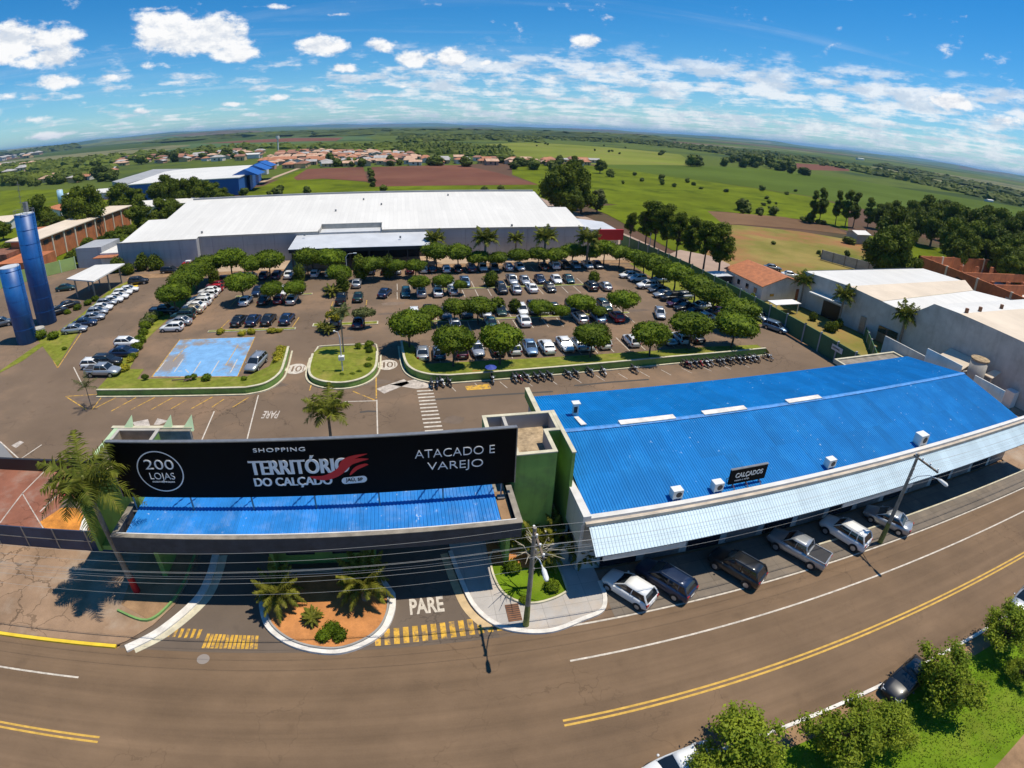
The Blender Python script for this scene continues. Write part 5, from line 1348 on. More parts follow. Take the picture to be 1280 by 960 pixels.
row([(463, 344, 'h', 'navy'), (481, 343, 'h', 'black'), (496, 342, 'h', 'white'), (513, 345, 'h', 'maroon'), (530, 340, 'h', 'white'), (541, 339, 'h', 'black'), (559, 339, 'h', 'white'), (573, 337, 's', 'black'), (590, 337, 'u', 'navy'), (606, 338, 's', 'white', DN), (620, 337, 's', 'grey', DN), (638, 336.5, 'w', 'steelblue'),
     (653, 337, 's', 'white', DN), (681, 334, 's', 'black'), (696, 334, 'u', 'white'), (710, 334, 'w', 'black', DN), (724.5, 335, 's', 'silver', DN), (740, 334.5, 's', 'white', DN), (754, 335.5, 's', 'grey', DN)], 105.2, UP, 'the top row by the warehouse')
row([(292, 349, 's', 'black'), (300, 349, 'h', 'navy'), (312, 347, 'h', 'white'), (327, 347, 's', 'navy'), (344, 346, 'w', 'navy'), (358, 347, 's', 'white'), (374, 346, 'h', 'white'), (391, 346.5, 'h', 'white'), (408, 348, 'h', 'white')], 104.6, UP, 'the top left row')
row([(304.5, 378, 's', 'white'), (326, 379, 's', 'black'), (347, 376, 'h', 'maroon'), (363.5, 376, 's', 'silver')], 88.6, UP, 'left block, near line')
row([(318, 368, 's', 'navy'), (333, 369, 'h', 'black'), (353, 365, 's', 'white', DN), (371, 368, 'h', 'black')], 93.8, DN, 'left block, far line')
row([(294, 406, 's', 'black'), (313, 404, 's', 'navy'), (332.5, 403, 's', 'black'), (355, 404, 's', 'navy')], 78.6, UP - .1, 'the yellow-lined bays')
row([(427, 373, 'p', 'black'), (447.5, 370, 's', 'darkgreen')], None, UP, 'the bays left of the central lane', .05)
row([(446, 353, 's', 'silver'), (448, 401, 's', 'navy'), (481, 365, 's', 'navy', UP - .3), (420, 399, 'h', 'silver')], None, UP, 'the central lane group', .05)
col([(219, 408, 'h', 'white'), (230, 401, 's', 'silver', LF), (234, 393.5, 'u', 'darkgreen', LF), (238, 387, 's', 'gold'), (243, 382, 's', 'white'), (247, 377, 'w', 'white'), (252, 372, 's', 'white'), (257, 367.5, 'h', 'white'), (261, 363, 's', 'white'), (252, 361.5 - 1, 'h', 'red'), (262, 356, 's', 'maroon'), (262, 351, 'u', 'black')],
    -37.3, LF, 'the slanting line by the blue bays')
col([(92.5, 410.5, 's', 'silver'), (106, 402.5, 's', 'navy'), (116, 395.6, 's', 'silver'), (122.5, 388.8, 'h', 'silver'), (127, 383.8, 's', 'white'), (133.8, 377.5, 'h', 'silver'), (140, 374.4, 's', 'white'), (147, 370, 's', 'white'), (153.8, 365, 'h', 'white'), (160, 361.3, 's', 'white')],
    None, RT + .25, 'the far left lane line', .1)
col([(158.5, 427, 'h', 'white'), (154, 439, 's', 'navy'), (134, 451, 'u', 'black'), (118, 454, 'h', 'white'), (128.5, 463, 'p', 'silver')], None, RT, 'the cluster by the lawn bed', .05)
col([(787, 343, 's', 'white'), (797, 347, 'h', 'white'), (809, 356, 'u', 'white'), (823, 361, 's', 'grey'), (830, 367, 's', 'silver'), (839, 371, 'u', 'black'), (853, 369, 'w', 'silver'), (847.5, 378, 's', 'purple'), (857, 383, 's', 'black'), (867.5, 390, 's', 'navy'), (880, 396, 's', 'white'),
     (826, 348, 's', 'silver'), (876, 381, 's', 'white'), (896, 388, 's', 'purple')], None, LF + .03, 'the right boundary line', .1)
car('pickup', 'black', *G(205, 387, .8), RT + .02, 'black pickup alone by the leftmost round tree', 'single cars round the car park')
car('wagon', 'silver', *G(320, 452, .7), DN - .18, 'silver saloon standing right of the blue painted bays', 'single cars round the car park')
car('hatchback', 'silver', *G(825, 391, .7), DN - .35, 'small silver hatchback driving in the open lane at the right', 'single cars round the car park')
car('suv', 'black', *G(173, 351, .7), RT + .25, 'black SUV beside the yellow box at the far left', 'single cars round the car park')
car('wagon', 'black', *G(213, 337, .7), RT, 'black van-like car against the grey warehouse wall', 'single cars round the car park')
car('hatchback', 'silver', *G(951, 395, .7), DN + .1, 'silver hatchback parked by the green fence, farther one', 'single cars round the car park')
car('wagon', 'steelblue', *G(970, 408, .7), DN + .45, 'blue-grey estate car parked by the green fence, nearer one', 'single cars round the car park')
car('sedan', 'darkgreen', *G(82, 359, .7), RT + .2, 'dark green car left of the white carport', 'single cars round the car park')
car('suv', 'black', *G(70, 389, .7), R(52), 'black SUV just right of the tall blue tank', 'single cars round the car park')
car('sedan', 'black', *G(86, 380, .7), R(52), 'black sedan right behind the black SUV near the blue tank', 'single cars round the car park')
car('suv', 'grey', *G(2, 403, .7), R(30), 'dark car cut by the left picture edge', 'single cars round the car park')
car('sedan', 'white', *G(988, 343, .7), R(-30), 'white sedan behind the tiled house, the nearer one', 'single cars round the car park')
car('sedan', 'grey', *G(966, 334, .7), R(-30), 'grey sedan behind the tiled house, the farther one', 'single cars round the car park')
# street side
GS = 'cars parked on the street before the shop'
def dirxy(a, b_):
    p, q = G(*a), G(*b_); return math.atan2(q[1] - p[1], q[0] - p[0])
def street(kind, colour, fw, rw, lab):
    """placed by the ground points under its two near wheels"""
    f, r_ = Vector(G(*fw)), Vector(G(*rw)); d = (f - r_).normalized(); n = Vector((d.y, -d.x))
    if n.y < 0: n = -n
    c = (f + r_) / 2 + n * SPEC[kind]['W'] / 2
    car(kind, colour, c.x, c.y, math.atan2(d.y, d.x), lab, GS, .01)
street('hatchback', 'white', (758, 738.5), (795, 762.5), 'white hatchback nearest the gateway in the street bays')
street('wagon', 'navy', (803, 727), (840.5, 751), 'dark navy estate car beside the white hatchback in the street bays')
street('suv', 'black', (890, 711), (932.5, 737), 'black SUV third from the left in the street bays')
street('pickup', 'silver', (967.5, 688), (1011, 712.5), 'silver pickup fourth from the left in the street bays')
street('suv', 'white', (1030, 668), (1064, 689.5), 'white SUV just left of the utility pole at the far bays')
street('sedan', 'silver', (1087, 653.5), (1121, 669.5), 'silver sedan behind the utility pole at the far bays')
car('hatchback', 'black', *G(1133, 849, .7), R(192), 'black hatchback parked under the roadside bushes', 'cars under the roadside trees', .0)
car('sedan', 'white', *G(850, 959, .7), R(186), 'white car cut by the bottom edge beside a roadside tree', 'cars under the roadside trees', .0)
car('sedan', 'silver', *G(1284, 748, .7), R(190), 'car cut by the right picture edge behind a bush', 'cars under the roadside trees', .0)

# ------------------------------------------------------------------ motorcycles
def moto_proto(colour):
    r = empty('motorcycle')
    for x in (-.66, .66):
        w = MB(); n = 16
        ring = [(x + .27 * math.cos(t), 0, .3 + .27 * math.sin(t)) for t in np.linspace(0, 2 * math.pi, n, endpoint=False)]
        w.tube(ring + [ring[0]], .045, 6, cap=False)
        w_ = w.build('wheel', M['tyre'], r); sp = MB()
        for q in range(5):
            t = q * 1.2566; sp.tube([(x, 0, .3), (x + .25 * math.cos(t), 0, .3 + .25 * math.sin(t))], .016, 4)
        sp.build('spoke', M['rim'], w_)
    b = MB().tube([(-.66, .07, .3), (-.35, .07, .62), (.35, .05, .85)], .03, 5).tube([(-.66, -.07, .3), (-.35, -.07, .62), (.35, -.05, .85)], .03, 5).tube([(.66, .06, .3), (.42, .06, .95)], .03, 5).tube([(.66, -.06, .3), (.42, -.06, .95)], .03, 5).box(-.2, .25, -.13, .13, .28, .6)
    b.tube([(-.1, -.16, .3), (-.7, -.18, .38)], .045, 6)
    b.build('frame', M['blacktrim'], r)
    MB().ball((.18, 0, .78), .22, nu=10, nv=6, sz=.65).build('fuel_tank', PAINT[colour], r, smooth=True)
    MB().hexa([(-.75, -.1, .74), (.02, -.13, .72), (.02, .13, .72), (-.75, .1, .74)], [(-.78, -.09, .86), (0, -.11, .8), (0, .11, .8), (-.78, .09, .86)]).build('seat', M['blacktrim'], r)
    MB().hexa([(.42, -.1, .32 + .27), (.95, -.06, .48), (.95, .06, .48), (.42, .1, .59)], [(.42, -.09, .64), (.93, -.06, .53), (.93, .06, .53), (.42, .09, .64)]).build('mudguard', PAINT[colour], r)
    MB().tube([(.32, -.36, 1.02), (.42, -.1, .96), (.42, .1, .96), (.32, .36, 1.02)], .022, 5).build('handlebar', M['steel'], r)
    MB().ball((.5, 0, .86), .09, nu=8, nv=5).build('headlight', M['headlamp'], r, smooth=True)
    return r
MP = {}
ml = [(540, 480, 'black'), (547, 480, 'navy'), (553, 481, 'white'), (562, 480, 'black'), (616, 473, 'silver'), (643, 471, 'silver'), (650, 474, 'maroon'), (658, 470, 'silver'), (670, 470, 'black'), (678, 469.5, 'grey'), (687, 468, 'black'),
      (711, 468, 'silver'), (721, 467, 'black'), (740, 466.5, 'grey'), (757, 466, 'white'), (794, 461, 'silver'), (859, 455, 'maroon'), (865, 457, 'grey'), (872, 456, 'navy'), (878, 455, 'red'), (884, 454, 'white'), (890, 454, 'silver'), (898, 452, 'grey'), (905, 452, 'silver'),
      (911, 451, 'black'), (917, 451, 'grey'), (924, 449, 'silver'), (929, 449, 'black'), (935, 447.5, 'silver'), (941, 446.5, 'white'), (945, 446, 'black'), (959, 444, 'silver')]
for i, (px, py, c) in enumerate(ml):
    x, y = G(px, py, .6)
    if c not in MP: MP[c] = moto_proto(c); o = MP[c]
    else: o = copy_tree(MP[c])
    place(o, (x, 55.15 + rc.uniform(-.15, .2) + (.2 if px > 700 else 0), 0), R(-82) + rc.uniform(-.2, .2), label='%s motorcycle, %s from left along the kerb' % (CN.get(c, c), ORD[i + 1]), category='motorcycle', group='motorcycles along the kerb')

# ------------------------------------------------------------------ vegetation
LM = {}
LM['clip'] = leafmat('leaf_clipped', (.052, .088, .004), (.13, .175, .008), .7, .18, .2)
LM['dark'] = leafmat('leaf_dark', (.052, .078, .006), (.125, .155, .010), .25, .15, .2)
LM['euc'] = leafmat('leaf_street', (.06, .088, .006), (.14, .17, .012), .4, .2, .15)
LM['fresh'] = leafmat('leaf_fresh', (.12, .18, .012), (.30, .35, .03), .9, .35, .1, c3=(.2, .27, .04))
LM['palm'] = leafmat('leaf_palm', (.075, .10, .012), (.20, .21, .025), .8, .25, .1, c3=(.26, .22, .05))
LM['cycad'] = leafmat('leaf_cycad', (.09, .105, .015), (.21, .205, .025), .8, .2, .1, c3=(.3, .25, .06))
LM['yellow'] = leafmat('leaf_yellow', (.22, .22, .02), (.42, .36, .03), 1.2, .3, .15)
LM['olive'] = leafmat('leaf_olive', (.09, .11, .035), (.17, .18, .06), .4, .2, .15)
LM['far'] = leafmat('leaf_far', (.042, .062, .008), (.10, .12, .014), .05, 0, .3)
M['bark'] = mat('bark', (.115, .08, .055), .95, var=.3, vscale=3, bump=.5, bscale=15)
M['palebark'] = mat('palebark', (.25, .2, .15), .95, var=.25, vscale=3, bump=.4, bscale=12)

def leaves(b, clumps, n, size, seed, flat=.35, shell=(.72, 1.06), aspect=.62):
    """n leaf-sized faces spread through the outer volume of ellipsoid clumps (cx,cy,cz,rx,ry,rz)"""
    rg = np.random.default_rng(seed)
    vol = np.array([c[3] * c[4] for c in clumps], float); cnt = (vol / vol.sum() * n).astype(int) + 1
    V = []
    for c, k in zip(clumps, cnt):
        d = rg.normal(size=(k, 3)); d /= np.linalg.norm(d, axis=1)[:, None]
        rad = rg.uniform(shell[0], shell[1], (k, 1)) * (1 + .10 * np.sin(d[:, :1] * 7 + c[0] * 3) * np.cos(d[:, 1:2] * 6 + c[1]))
        p = d * rad * np.array(c[3:6]) + np.array(c[:3])
        nr = d * np.array([1, 1, 1]) + rg.normal(size=(k, 3)) * .75 + np.array([0, 0, flat]); nr /= np.linalg.norm(nr, axis=1)[:, None]
        a = np.cross(nr, rg.normal(size=(k, 3))); a /= np.linalg.norm(a, axis=1)[:, None]; e = np.cross(nr, a)
        s = size * rg.uniform(.6, 1.35, (k, 1))
        V.append(np.stack([p - a * s, p - e * s * aspect, p + a * s, p + e * s * aspect], 1))
    V = np.concatenate(V).reshape(-1, 3); m = len(V) // 4
    base = len(b.v); b.v += [tuple(v) for v in V.tolist()]
    b.f += [(base + 4 * i, base + 4 * i + 1, base + 4 * i + 2, base + 4 * i + 3) for i in range(m)]; b.m += [b.mi] * m
    return b

def core(b, clumps, seed, k=.82):
    rn = random.Random(seed)
    for c in clumps:
        nu, nv = 10, 6; vs = []
        for i in range(nv + 1):
            ph = math.pi * i / nv
            for j in range(nu):
                t = 2 * math.pi * j / nu; q = k * rn.uniform(.82, 1.08)
                vs.append((c[0] + c[3] * q * math.sin(ph) * math.cos(t), c[1] + c[4] * q * math.sin(ph) * math.sin(t), c[2] + c[5] * q * math.cos(ph)))
        b.vf(vs, [(i * nu + j, (i + 1) * nu + j, (i + 1) * nu + (j + 1) % nu, i * nu + (j + 1) % nu) for i in range(nv) for j in range(nu)])
    return b

def tree_proto(name, clumps, nleaf, size, lm, trunk, bark='bark', seed=1, kcore=.78, limbs=True, flat=.35, shell=(.72, 1.06)):
    r = empty(name)
    b = MB(); h, r0 = trunk
    top = min(c[2] for c in clumps)
    b.tube([(0, 0, 0), (.08, .03, h * .5), (0, .06, h)], [r0 * 1.15, r0 * .85, r0 * .7], 8)
    if limbs:
        for c in clumps:
            m = Vector((c[0] * .4, c[1] * .4, h + (c[2] - h) * .5))
            b.tube([(0, .05, h * .92), m, (c[0] * .85, c[1] * .85, c[2])], [r0 * .55, r0 * .4, r0 * .15], 6)
    b.build('trunk', M[bark], r)
    b = MB(); core(b, clumps, seed, kcore); leaves(b, clumps, nleaf, size, seed, flat, shell)
    b.build('crown', LM[lm], r)
    return r

def use(proto, first, loc, rz, s, **kw):
    o = proto if first else copy_tree(proto)
    return place(o, loc, rz, s, **kw)

rv = random.Random(77)
# clipped umbrella trees of the car park
CLIP = []
for k in range(4):
    rn = random.Random(k + 40)
    cl = [(0, 0, 3.25, 2.35, 2.3, 1.25)]
    for q in range(7):
        a = q * .9 + rn.random(); d = rn.uniform(1.1, 1.7)
        cl.append((d * math.cos(a), d * math.sin(a), 3.2 + rn.uniform(-.2, .35), rn.uniform(.9, 1.4), rn.uniform(.9, 1.4), rn.uniform(.7, 1.0)))
    CLIP.append(tree_proto('clipped_tree', cl, 3400, .15, 'clip', (2.3, .13), seed=k + 3, kcore=.9))
cused = [False] * 4
def clip_trees(lst, rowname, group='round clipped trees of the car park'):
    for i, (px, py, r_) in enumerate(sorted(lst)):
        x, y = G(px, py, 3.2)
        dist = math.sqrt(x * x + y * y + 26**2); s = max(.55, min(1.35, r_ * dist / 640 / 2.3))
        k = rv.randrange(4)
        zs = s * rv.uniform(.88, 1.14)
        use(CLIP[k], not cused[k], (x, y, 0), rv.uniform(0, 6.28), (s * rv.uniform(.93, 1.07), s * rv.uniform(.93, 1.07), zs), label='round clipped green tree, %s from left %s' % (ORD[i + 1], rowname), category='tree', group=group); cused[k] = True
clip_trees([(511, 411, 27), (566, 433, 26), (625, 431, 26), (740, 421, 23), (815, 423, 24), (865, 411, 27), (918, 411, 28)], 'along the front lawn strip')
clip_trees([(510, 390, 12), (538, 383, 14), (567.5, 381, 15), (598, 381, 19), (676, 378, 16), (703, 380, 11), (728, 374.5, 17), (748, 378, 9), (780, 376, 18)], 'in the second parking row')
clip_trees([(524.5, 349.5, 13), (554, 347.5, 12), (575, 347.5, 9)], 'in the third parking row')
clip_trees([(302, 357.5, 18), (340, 358.5, 14), (368, 356, 14)], 'in the left parking block')
clip_trees([(216, 371, 23), (231, 357.5, 20), (243, 343.5, 20), (259, 334, 18), (289, 331.5, 18), (315, 333, 15), (337, 331, 18), (384, 328.5, 17), (412, 326, 18), (423, 341, 15), (466, 331, 16), (494, 328, 13), (519, 328, 13)], 'in the upper left border row')
clip_trees([(545, 320, 18), (572, 320, 16), (598, 320, 14), (623, 320, 13), (648, 319, 14), (673, 318, 13), (695, 318, 14), (716, 315, 15), (737, 315, 14), (756, 315, 15), (775, 318, 14)], 'in the upper right border row')
clip_trees([(794, 322, 15), (805, 329, 15), (816, 334, 18), (831, 341, 15), (844, 347, 21), (869, 362, 21), (893, 375, 22), (925, 390, 24)], 'along the right boundary')
# bushes and small shrubs
def bush_proto(name, lm, seed, n=900, size=.11, h=1.0):
    rn = random.Random(seed)
    cl = [(rn.uniform(-.35, .35), rn.uniform(-.35, .35), h * rn.uniform(.35, .6), rn.uniform(.45, .7), rn.uniform(.45, .7), h * rn.uniform(.4, .55)) for _ in range(5)]
    r = empty(name); b = MB(); core(b, cl, seed, .8); leaves(b, cl, n, size, seed)
    b.build('foliage', LM[lm], r)
    b = MB()
    b.tube([(0, 0, 0), (cl[0][0], cl[0][1], cl[0][2])], .04, 5)
    b.build('stem', M['bark'], r)
    return r
BUSH = {k: bush_proto('bush', m, s, n_, sz_, h_) for k, m, s, n_, sz_, h_ in (('green', 'clip', 5, 900, .11, 1.0), ('yellow', 'yellow', 6, 700, .12, .9), ('tall', 'dark', 7, 900, .12, 1.6), ('olive', 'olive', 8, 800, .12, 1.0))}
bused = set()
def bushes(kind, lst, where, group, z=0.0, cat='bush'):
    for i, (px, py, rm) in enumerate(lst):
        x, y = G(px, py, z)
        k = kind
        use(BUSH[k], k not in bused, (x, y, z - .03), rv.uniform(0, 6.28), rm, label='%s bush, %s %s' % ({'green': 'small green', 'yellow': 'yellow-leaved', 'tall': 'tall dark green', 'olive': 'dusty olive green'}[kind], ORD[i + 1], where), category=cat, group=group); bused.add(k)
bushes('tall', [(615, 358, 1.9), (644, 391, 1.5), (622, 391, 1.7), (742, 353, 1.5)], 'from left between the parked cars', 'dark bushes in the car park')
bushes('yellow', [(276, 417, .9), (303, 419, .8), (315, 417, .9), (340, 416, .9), (349, 415, .7)], 'from left beside the four dark cars', 'yellow bushes by the dark cars')
bushes('yellow', [(349, 453, 1.1), (350, 446, 1.1), (353, 440, 1.1), (156, 463, 1.0), (163, 452, .8), (168, 446, .8)], 'in line on the lawn round the blue bays', 'yellow bushes on the left lawn')
bushes('green', [(166, 448, .8), (172, 437, 1.1), (176, 428, 1.2), (180, 418, 1.0), (183, 410, 1.2), (190, 402, 1.2), (200, 395, .9)], 'up the slanting planted strip', 'bushes of the slanting strip')
bushes('olive', [(184, 407, 1.4), (190, 400, 1.5), (196, 394, 1.1)], 'in the middle of the slanting strip', 'olive bushes of the slanting strip')
bushes('green', [(182, 473, .6), (235, 474, .5), (242, 473, .6), (258, 475, .8), (305, 475, .5), (448, 434, .6), (461, 433, .8), (462, 440, .6), (461, 452, .6), (461, 460, .7), (449, 467, .5), (441, 470, .5), (427, 471, .5)], 'along the lawn edges near the lane', 'small bushes on the lawns', z=.4)
bushes('green', [(50, 423, 1.5), (67, 423, 1.2), (81, 437, .5)], 'by the foot of the blue tanks', 'bushes by the blue tanks')
bushes('tall', [(147, 340, 2.2), (156, 343, 1.6), (163, 343, 1.6), (180, 337, 2.4), (193, 337, 2.2), (200, 337, 1.6)], 'from left against the left end of the warehouse', 'bushes by the warehouse')
bushes('green', [(97, 387, 1.0), (110, 381, 1.0), (120, 376, 1.0), (85, 392, .8)], 'in the lawn beside the carport', 'bushes by the carport')
bushes('green', [(404.5, 797, .62), (416.5, 788, .68), (424.5, 796.5, .62)], 'of three clipped in the sandy gateway island', 'round bushes of the gateway island', z=.24)
bushes('green', [(612, 670, .9), (640, 712, .8), (690, 735, .7), (655, 752, .4)], 'beside the corner lawn', 'bushes of the corner lawn', z=.2)
bushes('tall', [(960, 352, .9), (1005, 357, 1.4), (955, 392, .9), (928, 372, .9), (940, 375, .9), (975, 398, .9), (1015, 400, 1.0), (1035, 413, 1.0), (1042, 415, 1.2), (1048, 409, 1.0), (1025, 372, .8)], 'behind the green boundary fence', 'bushes behind the boundary fence')
# palms
def frond(b, base, az_, length, droop, rise, nl, ll, w, seed, plume=.0):
    rn = random.Random(seed)
    pts = []
    for i in range(nl + 1):
        t = i / nl
        out = length * (t - .12 * t * t); z = rise * t - droop * t * t
        pts.append(Vector((base[0] + out * math.cos(az_), base[1] + out * math.sin(az_), base[2] + z)))
    b.tube([pts[0], pts[nl // 3], pts[2 * nl // 3], pts[nl]], [.035, .025, .018, .008], 4)
    for i in range(1, nl + 1):
        d = (pts[i] - pts[i - 1]).normalized(); side = d.cross(Vector((0, 0, 1))).normalized(); up = side.cross(d)
        t = i / nl; l_ = ll * (math.sin(math.pi * min(1, .18 + t * .8)) * .8 + .2)
        for s in (-1, 1):
            v = (side * s * .85 + d * .5 + up * rn.uniform(-.35, .15 + plume) - Vector((0, 0, .25))).normalized()
            e = pts[i] + v * l_ * rn.uniform(.8, 1.1); e2 = e - Vector((0, 0, l_ * .18))
            q = d * w
            b.vf([pts[i] - q, pts[i] + q, pts[i] * .4 + e * .6 + q * .8, e2, pts[i] * .4 + e * .6 - q * .8], [(0, 1, 2, 3, 4)])
def palm_proto(name, h, nf, length, lm, r0=.17, ll=.75, w=.035, nl=22, bark='palebark', seed=3, droop=1.5, rise=1.6, paint_=None, lean=0.0, plume=.3):
    r = empty(name); rn = random.Random(seed)
    b = MB(); b.tube([(0, 0, 0), (lean * .3, 0, h * .33), (lean * .7, 0, h * .7), (lean, 0, h)], [r0 * 1.25, r0, r0 * .9, r0 * .75], 10)
    tr = b.build('trunk', M[bark], r)
    if h > 1.0: MB().tube([(lean, 0, h - .05), (lean, 0, h + .7)], [r0 * .9, r0 * .4], 8).build('crownshaft', M['moss'], r)
    if paint_: MB().tube([(0, 0, 0), (lean * .1, 0, h * .16)], [r0 * 1.3, r0 * 1.2], 12).build('painted_base', M[paint_], tr)
    b = MB()
    for k in range(nf):
        a = k * 2.399 + rn.uniform(-.2, .2); u = k / nf
        frond(b, (lean, 0, h + (.35 if h > 1 else 0)), a, length * (1 - .25 * u) * rn.uniform(.9, 1.1), droop * (1 - .75 * u) * length / 2.5, rise * (.25 + 1.15 * u) * length / 2.5, nl, ll, w, seed * 50 + k, plume)
    b.build('fronds', LM[lm], r)
    return r
big = palm_proto('palm_tree', 9.8, 20, 3.7, 'palm', .2, 1.1, .045, 34, seed=11, paint_='signred', lean=-.4, droop=2.2)
place(big, (*G(172, 741), 0.1), R(20), label='big feathery palm with a red painted trunk base at the left of the gateway', category='palm tree')
o = palm_proto('palm_tree', 6.0, 18, 2.7, 'palm', .15, .85, .045, 26, seed=12, lean=.1)
x, y = G(408, 508, 6.6); place(o, (x, y, 0), 1, label='feathery palm standing behind the middle of the billboard', category='palm tree')
pp_ = palm_proto('palm_tree', 5.2, 26, 3.1, 'palm', .24, .95, .085, 20, seed=13)
fst = True
for i, (px, py, z, s, lab) in enumerate([(543, 296, 6.0, 1.0, 'palm at the right end of the entrance canopy, against the warehouse wall'), (607, 294, 6.2, 1.2, 'second palm from the canopy along the warehouse wall'), (645, 301, 5.0, .85, 'small palm between two taller ones by the warehouse wall'),
     (682, 292, 6.2, 1.15, 'fourth palm from the canopy along the warehouse wall'), (736, 294, 6.2, 1.2, 'palm in front of the red fascia at the warehouse end')]):
    x, y = G(px, py, z * s); use(pp_, fst, (x, min(y, 115.5), 0), i * 1.3, s, label=lab, category='palm tree', group='palms along the warehouse'); fst = False
for i, (base, top, lab) in enumerate([((999, 384), (1003, 347), 'palm beyond the green fence, leftmost of three by the white halls'), ((1047, 407), (1052, 365), 'palm before the white hall door, middle of three'), ((1121, 438), (1135, 390), 'thin palm against the white gabled hall, nearest of three')]):
    x, y = G(*base); h = HT(base, top); use(pp_, False, (x, y, 0), i * 2.0, (.85, .85, h / 6.1), label=lab, category='palm tree', group='palms by the white halls')
x, y = G(430, 444); o = palm_proto('palm_tree', 5.6, 14, 1.9, 'olive', .1, .6, .05, 18, seed=15); place(o, (x, y, .3), 0, label='slim palm on the middle lawn island, shadow star on the grass', category='palm tree')
x, y = G(115, 511); o = palm_proto('palm_tree', 2.6, 9, 1.9, 'olive', .06, .5, .03, 14, seed=16, droop=.8, rise=2.2); place(o, (x, y, 0), 0, label='thin sparse palm in the yellow-lined triangle left of the lawn', category='palm tree')
cy_ = palm_proto('cycad', 1.0, 30, 2.35, 'cycad', .26, .5, .045, 28, seed=17, droop=1.2, rise=1.35, plume=.1)
for i, (px, py, s, lab) in enumerate([(343, 731, .84, 'spreading cycad palm at the left of the sandy gateway island'), (453, 721, .95, 'spreading cycad palm at the right of the sandy gateway island'), (390, 770, .38, 'small cycad in the middle of the sandy gateway island')]):
    x, y = G(px, py, 2.4 if s > .5 else .7); use(cy_, i == 0, (x, y, .24), i * 1.1, (s, s, s * (1.75 if s > .5 else 1)), label=lab, category='cycad', group='cycads in the gateway island')
for i, (px, py, s, lab) in enumerate([(661, 655, .8, 'spiky yellow-green palm left of the utility pole top'), (706, 668, .95, 'spiky palm between the low wall and the shop awning'), (722, 655, .7, 'spiky palm tucked against the shop end wall'), (684, 690, .7, 'spiky palm nearest the corner lawn'), (640, 672, .5, 'small spiky palm by the orange soil patch'), (694, 640, .75, 'spiky palm growing below the curved concrete planter'), (676, 672, .9, 'tall spiky palm just right of the corner utility pole'), (728, 690, .6, 'low spiky palm under the end of the pale awning')]):
    x, y = G(px, py, 1.9 * s); use(cy_, False, (x, y, .2), i * .8, (s, s, s * 1.5), label=lab, category='cycad', group='spiky palms by the corner lawn')
x, y = G(415, 362, 1.2); use(cy_, False, (x, y, 0), 2, .9, label='pale cycad among the cars left of the central lamp', category='cycad'); 
for i, (px, py) in enumerate([(410, 413), (404, 410)]):
    x, y = G(px, py, .5); use(cy_, False, (x, y, .1), i, .6, label='grey-green agave on the strip left of the central palm, %s' % ('nearer' if i == 0 else 'farther'), category='agave', group='agaves on the strip')
# small leafy trees near the centre lane
fr = tree_proto('frangipani_tree', [(0, 0, 2.6, 1.2, 1.2, .7), (.9, .3, 2.4, .9, .8, .55), (-.9, -.2, 2.4, .9, .9, .5), (.1, -.9, 2.3, .8, .7, .5)], 700, .2, 'yellow', (1.4, .1), seed=21, kcore=.45)
x, y = G(421, 392, 2.5); place(fr, (x, y, 0), 0, label='yellow-leaved open tree left of the slim central palm', category='tree')
x, y = G(454, 391, 2.5); o = tree_proto('ornamental_tree', [(0, 0, 2.7, 1.3, 1.3, .75), (1.1, .2, 2.6, 1.0, .9, .6), (-1.0, .1, 2.6, .9, .9, .6)], 1000, .17, 'olive', (1.6, .12), seed=22, kcore=.7); place(o, (x, y, 0), 0, .95, label='flat olive-orange tree right of the slim central palm', category='tree')
x, y = G(427, 352, 2.2); o = tree_proto('ornamental_tree', [(0, 0, 2.6, 1.1, 1.1, 1.9), (.2, .1, 1.4, 1.2, 1.2, 1.2)], 1400, .16, 'dark', (1.0, .12), seed=23); place(o, (x, y, 0), 0, label='tall dark clipped tree by the black pickup near the central lane', category='tree')
for i, (px, py, s) in enumerate([(449, 338, 1.2), (485, 335, 1.1), (374, 343, 1.0), (268, 345, .9)]):
    x, y = G(px, py, 2.2); o = copy_tree(o); place(o, (x, y, 0), i, s, label='dark leafy tree in the shade before the warehouse, %s from right' % ORD[(2, 1, 3, 4)[i]], category='tree', group='dark trees before the warehouse')
# street trees beyond the fence, one broad tree behind the warehouse
def clumpy(n, R_, zc, rz_, seed, rc_=(.9, 1.5), zsq=.8):
    rn = random.Random(seed); out = []
    for i in range(n):
        a = rn.uniform(0, 6.28); t = rn.uniform(-1, 1); d = R_ * math.sqrt(max(0, 1 - t * t)) * rn.uniform(.35, 1.0)
        rr = rn.uniform(*rc_); out.append((d * math.cos(a), d * math.sin(a), zc + rz_ * t, rr, rr, rr * zsq))
    return out
EU = [tree_proto('street_tree', clumpy(34, 2.3, 8.2, 3.6, 60 + k, (.6, 1.25)), 6500, .17, 'euc', (5.0, .19), seed=60 + k, kcore=.6) for k in range(2)]
eu_used = [False, False]
for i, (base, top, s) in enumerate([((787, 307), (773, 262), .8), ((806, 315), (800, 250), .95), ((817, 318), (820, 247), 1.05), ((831, 322), (832, 254), 1.0), ((844, 329), (848, 262), 1.0), ((861, 336), (868, 270), 1.05), ((878, 343), (885, 272), 1.1), ((896, 351), (906, 278), 1.15)]):
    x, y = G(*base); h = HT(base, top); sz = h / 12.6; k = i % 2
    use(EU[k], not eu_used[k], (x, y, 0), i * 1.7, (sz * s * 1.1, sz * s * 1.1, sz), label='tall bare-trunked street tree beyond the green fence, %s from left' % ORD[i + 1], category='tree', group='street trees beyond the fence'); eu_used[k] = True
BR = [tree_proto('broad_tree', clumpy(30, 4.4, 6.2, 3.2, 70 + k, (1.1, 2.3)), 6000, .28, 'dark', (3.2, .35), seed=70 + k, kcore=.7) for k in range(3)]
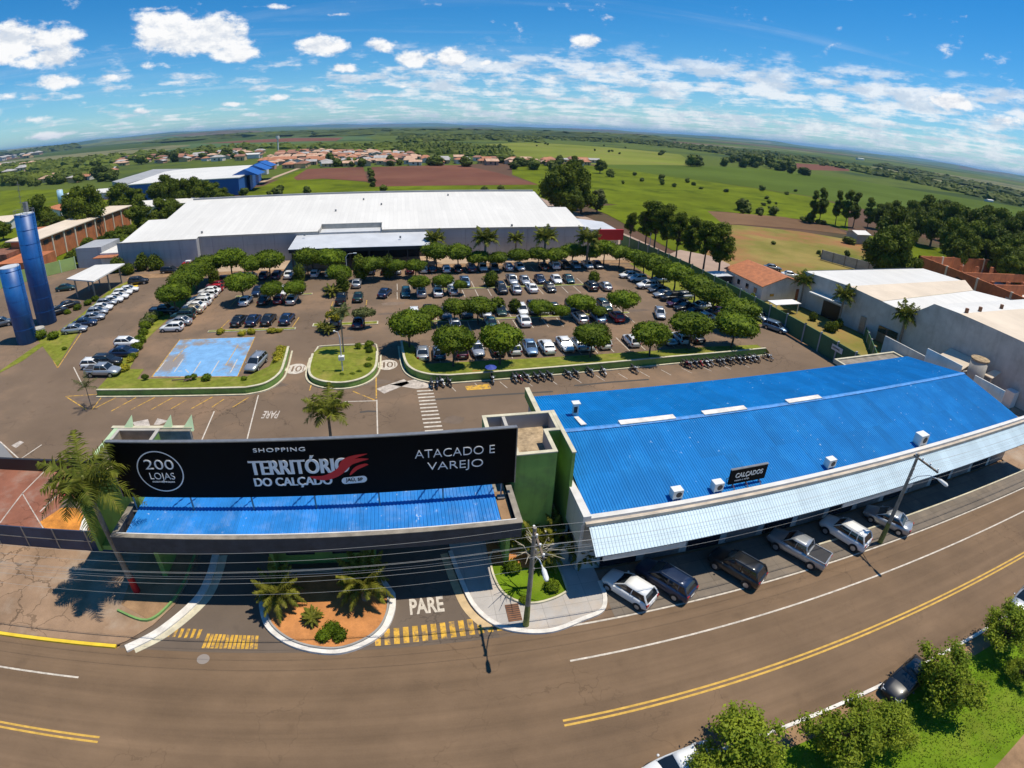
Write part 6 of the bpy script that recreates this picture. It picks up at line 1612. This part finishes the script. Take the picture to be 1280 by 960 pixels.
br_used = [False] * 3
def broad(lst, lab, group, zc=6.0):
    for i, (px, py, rm, hs) in enumerate(lst):
        x, y = G(px, py, zc * rm / 5.5 * hs); k = rv.randrange(3); s = rm / 5.5
        use(BR[k], not br_used[k], (x, y, -.15), rv.uniform(0, 6.28), (s, s, s * hs), label=lab % ORD[i + 1], category='tree', group=group); br_used[k] = True
broad([(700, 232, 7.5, 1.25), (716, 226, 7.5, 1.3), (728, 240, 6.5, 1.1), (712, 250, 5.5, 1.0), (718, 205, 6, 1.1)], 'broad dark tree in the clump behind the warehouse corner, %s', 'dark clump behind the warehouse')
x, y = G(747, 252, 4); o = tree_proto('broad_tree', clumpy(14, 3.0, 4.6, 2.4, 90, (1.1, 1.8)), 2200, .26, 'olive', (2.2, .22), seed=90); place(o, (x, y, 0), 0, 1.1, label='pale olive tree right of the dark clump behind the warehouse', category='tree')
x, y = G(750, 213, 2); o = copy_tree(BR[0]); place(o, (x, y, 0), 1, .9, label='lone round bush-like tree in the pasture behind the dark clump', category='tree')
broad([(1112, 312, 6.4, 1.2), (1120, 290, 6.8, 1.3), (1128, 330, 5.0, 1.0), (1140, 268, 6.5, 1.1), (1160, 262, 7.5, 1.1), (1178, 266, 7, 1.1), (1197, 275, 7, 1.2), (1168, 282, 6.5, 1.1), (1150, 280, 6.0, 1.1), (1190, 298, 6.5, 1.2), (1204, 308, 6.5, 1.1), (1213, 285, 7.5, 1.2), (1232, 280, 7.5, 1.2), (1250, 284, 7.5, 1.2), (1225, 302, 7, 1.1), (1243, 306, 7, 1.1), (1262, 300, 7.5, 1.2), (1276, 292, 8, 1.2), (1260, 318, 6.5, 1.1), (1277, 318, 7, 1.1), (1235, 318, 5.5, 1.0), (1100, 268, 5.5, 1.0), (1120, 262, 5.5, 1.0), (1268, 332, 5.5, 1.0), (1100, 300, 3.5, .9), (1110, 340, 3.4, .8)],
      'dark dense tree of the grove above the white halls, number %s', 'grove above the white halls')
SL = tree_proto('slender_tree', clumpy(22, 1.4, 7.9, 4.6, 95, (.7, 1.25), 1.1), 3200, .2, 'dark', (4, .16), seed=95)
for i, (base, top, s) in enumerate([((1015, 279), (1019, 238), 1.0), ((1024, 279), (1030, 235), 1.1), ((1044, 281), (1050, 238), 1.1), ((1056, 284), (1061, 237), 1.2), ((1066, 284), (1075, 241), 1.3), ((1083, 290), (1084, 246), 1.2)]):
    x, y = G(*base); h = HT(base, top) / 12.9; use(SL, i == 0, (x, y, -.1), i * 1.3, (h * s, h * s, h), label='tall slender dark tree at the pasture edge, %s from left' % ORD[i + 1], category='tree', group='slender trees at the pasture edge')
broad([(50, 262, 6.5, 1.1), (42, 272, 5, 1.0), (60, 278, 5, .9), (95, 256, 7, 1.1), (110, 258, 7.5, 1.2), (122, 262, 6, 1.0), (105, 270, 6, .9), (87, 275, 4.5, .8), (152, 246, 6.5, 1.1), (164, 250, 6, 1.0), (150, 262, 5, .9), (173, 246, 5, .9), (2, 286, 4, .9), (16, 312, 4, .8), (46, 300, 4, .8)], 'leafy tree of the left quarter behind the brick hall, number %s', 'trees behind the brick hall')
broad([(197, 240, 5.5, 1.0), (207, 235, 6, 1.2), (219, 239, 6, 1.1), (231, 238, 6, 1.1), (243, 237, 6, 1.1), (256, 239, 6, 1.0), (268, 241, 5.5, 1.0), (278, 245, 5, .9), (284, 249, 4, .8), (200, 262, 5.5, .9), (182, 270, 5, .9), (170, 268, 4.5, .9), (212, 256, 4, .8), (224, 262, 4.0, .8), (186, 282, 3.6, .8)], 'dark tree between the warehouse and the blue factory, number %s', 'trees before the factory')
broad([(138, 300, 3.4, .9), (145, 297, 3.6, .9), (152, 291, 3.6, .8), (156, 303, 3, .8), (128, 303, 3, .8), (118, 310, 2.6, .8), (97, 318, 2.8, .9), (88, 322, 2.4, .8), (108, 303, 2.4, .8), (165, 288, 3, .8)], 'leafy tree beside the long brick hall, number %s', 'trees beside the brick hall')
# roadside bushes at the lower right
NB = [tree_proto('roadside_tree', clumpy(46, 1.85, 2.15, 1.2, 100 + k, (.22, .6), .95), 9000, .075, 'fresh', (1.1, .1), seed=100 + k, kcore=.3, flat=.5, shell=(.25, 1.25)) for k in range(2)]
nb_used = [False, False]
for i, (px, py, s, lab) in enumerate([(935, 930, 1.35, 'fresh green roadside tree at the bottom, leftmost of the verge'), (1062, 915, 1.25, 'fresh green roadside tree second from the left on the verge'), (1112, 905, 1.0, 'lower roadside tree just left of the black parked hatchback'), (1190, 838, 1.3, 'roadside tree half hiding the black parked hatchback'), (1266, 780, 1.2, 'roadside tree at the right edge of the verge'),
                              (1280, 835, .6, 'small roadside bush at the right edge below the kerb'), (890, 968, .9, 'roadside tree cut by the bottom edge beside the white car')]):
    x, y = G(px, py, 2.1 * s); k = i % 2
    use(NB[k], not nb_used[k], (x, y, .02), i * 2.1, (s, s, s * .85), label=lab, category='tree', group='roadside trees'); nb_used[k] = True
# distant trees
FARP = []
for k in range(3):
    cl = clumpy(6, 2.2, 3.2, 1.6, 200 + k, (1.6, 2.6))
    b = MB(); core(b, cl, k, .9); leaves(b, cl, 420, .5, 200 + k)
    b.mat(1).tube([(0, 0, -.4), (0, 0, 3)], .3, 5)
    FARP.append(b.mesh('distant_tree', [LM['far'], M['bark']]))
fn = 0
def far_trees(line, n, s0, s1, spread, where):
    global fn
    for i in range(n):
        t = rv.random() * (len(line) - 1); k = int(t); u = t - k
        px = line[k][0] + (line[k + 1][0] - line[k][0]) * u; py = line[k][1] + (line[k + 1][1] - line[k][1]) * u + rv.uniform(-spread, spread)
        x, y = G(px, py); s = rv.uniform(s0, s1)
        o = link('distant_tree', rv.choice(FARP), label='small distant dark green tree ' + where, category='tree', group='distant trees ' + where)
        o.location = (x, y, -.2); o.rotation_euler = (0, 0, rv.uniform(0, 6.28)); o.scale = (s * rv.uniform(.8, 1.5), s, s * rv.uniform(.6, 1.1)); fn += 1
far_trees([(300, 245), (345, 244), (350, 243), (520, 239), (690, 243)], 14, .35, .8, 2, 'just behind the white warehouse roof')
far_trees([(462, 212), (466, 234)], 7, .45, .7, 1, 'in the strip dividing the ploughed fields')
far_trees([(400, 206), (470, 206), (600, 206), (700, 205)], 30, .8, 1.4, 2.5, 'among the terracotta town houses')
far_trees([(840, 226), (900, 236), (1000, 243)], 10, .35, .7, 5, 'dotted over the green pasture')
far_trees([(760, 221), (830, 226)], 8, .4, .8, 6, 'dotted over the near pasture')
far_trees([(860, 207), (872, 207)], 5, 1.6, 2.1, 1, 'in the clump beside the crop field')
far_trees([(905, 205), (950, 208), (1008, 218)], 26, 1.3, 2.4, 3.5, 'on the far edge of the crop field')
far_trees([(640, 209), (690, 213), (700, 204)], 14, .8, 1.4, 3, 'right of the ploughed field')
far_trees([(0, 238), (60, 226), (120, 222), (150, 222)], 26, 1.0, 1.9, 5, 'in the left suburb')
far_trees([(60, 210), (160, 202), (250, 196), (330, 194)], 34, 1.1, 2.0, 5, 'in the hazy left town')
far_trees([(905, 262), (980, 270), (1050, 284)], 14, .35, .8, 3, 'along the bare soil strip')
far_trees([(1060, 300), (1100, 318)], 5, .4, .7, 4, 'by the lone block wall')
far_trees([(770, 225), (900, 245), (1000, 262)], 8, .2, .45, 9, 'scattered as low scrub over the pasture')
far_trees([(940, 300), (1060, 318)], 4, .2, .4, 8, 'scattered as low scrub in the dry grass')
far_trees([(640, 176), (760, 186), (850, 196)], 14, .5, 1.0, 6, 'dotted over the light pasture')
# woods too far to count
def wood(line, n, w0, w1, h0, h1, spread, name='distant_woodland', lab=''):
    rn = random.Random(n * 7 + int(line[0][0])); b = MB()
    for i in range(n):
        t = rn.random() * (len(line) - 1); k = int(t); u = t - k
        px = line[k][0] + (line[k + 1][0] - line[k][0]) * u; py = line[k][1] + (line[k + 1][1] - line[k][1]) * u + rn.uniform(-spread, spread)
        x, y = G(px, py); w = rn.uniform(w0, w1); h = rn.uniform(h0, h1)
        vs = []; nu, nv = 8, 4
        for a in range(nv + 1):
            ph = math.pi * .5 * a / nv
            for j in range(nu):
                q = rn.uniform(.75, 1.15); vs.append((x + w * q * math.sin(ph) * math.cos(j * .785), y + w * q * math.sin(ph) * math.sin(j * .785), -.3 + h * q * math.cos(ph)))
        b.vf(vs, [(a * nu + j, (a + 1) * nu + j, (a + 1) * nu + (j + 1) % nu, a * nu + (j + 1) % nu) for a in range(nv) for j in range(nu)])
    b.build(name, LM['far'], kind='stuff', label=lab, category='woodland')
wood([(500, 190), (560, 187), (635, 194)], 300, 4, 9, 4, 8, 5.5, lab='dark woodland patch beyond the terracotta town')
wood([(500, 176), (590, 172), (680, 176)], 160, 8, 18, 5, 9, 3, lab='thin far woods behind the woodland patch')
wood([(680, 172), (780, 176), (860, 184), (940, 196)], 300, 6, 13, 4, 8, 2.5, lab='long belt of far trees beyond the light pasture')
wood([(860, 184), (1000, 199), (1130, 222), (1280, 256)], 340, 5, 12, 3.5, 8, 3.5, lab='belt of far trees behind the crop field at the right')
wood([(1100, 207), (1180, 224), (1280, 246)], 170, 10, 26, 5, 9, 2.0, lab='thin belts of trees on the right far plain')
wood([(330, 184), (400, 186), (470, 187), (500, 185)], 60, 8, 16, 6, 9, 1.5, lab='tree belt above the terracotta town')
wood([(0, 213), (60, 208), (150, 199), (320, 186)], 200, 7, 16, 6, 10, 3.5, lab='dark tree belt over the hazy left town')
wood([(0, 196), (40, 191), (92, 186)], 90, 30, 70, 18, 34, .8, lab='dark wooded ridge on the left horizon')
wood([(0, 228), (70, 222), (140, 216)], 110, 6, 13, 5, 9, 4, lab='scrubby woodland in the left middle distance')
wood([(200, 176), (330, 169), (480, 167), (640, 168), (820, 175)], 110, 60, 160, 10, 18, 2, lab='faint tree lines on the far plain')
# rough tufts in the near verge
rg = np.random.default_rng(8); b = MB()
n = 16000
xx = rg.uniform(8, 62, n); yy = rg.uniform(3.2, 8.6, n); ang = rg.uniform(0, 6.28, n); hh = rg.uniform(.05, .14, n); ww = rg.uniform(.02, .06, n)
lx = rg.normal(0, .08, n); ly = rg.normal(0, .08, n)
V = np.stack([np.stack([xx - ww * np.cos(ang), yy - ww * np.sin(ang), np.full(n, .04)], 1), np.stack([xx + ww * np.cos(ang), yy + ww * np.sin(ang), np.full(n, .04)], 1), np.stack([xx + lx, yy + ly, .04 + hh], 1)], 1).reshape(-1, 3)
b.v = [tuple(v) for v in V.tolist()]; b.f = [(3 * i, 3 * i + 1, 3 * i + 2) for i in range(n)]; b.m = [0] * n
b.build('grass', leafmat('leaf_grass', (.12, .20, .012), (.19, .25, .025), .8, .4, .05, c3=(.3, .28, .07)), kind='stuff', label='bright green grass tufts on the verge at the lower right', category='grass')

# ------------------------------------------------------------------ poles, wires, lamps
def pole_proto():
    r = empty('utility_pole')
    MB().tube([(0, 0, 0), (0, 0, 8.95)], [.19, .11], 12).build('shaft', M['polewood'], r)
    MB().tube([(0, 0, 0), (0, 0, 1.3), (0, 0, 2.2)], [.215, .20, .17], 12).build('moss_cover', M['moss'], r)
    ca = MB().box(-.06, .06, -2.1, .35, 8.55, 8.68).build('crossarm', M['wood'], r)
    for y in (-2.0, -1.25, -.5, .2): MB().tube([(0, y, 8.68), (0, y, 8.9)], [.05, .07], 8).build('insulator', M['acwhite'], ca)
    MB().tube([(0, -.1, 6.5), (-.05, -.7, 7.35), (-.08, -1.6, 8.05), (-.1, -2.5, 8.25)], .035, 8).build('lamp_arm', M['acwhite'], r)
    MB().tube([(-.1, -2.35, 8.22), (-.1, -2.6, 8.26), (-.12, -3.15, 8.26), (-.12, -3.3, 8.24)], [.06, .13, .15, .07], 10).build('lamp_head', M['acwhite'], r)
    for z in (5.5, 6.9, 7.1, 7.5): MB().box(-.03, .22, -.05, .05, z - .08, z + .08).build('wire_bracket', M['steel'], r)
    return r
up = pole_proto()
PX = (-54.5, -24.0 - 60.6, 6.6, 37.1, 68.4)
for i, (x, lab) in enumerate(((6.6, 'utility pole with street lamp standing on the corner pavement by the gateway'), (37.1, 'utility pole with street lamp among the parked cars before the shop'),
                              (68.4, 'utility pole with street lamp past the right end of the shop'))):
    use(up, i == 0, (x, 21.3 if i != 1 else 21.05, 0), 0, 1, label=lab, category='utility pole', group='utility poles along the pavement')
o = copy_tree(up); place(o, (-55, 21.3, 0), 0, 1, label='utility pole with street lamp beyond the left end of the metal fence', category='utility pole', group='utility poles along the pavement')
wi = 0
for (dy, z, nm) in ((-2.0, 8.9, 'top outer'), (-1.25, 8.9, 'top second'), (-.5, 8.9, 'top third'), (.2, 8.9, 'top inner'), (.12, 7.5, 'upper of the four middle'), (.14, 7.1, 'second of the four middle'), (.16, 6.9, 'third of the four middle'), (.15, 5.5, 'lowest')):
    pts = []; xs_ = (-55, 6.6, 37.1, 68.4, 110)
    for a, c in zip(xs_[:-1], xs_[1:]):
        for q in range(10):
            t = q / 10; pts.append((a + (c - a) * t, 21.2 + dy, z - 4 * (.35 if c - a < 35 else .8) * t * (1 - t)))
    pts.append((110, 21.2 + dy, z))
    MB().tube([(-200, 21.2 + dy, z)] + pts, .008, 4).build('power_line', mat('wiregrey', (.3, .3, .29), .6), label='%s wire running between the utility poles along the street' % nm, category='wire', group='wires along the street')
# dry pale branches round the corner pole
b = MB(); rn = random.Random(3)
for k in range(16):
    a = rn.uniform(0, 6.28); l_ = rn.uniform(.8, 2.2); z = rn.uniform(3.2, 4.6)
    p = [(0, 0, z - 1.2), (l_ * .4 * math.cos(a), l_ * .4 * math.sin(a), z), (l_ * math.cos(a + .2), l_ * math.sin(a + .2), z + rn.uniform(-.2, .8))]
    b.tube(p, [.05, .03, .012], 4)
    b.tube([p[1], (p[1][0] + .5 * math.cos(a + 1), p[1][1] + .5 * math.sin(a + 1), p[1][2] + .4)], [.025, .008], 4)
b.tube([(0, 0, 0), (0, 0, 3.6)], [.13, .09], 7)
o = b.build('bare_tree', mat('drywood', (.42, .37, .28), .9, var=.2), label='pale leafless tree with spread dry branches beside the corner pole', category='tree'); o.location = (7.6, 24.3, .15)
o = MB().box(-.45, .45, -.7, .7, 0, .05).build('tree_grate', M['rust'], label='brown iron grate in the pavement beside the corner pole', category='grate'); o.location = (6.0, 22.4, .13)
for i in range(8):
    MB().box(-.42, .42, -.62 + i * .17, -.57 + i * .17, .05, .06).build('slat', M['dark'], o)
def lamp_post(base, h, arm, label, two=False):
    x, y = G(*base); r = empty('lamp_post', (x, y, .2), label=label, category='lamp post', group='lamp posts of the car park')
    MB().tube([(0, 0, 0), (0, 0, h - .8), (arm * .3, 0, h - .1), (arm, 0, h)], [.09, .07, .05, .04], 8).build('shaft', M['greyroof'], r)
    MB().box(arm - .1, arm + .6 * (1 if arm >= 0 else -1) if arm >= 0 else arm + .1, -.14, .14, h - .06, h + .08).build('lamp_head', M['acwhite'], r)
    if two: MB().box(-.35, .35, -.3, .3, h * .35, h * .35 + .5).build('floodlight', M['acwhite'], r)
    return r
lamp_post((429, 470), 5.9, -.6, 'lamp post on the middle lawn island with white heads', True)
lamp_post((434, 348), 5.0, 1.6, 'curved lamp post before the dark entrance of the warehouse')
lamp_post((811, 318), 6.5, .5, 'lamp post among the street trees beyond the fence')
# small things
x, y = G(237, 338); r = empty('red_kiosk', (x, y, 0), label='small red kiosk against the warehouse wall', category='kiosk')
MB().box(-1.2, 1.2, -.9, .9, 0, 1.9).build('cabin', M['signred'], r); MB().box(-.6, .6, -.5, .5, 1.9, 2.3).build('roof_unit', M['acwhite'], r); MB().box(-.8, .8, -.93, -.905, .9, 1.6).build('window', M['glass'], r)
x, y = G(595, 470); r = empty('barrier', (x, 56.7, 0), label='orange plastic barrier against the green retaining wall', category='barrier')
MB().hexa([(-.6, -.25, 0), (.6, -.25, 0), (.6, .25, 0), (-.6, .25, 0)], [(-.5, -.08, .95), (.5, -.08, .95), (.5, .08, .95), (-.5, .08, .95)]).build('body', mat('orangeplastic', (.6, .12, .03), .5), r)
MB().box(-.52, .52, -.2, -.17, .4, .55).build('reflective_band', M['white'], r)
x, y = G(616, 473, 1.0); r = empty('parasol', (x, 55.9, 0), label='small blue parasol over the motorcycle beside the yellow box', category='parasol')
MB().vf([(.75 * math.cos(t * .785), .75 * math.sin(t * .785), 1.75) for t in range(8)] + [(0, 0, 2.1)], [(i, (i + 1) % 8, 8) for i in range(8)]).build('canopy', mat('parasolblue', (.02, .05, .3), .7), r); MB().tube([(0, 0, 0), (0, 0, 2.1)], .025, 6).build('pole', M['steel'], r)
# wooden debris on the left lawn
x, y = G(228, 476, .5); o = MB().tube([(-1.4, 0, .62), (1.2, .2, .62)], .09, 6).tube([(.3, -.4, .6), (1.6, .7, .75)], .07, 6).build('fallen_branch', M['bark'], label='fallen brown branch on the lawn before the blue bays', category='branch'); o.location = (x, y, 0)
# lettering on the road
for s, px, py, dx in (('PARE', 512, 768, 2.75),):
    x, y = G(px, py)
    o = text('road_lettering', s, (x, y, .014), 1.0, M['linewhite'], None, rot=(0, 0, .02), flat=True, off=.03)
    co = [v.co for v in o.data.vertices]; a, c = min(v.x for v in co), max(v.x for v in co)
    o.scale = (2.3 / (c - a), 1.35 / .75, 1); o['kind'] = 'structure'; o.name = 'road_marking'
x, y = G(316, 534); o = text('road_lettering', 'PARE', (x, y, .014), 1.1, M['wornwhite'], None, rot=(0, 0, R(178)), flat=True, off=.02); o.scale = (.75, 2.0, 1); o['kind'] = 'structure'; o.name = 'road_marking'; o.location = (x + 2.4, y + 3.2, .014)
# white litter and dirt patches in bays
# ------------------------------------------------------------------ town
HW = [mat('house_wall_%s' % n, c, .9, var=.1) for n, c in (('cream', (.55, .43, .30)), ('white', (.62, .58, .52)), ('salmon', (.50, .28, .19)), ('ochre', (.52, .36, .18)))]
HR = [mat('house_roof_%s' % n, c, .9, var=.2, vscale=.4) for n, c in (('tile', (.40, .17, .09)), ('pale', (.52, .33, .22)), ('brown', (.27, .13, .085)), ('grey', (.38, .36, .34)))]
HM = []
for k in range(8):
    rn = random.Random(300 + k); w, d, h, rh = rn.uniform(3.2, 5.0), rn.uniform(3.0, 4.4), rn.uniform(2.6, 3.3), rn.uniform(.9, 1.6)
    b = MB().mat(0).box(-w, w, -d, d, -.4, h)
    e = .5
    if k % 2:
        b.mat(1).vf([(-w - e, -d - e, h - .1), (w + e, -d - e, h - .1), (w + e, d + e, h - .1), (-w - e, d + e, h - .1), (-w * .5, 0, h + rh), (w * .5, 0, h + rh)], [(0, 1, 5, 4), (1, 2, 5), (2, 3, 4, 5), (3, 0, 4)])
    else:
        b.mat(1).vf([(-w - e, -d - e, h - .1), (w + e, -d - e, h - .1), (w + e, 0, h + rh), (-w - e, 0, h + rh), (w + e, d + e, h - .1), (-w - e, d + e, h - .1)], [(0, 1, 2, 3), (3, 2, 4, 5)])
        b.mat(0).vf([(-w, -d, h), (-w, d, h), (-w, 0, h + rh)], [(0, 2, 1)]).vf([(w, -d, h), (w, d, h), (w, 0, h + rh)], [(0, 1, 2)])
    b.mat(2).box(-w * .5, -w * .2, -d - .06, -d - .01, .9, 2.0).box(w * .3, w * .55, -d - .06, -d - .01, 0, 2.1)
    HM.append(b)
hmesh = {}
def town(poly, n, s0, s1, group, lab, mind=8.5, roofs=(0, 0, 1, 1, 2, 3)):
    rn = random.Random(n); P = [G(*p) for p in poly]; xs = [p[0] for p in P]; ys = [p[1] for p in P]
    def inside(x, y):
        c = False
        for i in range(len(P)):
            (x1, y1), (x2, y2) = P[i - 1], P[i]
            if (y1 > y) != (y2 > y) and x < (x2 - x1) * (y - y1) / (y2 - y1) + x1: c = not c
        return c
    pts = []; tries = 0
    while len(pts) < n and tries < 60000:
        tries += 1; x, y = rn.uniform(min(xs), max(xs)), rn.uniform(min(ys), max(ys))
        if not inside(x, y): continue
        y = round(y / 15) * 15 + rn.uniform(-1.5, 1.5)
        if all((x - a)**2 + (y - b_)**2 > mind * mind for a, b_ in pts): pts.append((x, y))
    for x, y in pts:
        k = rn.randrange(8); wv_ = rn.randrange(4); rf = rn.choice(roofs)
        if (k, wv_, rf) not in hmesh: hmesh[(k, wv_, rf)] = HM[k].mesh('town_house', [HW[wv_], HR[rf], M['dark']])
        o = link('town_house', hmesh[(k, wv_, rf)], label=lab, category='house', group=group)
        s = rn.uniform(s0, s1); o.location = (x, y, -.1); o.rotation_euler = (0, 0, rn.uniform(-.15, .15) + (math.pi / 2 if rn.random() < .3 else 0)); o.scale = (s, s, s)
town([(332, 211), (328, 205), (345, 193), (400, 190), (470, 192), (520, 196), (540, 204), (500, 207.5), (430, 207.5), (380, 209)], 140, .9, 1.3, 'houses of the distant town', 'small tiled house in the distant terracotta town', 9.5)
town([(540, 206.5), (545, 200), (620, 200.5), (745, 203), (735, 207), (640, 207)], 34, .8, 1.2, 'houses at the right end of the town', 'small tiled house in the strip right of the town', 9)
town([(140, 208), (150, 200), (240, 192), (330, 190), (330, 201), (250, 203)], 60, .9, 1.5, 'houses of the hazy left town', 'small house of the hazy town behind the factory', 13, (2, 2, 3, 1, 0))
town([(0, 222), (0, 208), (45, 205), (48, 214)], 14, 1.3, 2.4, 'sheds at the left horizon', 'pale shed at the far left', 20, (3, 3, 1))
town([(55, 229), (60, 221), (118, 215), (150, 215), (110, 228)], 18, .9, 1.4, 'houses of the left suburb', 'small house of the left suburb among trees', 12, (1, 3, 0))
town([(0, 201), (0, 198), (50, 193), (50, 196)], 12, 2.0, 4.0, 'sheds below the wooded ridge', 'pale shed under the wooded ridge at the left', 50, (3, 3, 1))
for i, (px, py) in enumerate(((312, 198), (1075, 200), (1236, 252))):
    x, y = G(px, py); s = (12, 16, 5)[i]
    gable_house(x - s, x + s, y - s * .5, y + s * .5, s * .35, s * .1, False, M['whiteplaster'], M['whiteroof'], ('white-roofed hall in the town above the factory', 'tiny white building on the far right plain', 'small white shed by the track at the right')[i], name='white_shed', cat='shed')
x, y = G(348, 188); r = empty('town_tower', (x, y, 0), label='slim white water tower rising over the distant town', category='tower')
MB().tube([(0, 0, 0), (0, 0, 16)], 1.0, 12).build('shaft', M['whiteplaster'], r); MB().tube([(0, 0, 16), (0, 0, 20)], 2.6, 14).build('tank', M['whiteplaster'], r)

# ------------------------------------------------------------------ air
hz = MB().box(-34000, 34000, -3000, 43000, -2.5, 150).mesh('haze', [])
mh = bpy.data.materials.new('haze'); mh.use_nodes = True; nt = mh.node_tree; nt.nodes.clear()
pv = nt.nodes.new('ShaderNodeVolumePrincipled'); pv.inputs['Color'].default_value = (.34, .66, 1.0, 1); pv.inputs['Density'].default_value = 6e-5; pv.inputs['Anisotropy'].default_value = 0.1
oo = nt.nodes.new('ShaderNodeOutputMaterial'); nt.links.new(pv.outputs[0], oo.inputs['Volume'])
try: mh.volume_intersection_method = 'FAST'
except Exception: pass
mh.cycles.homogeneous_volume = True
hz.materials.append(mh)
link('haze', hz, kind='stuff', label='thin blue summer haze over the plain', category='haze')
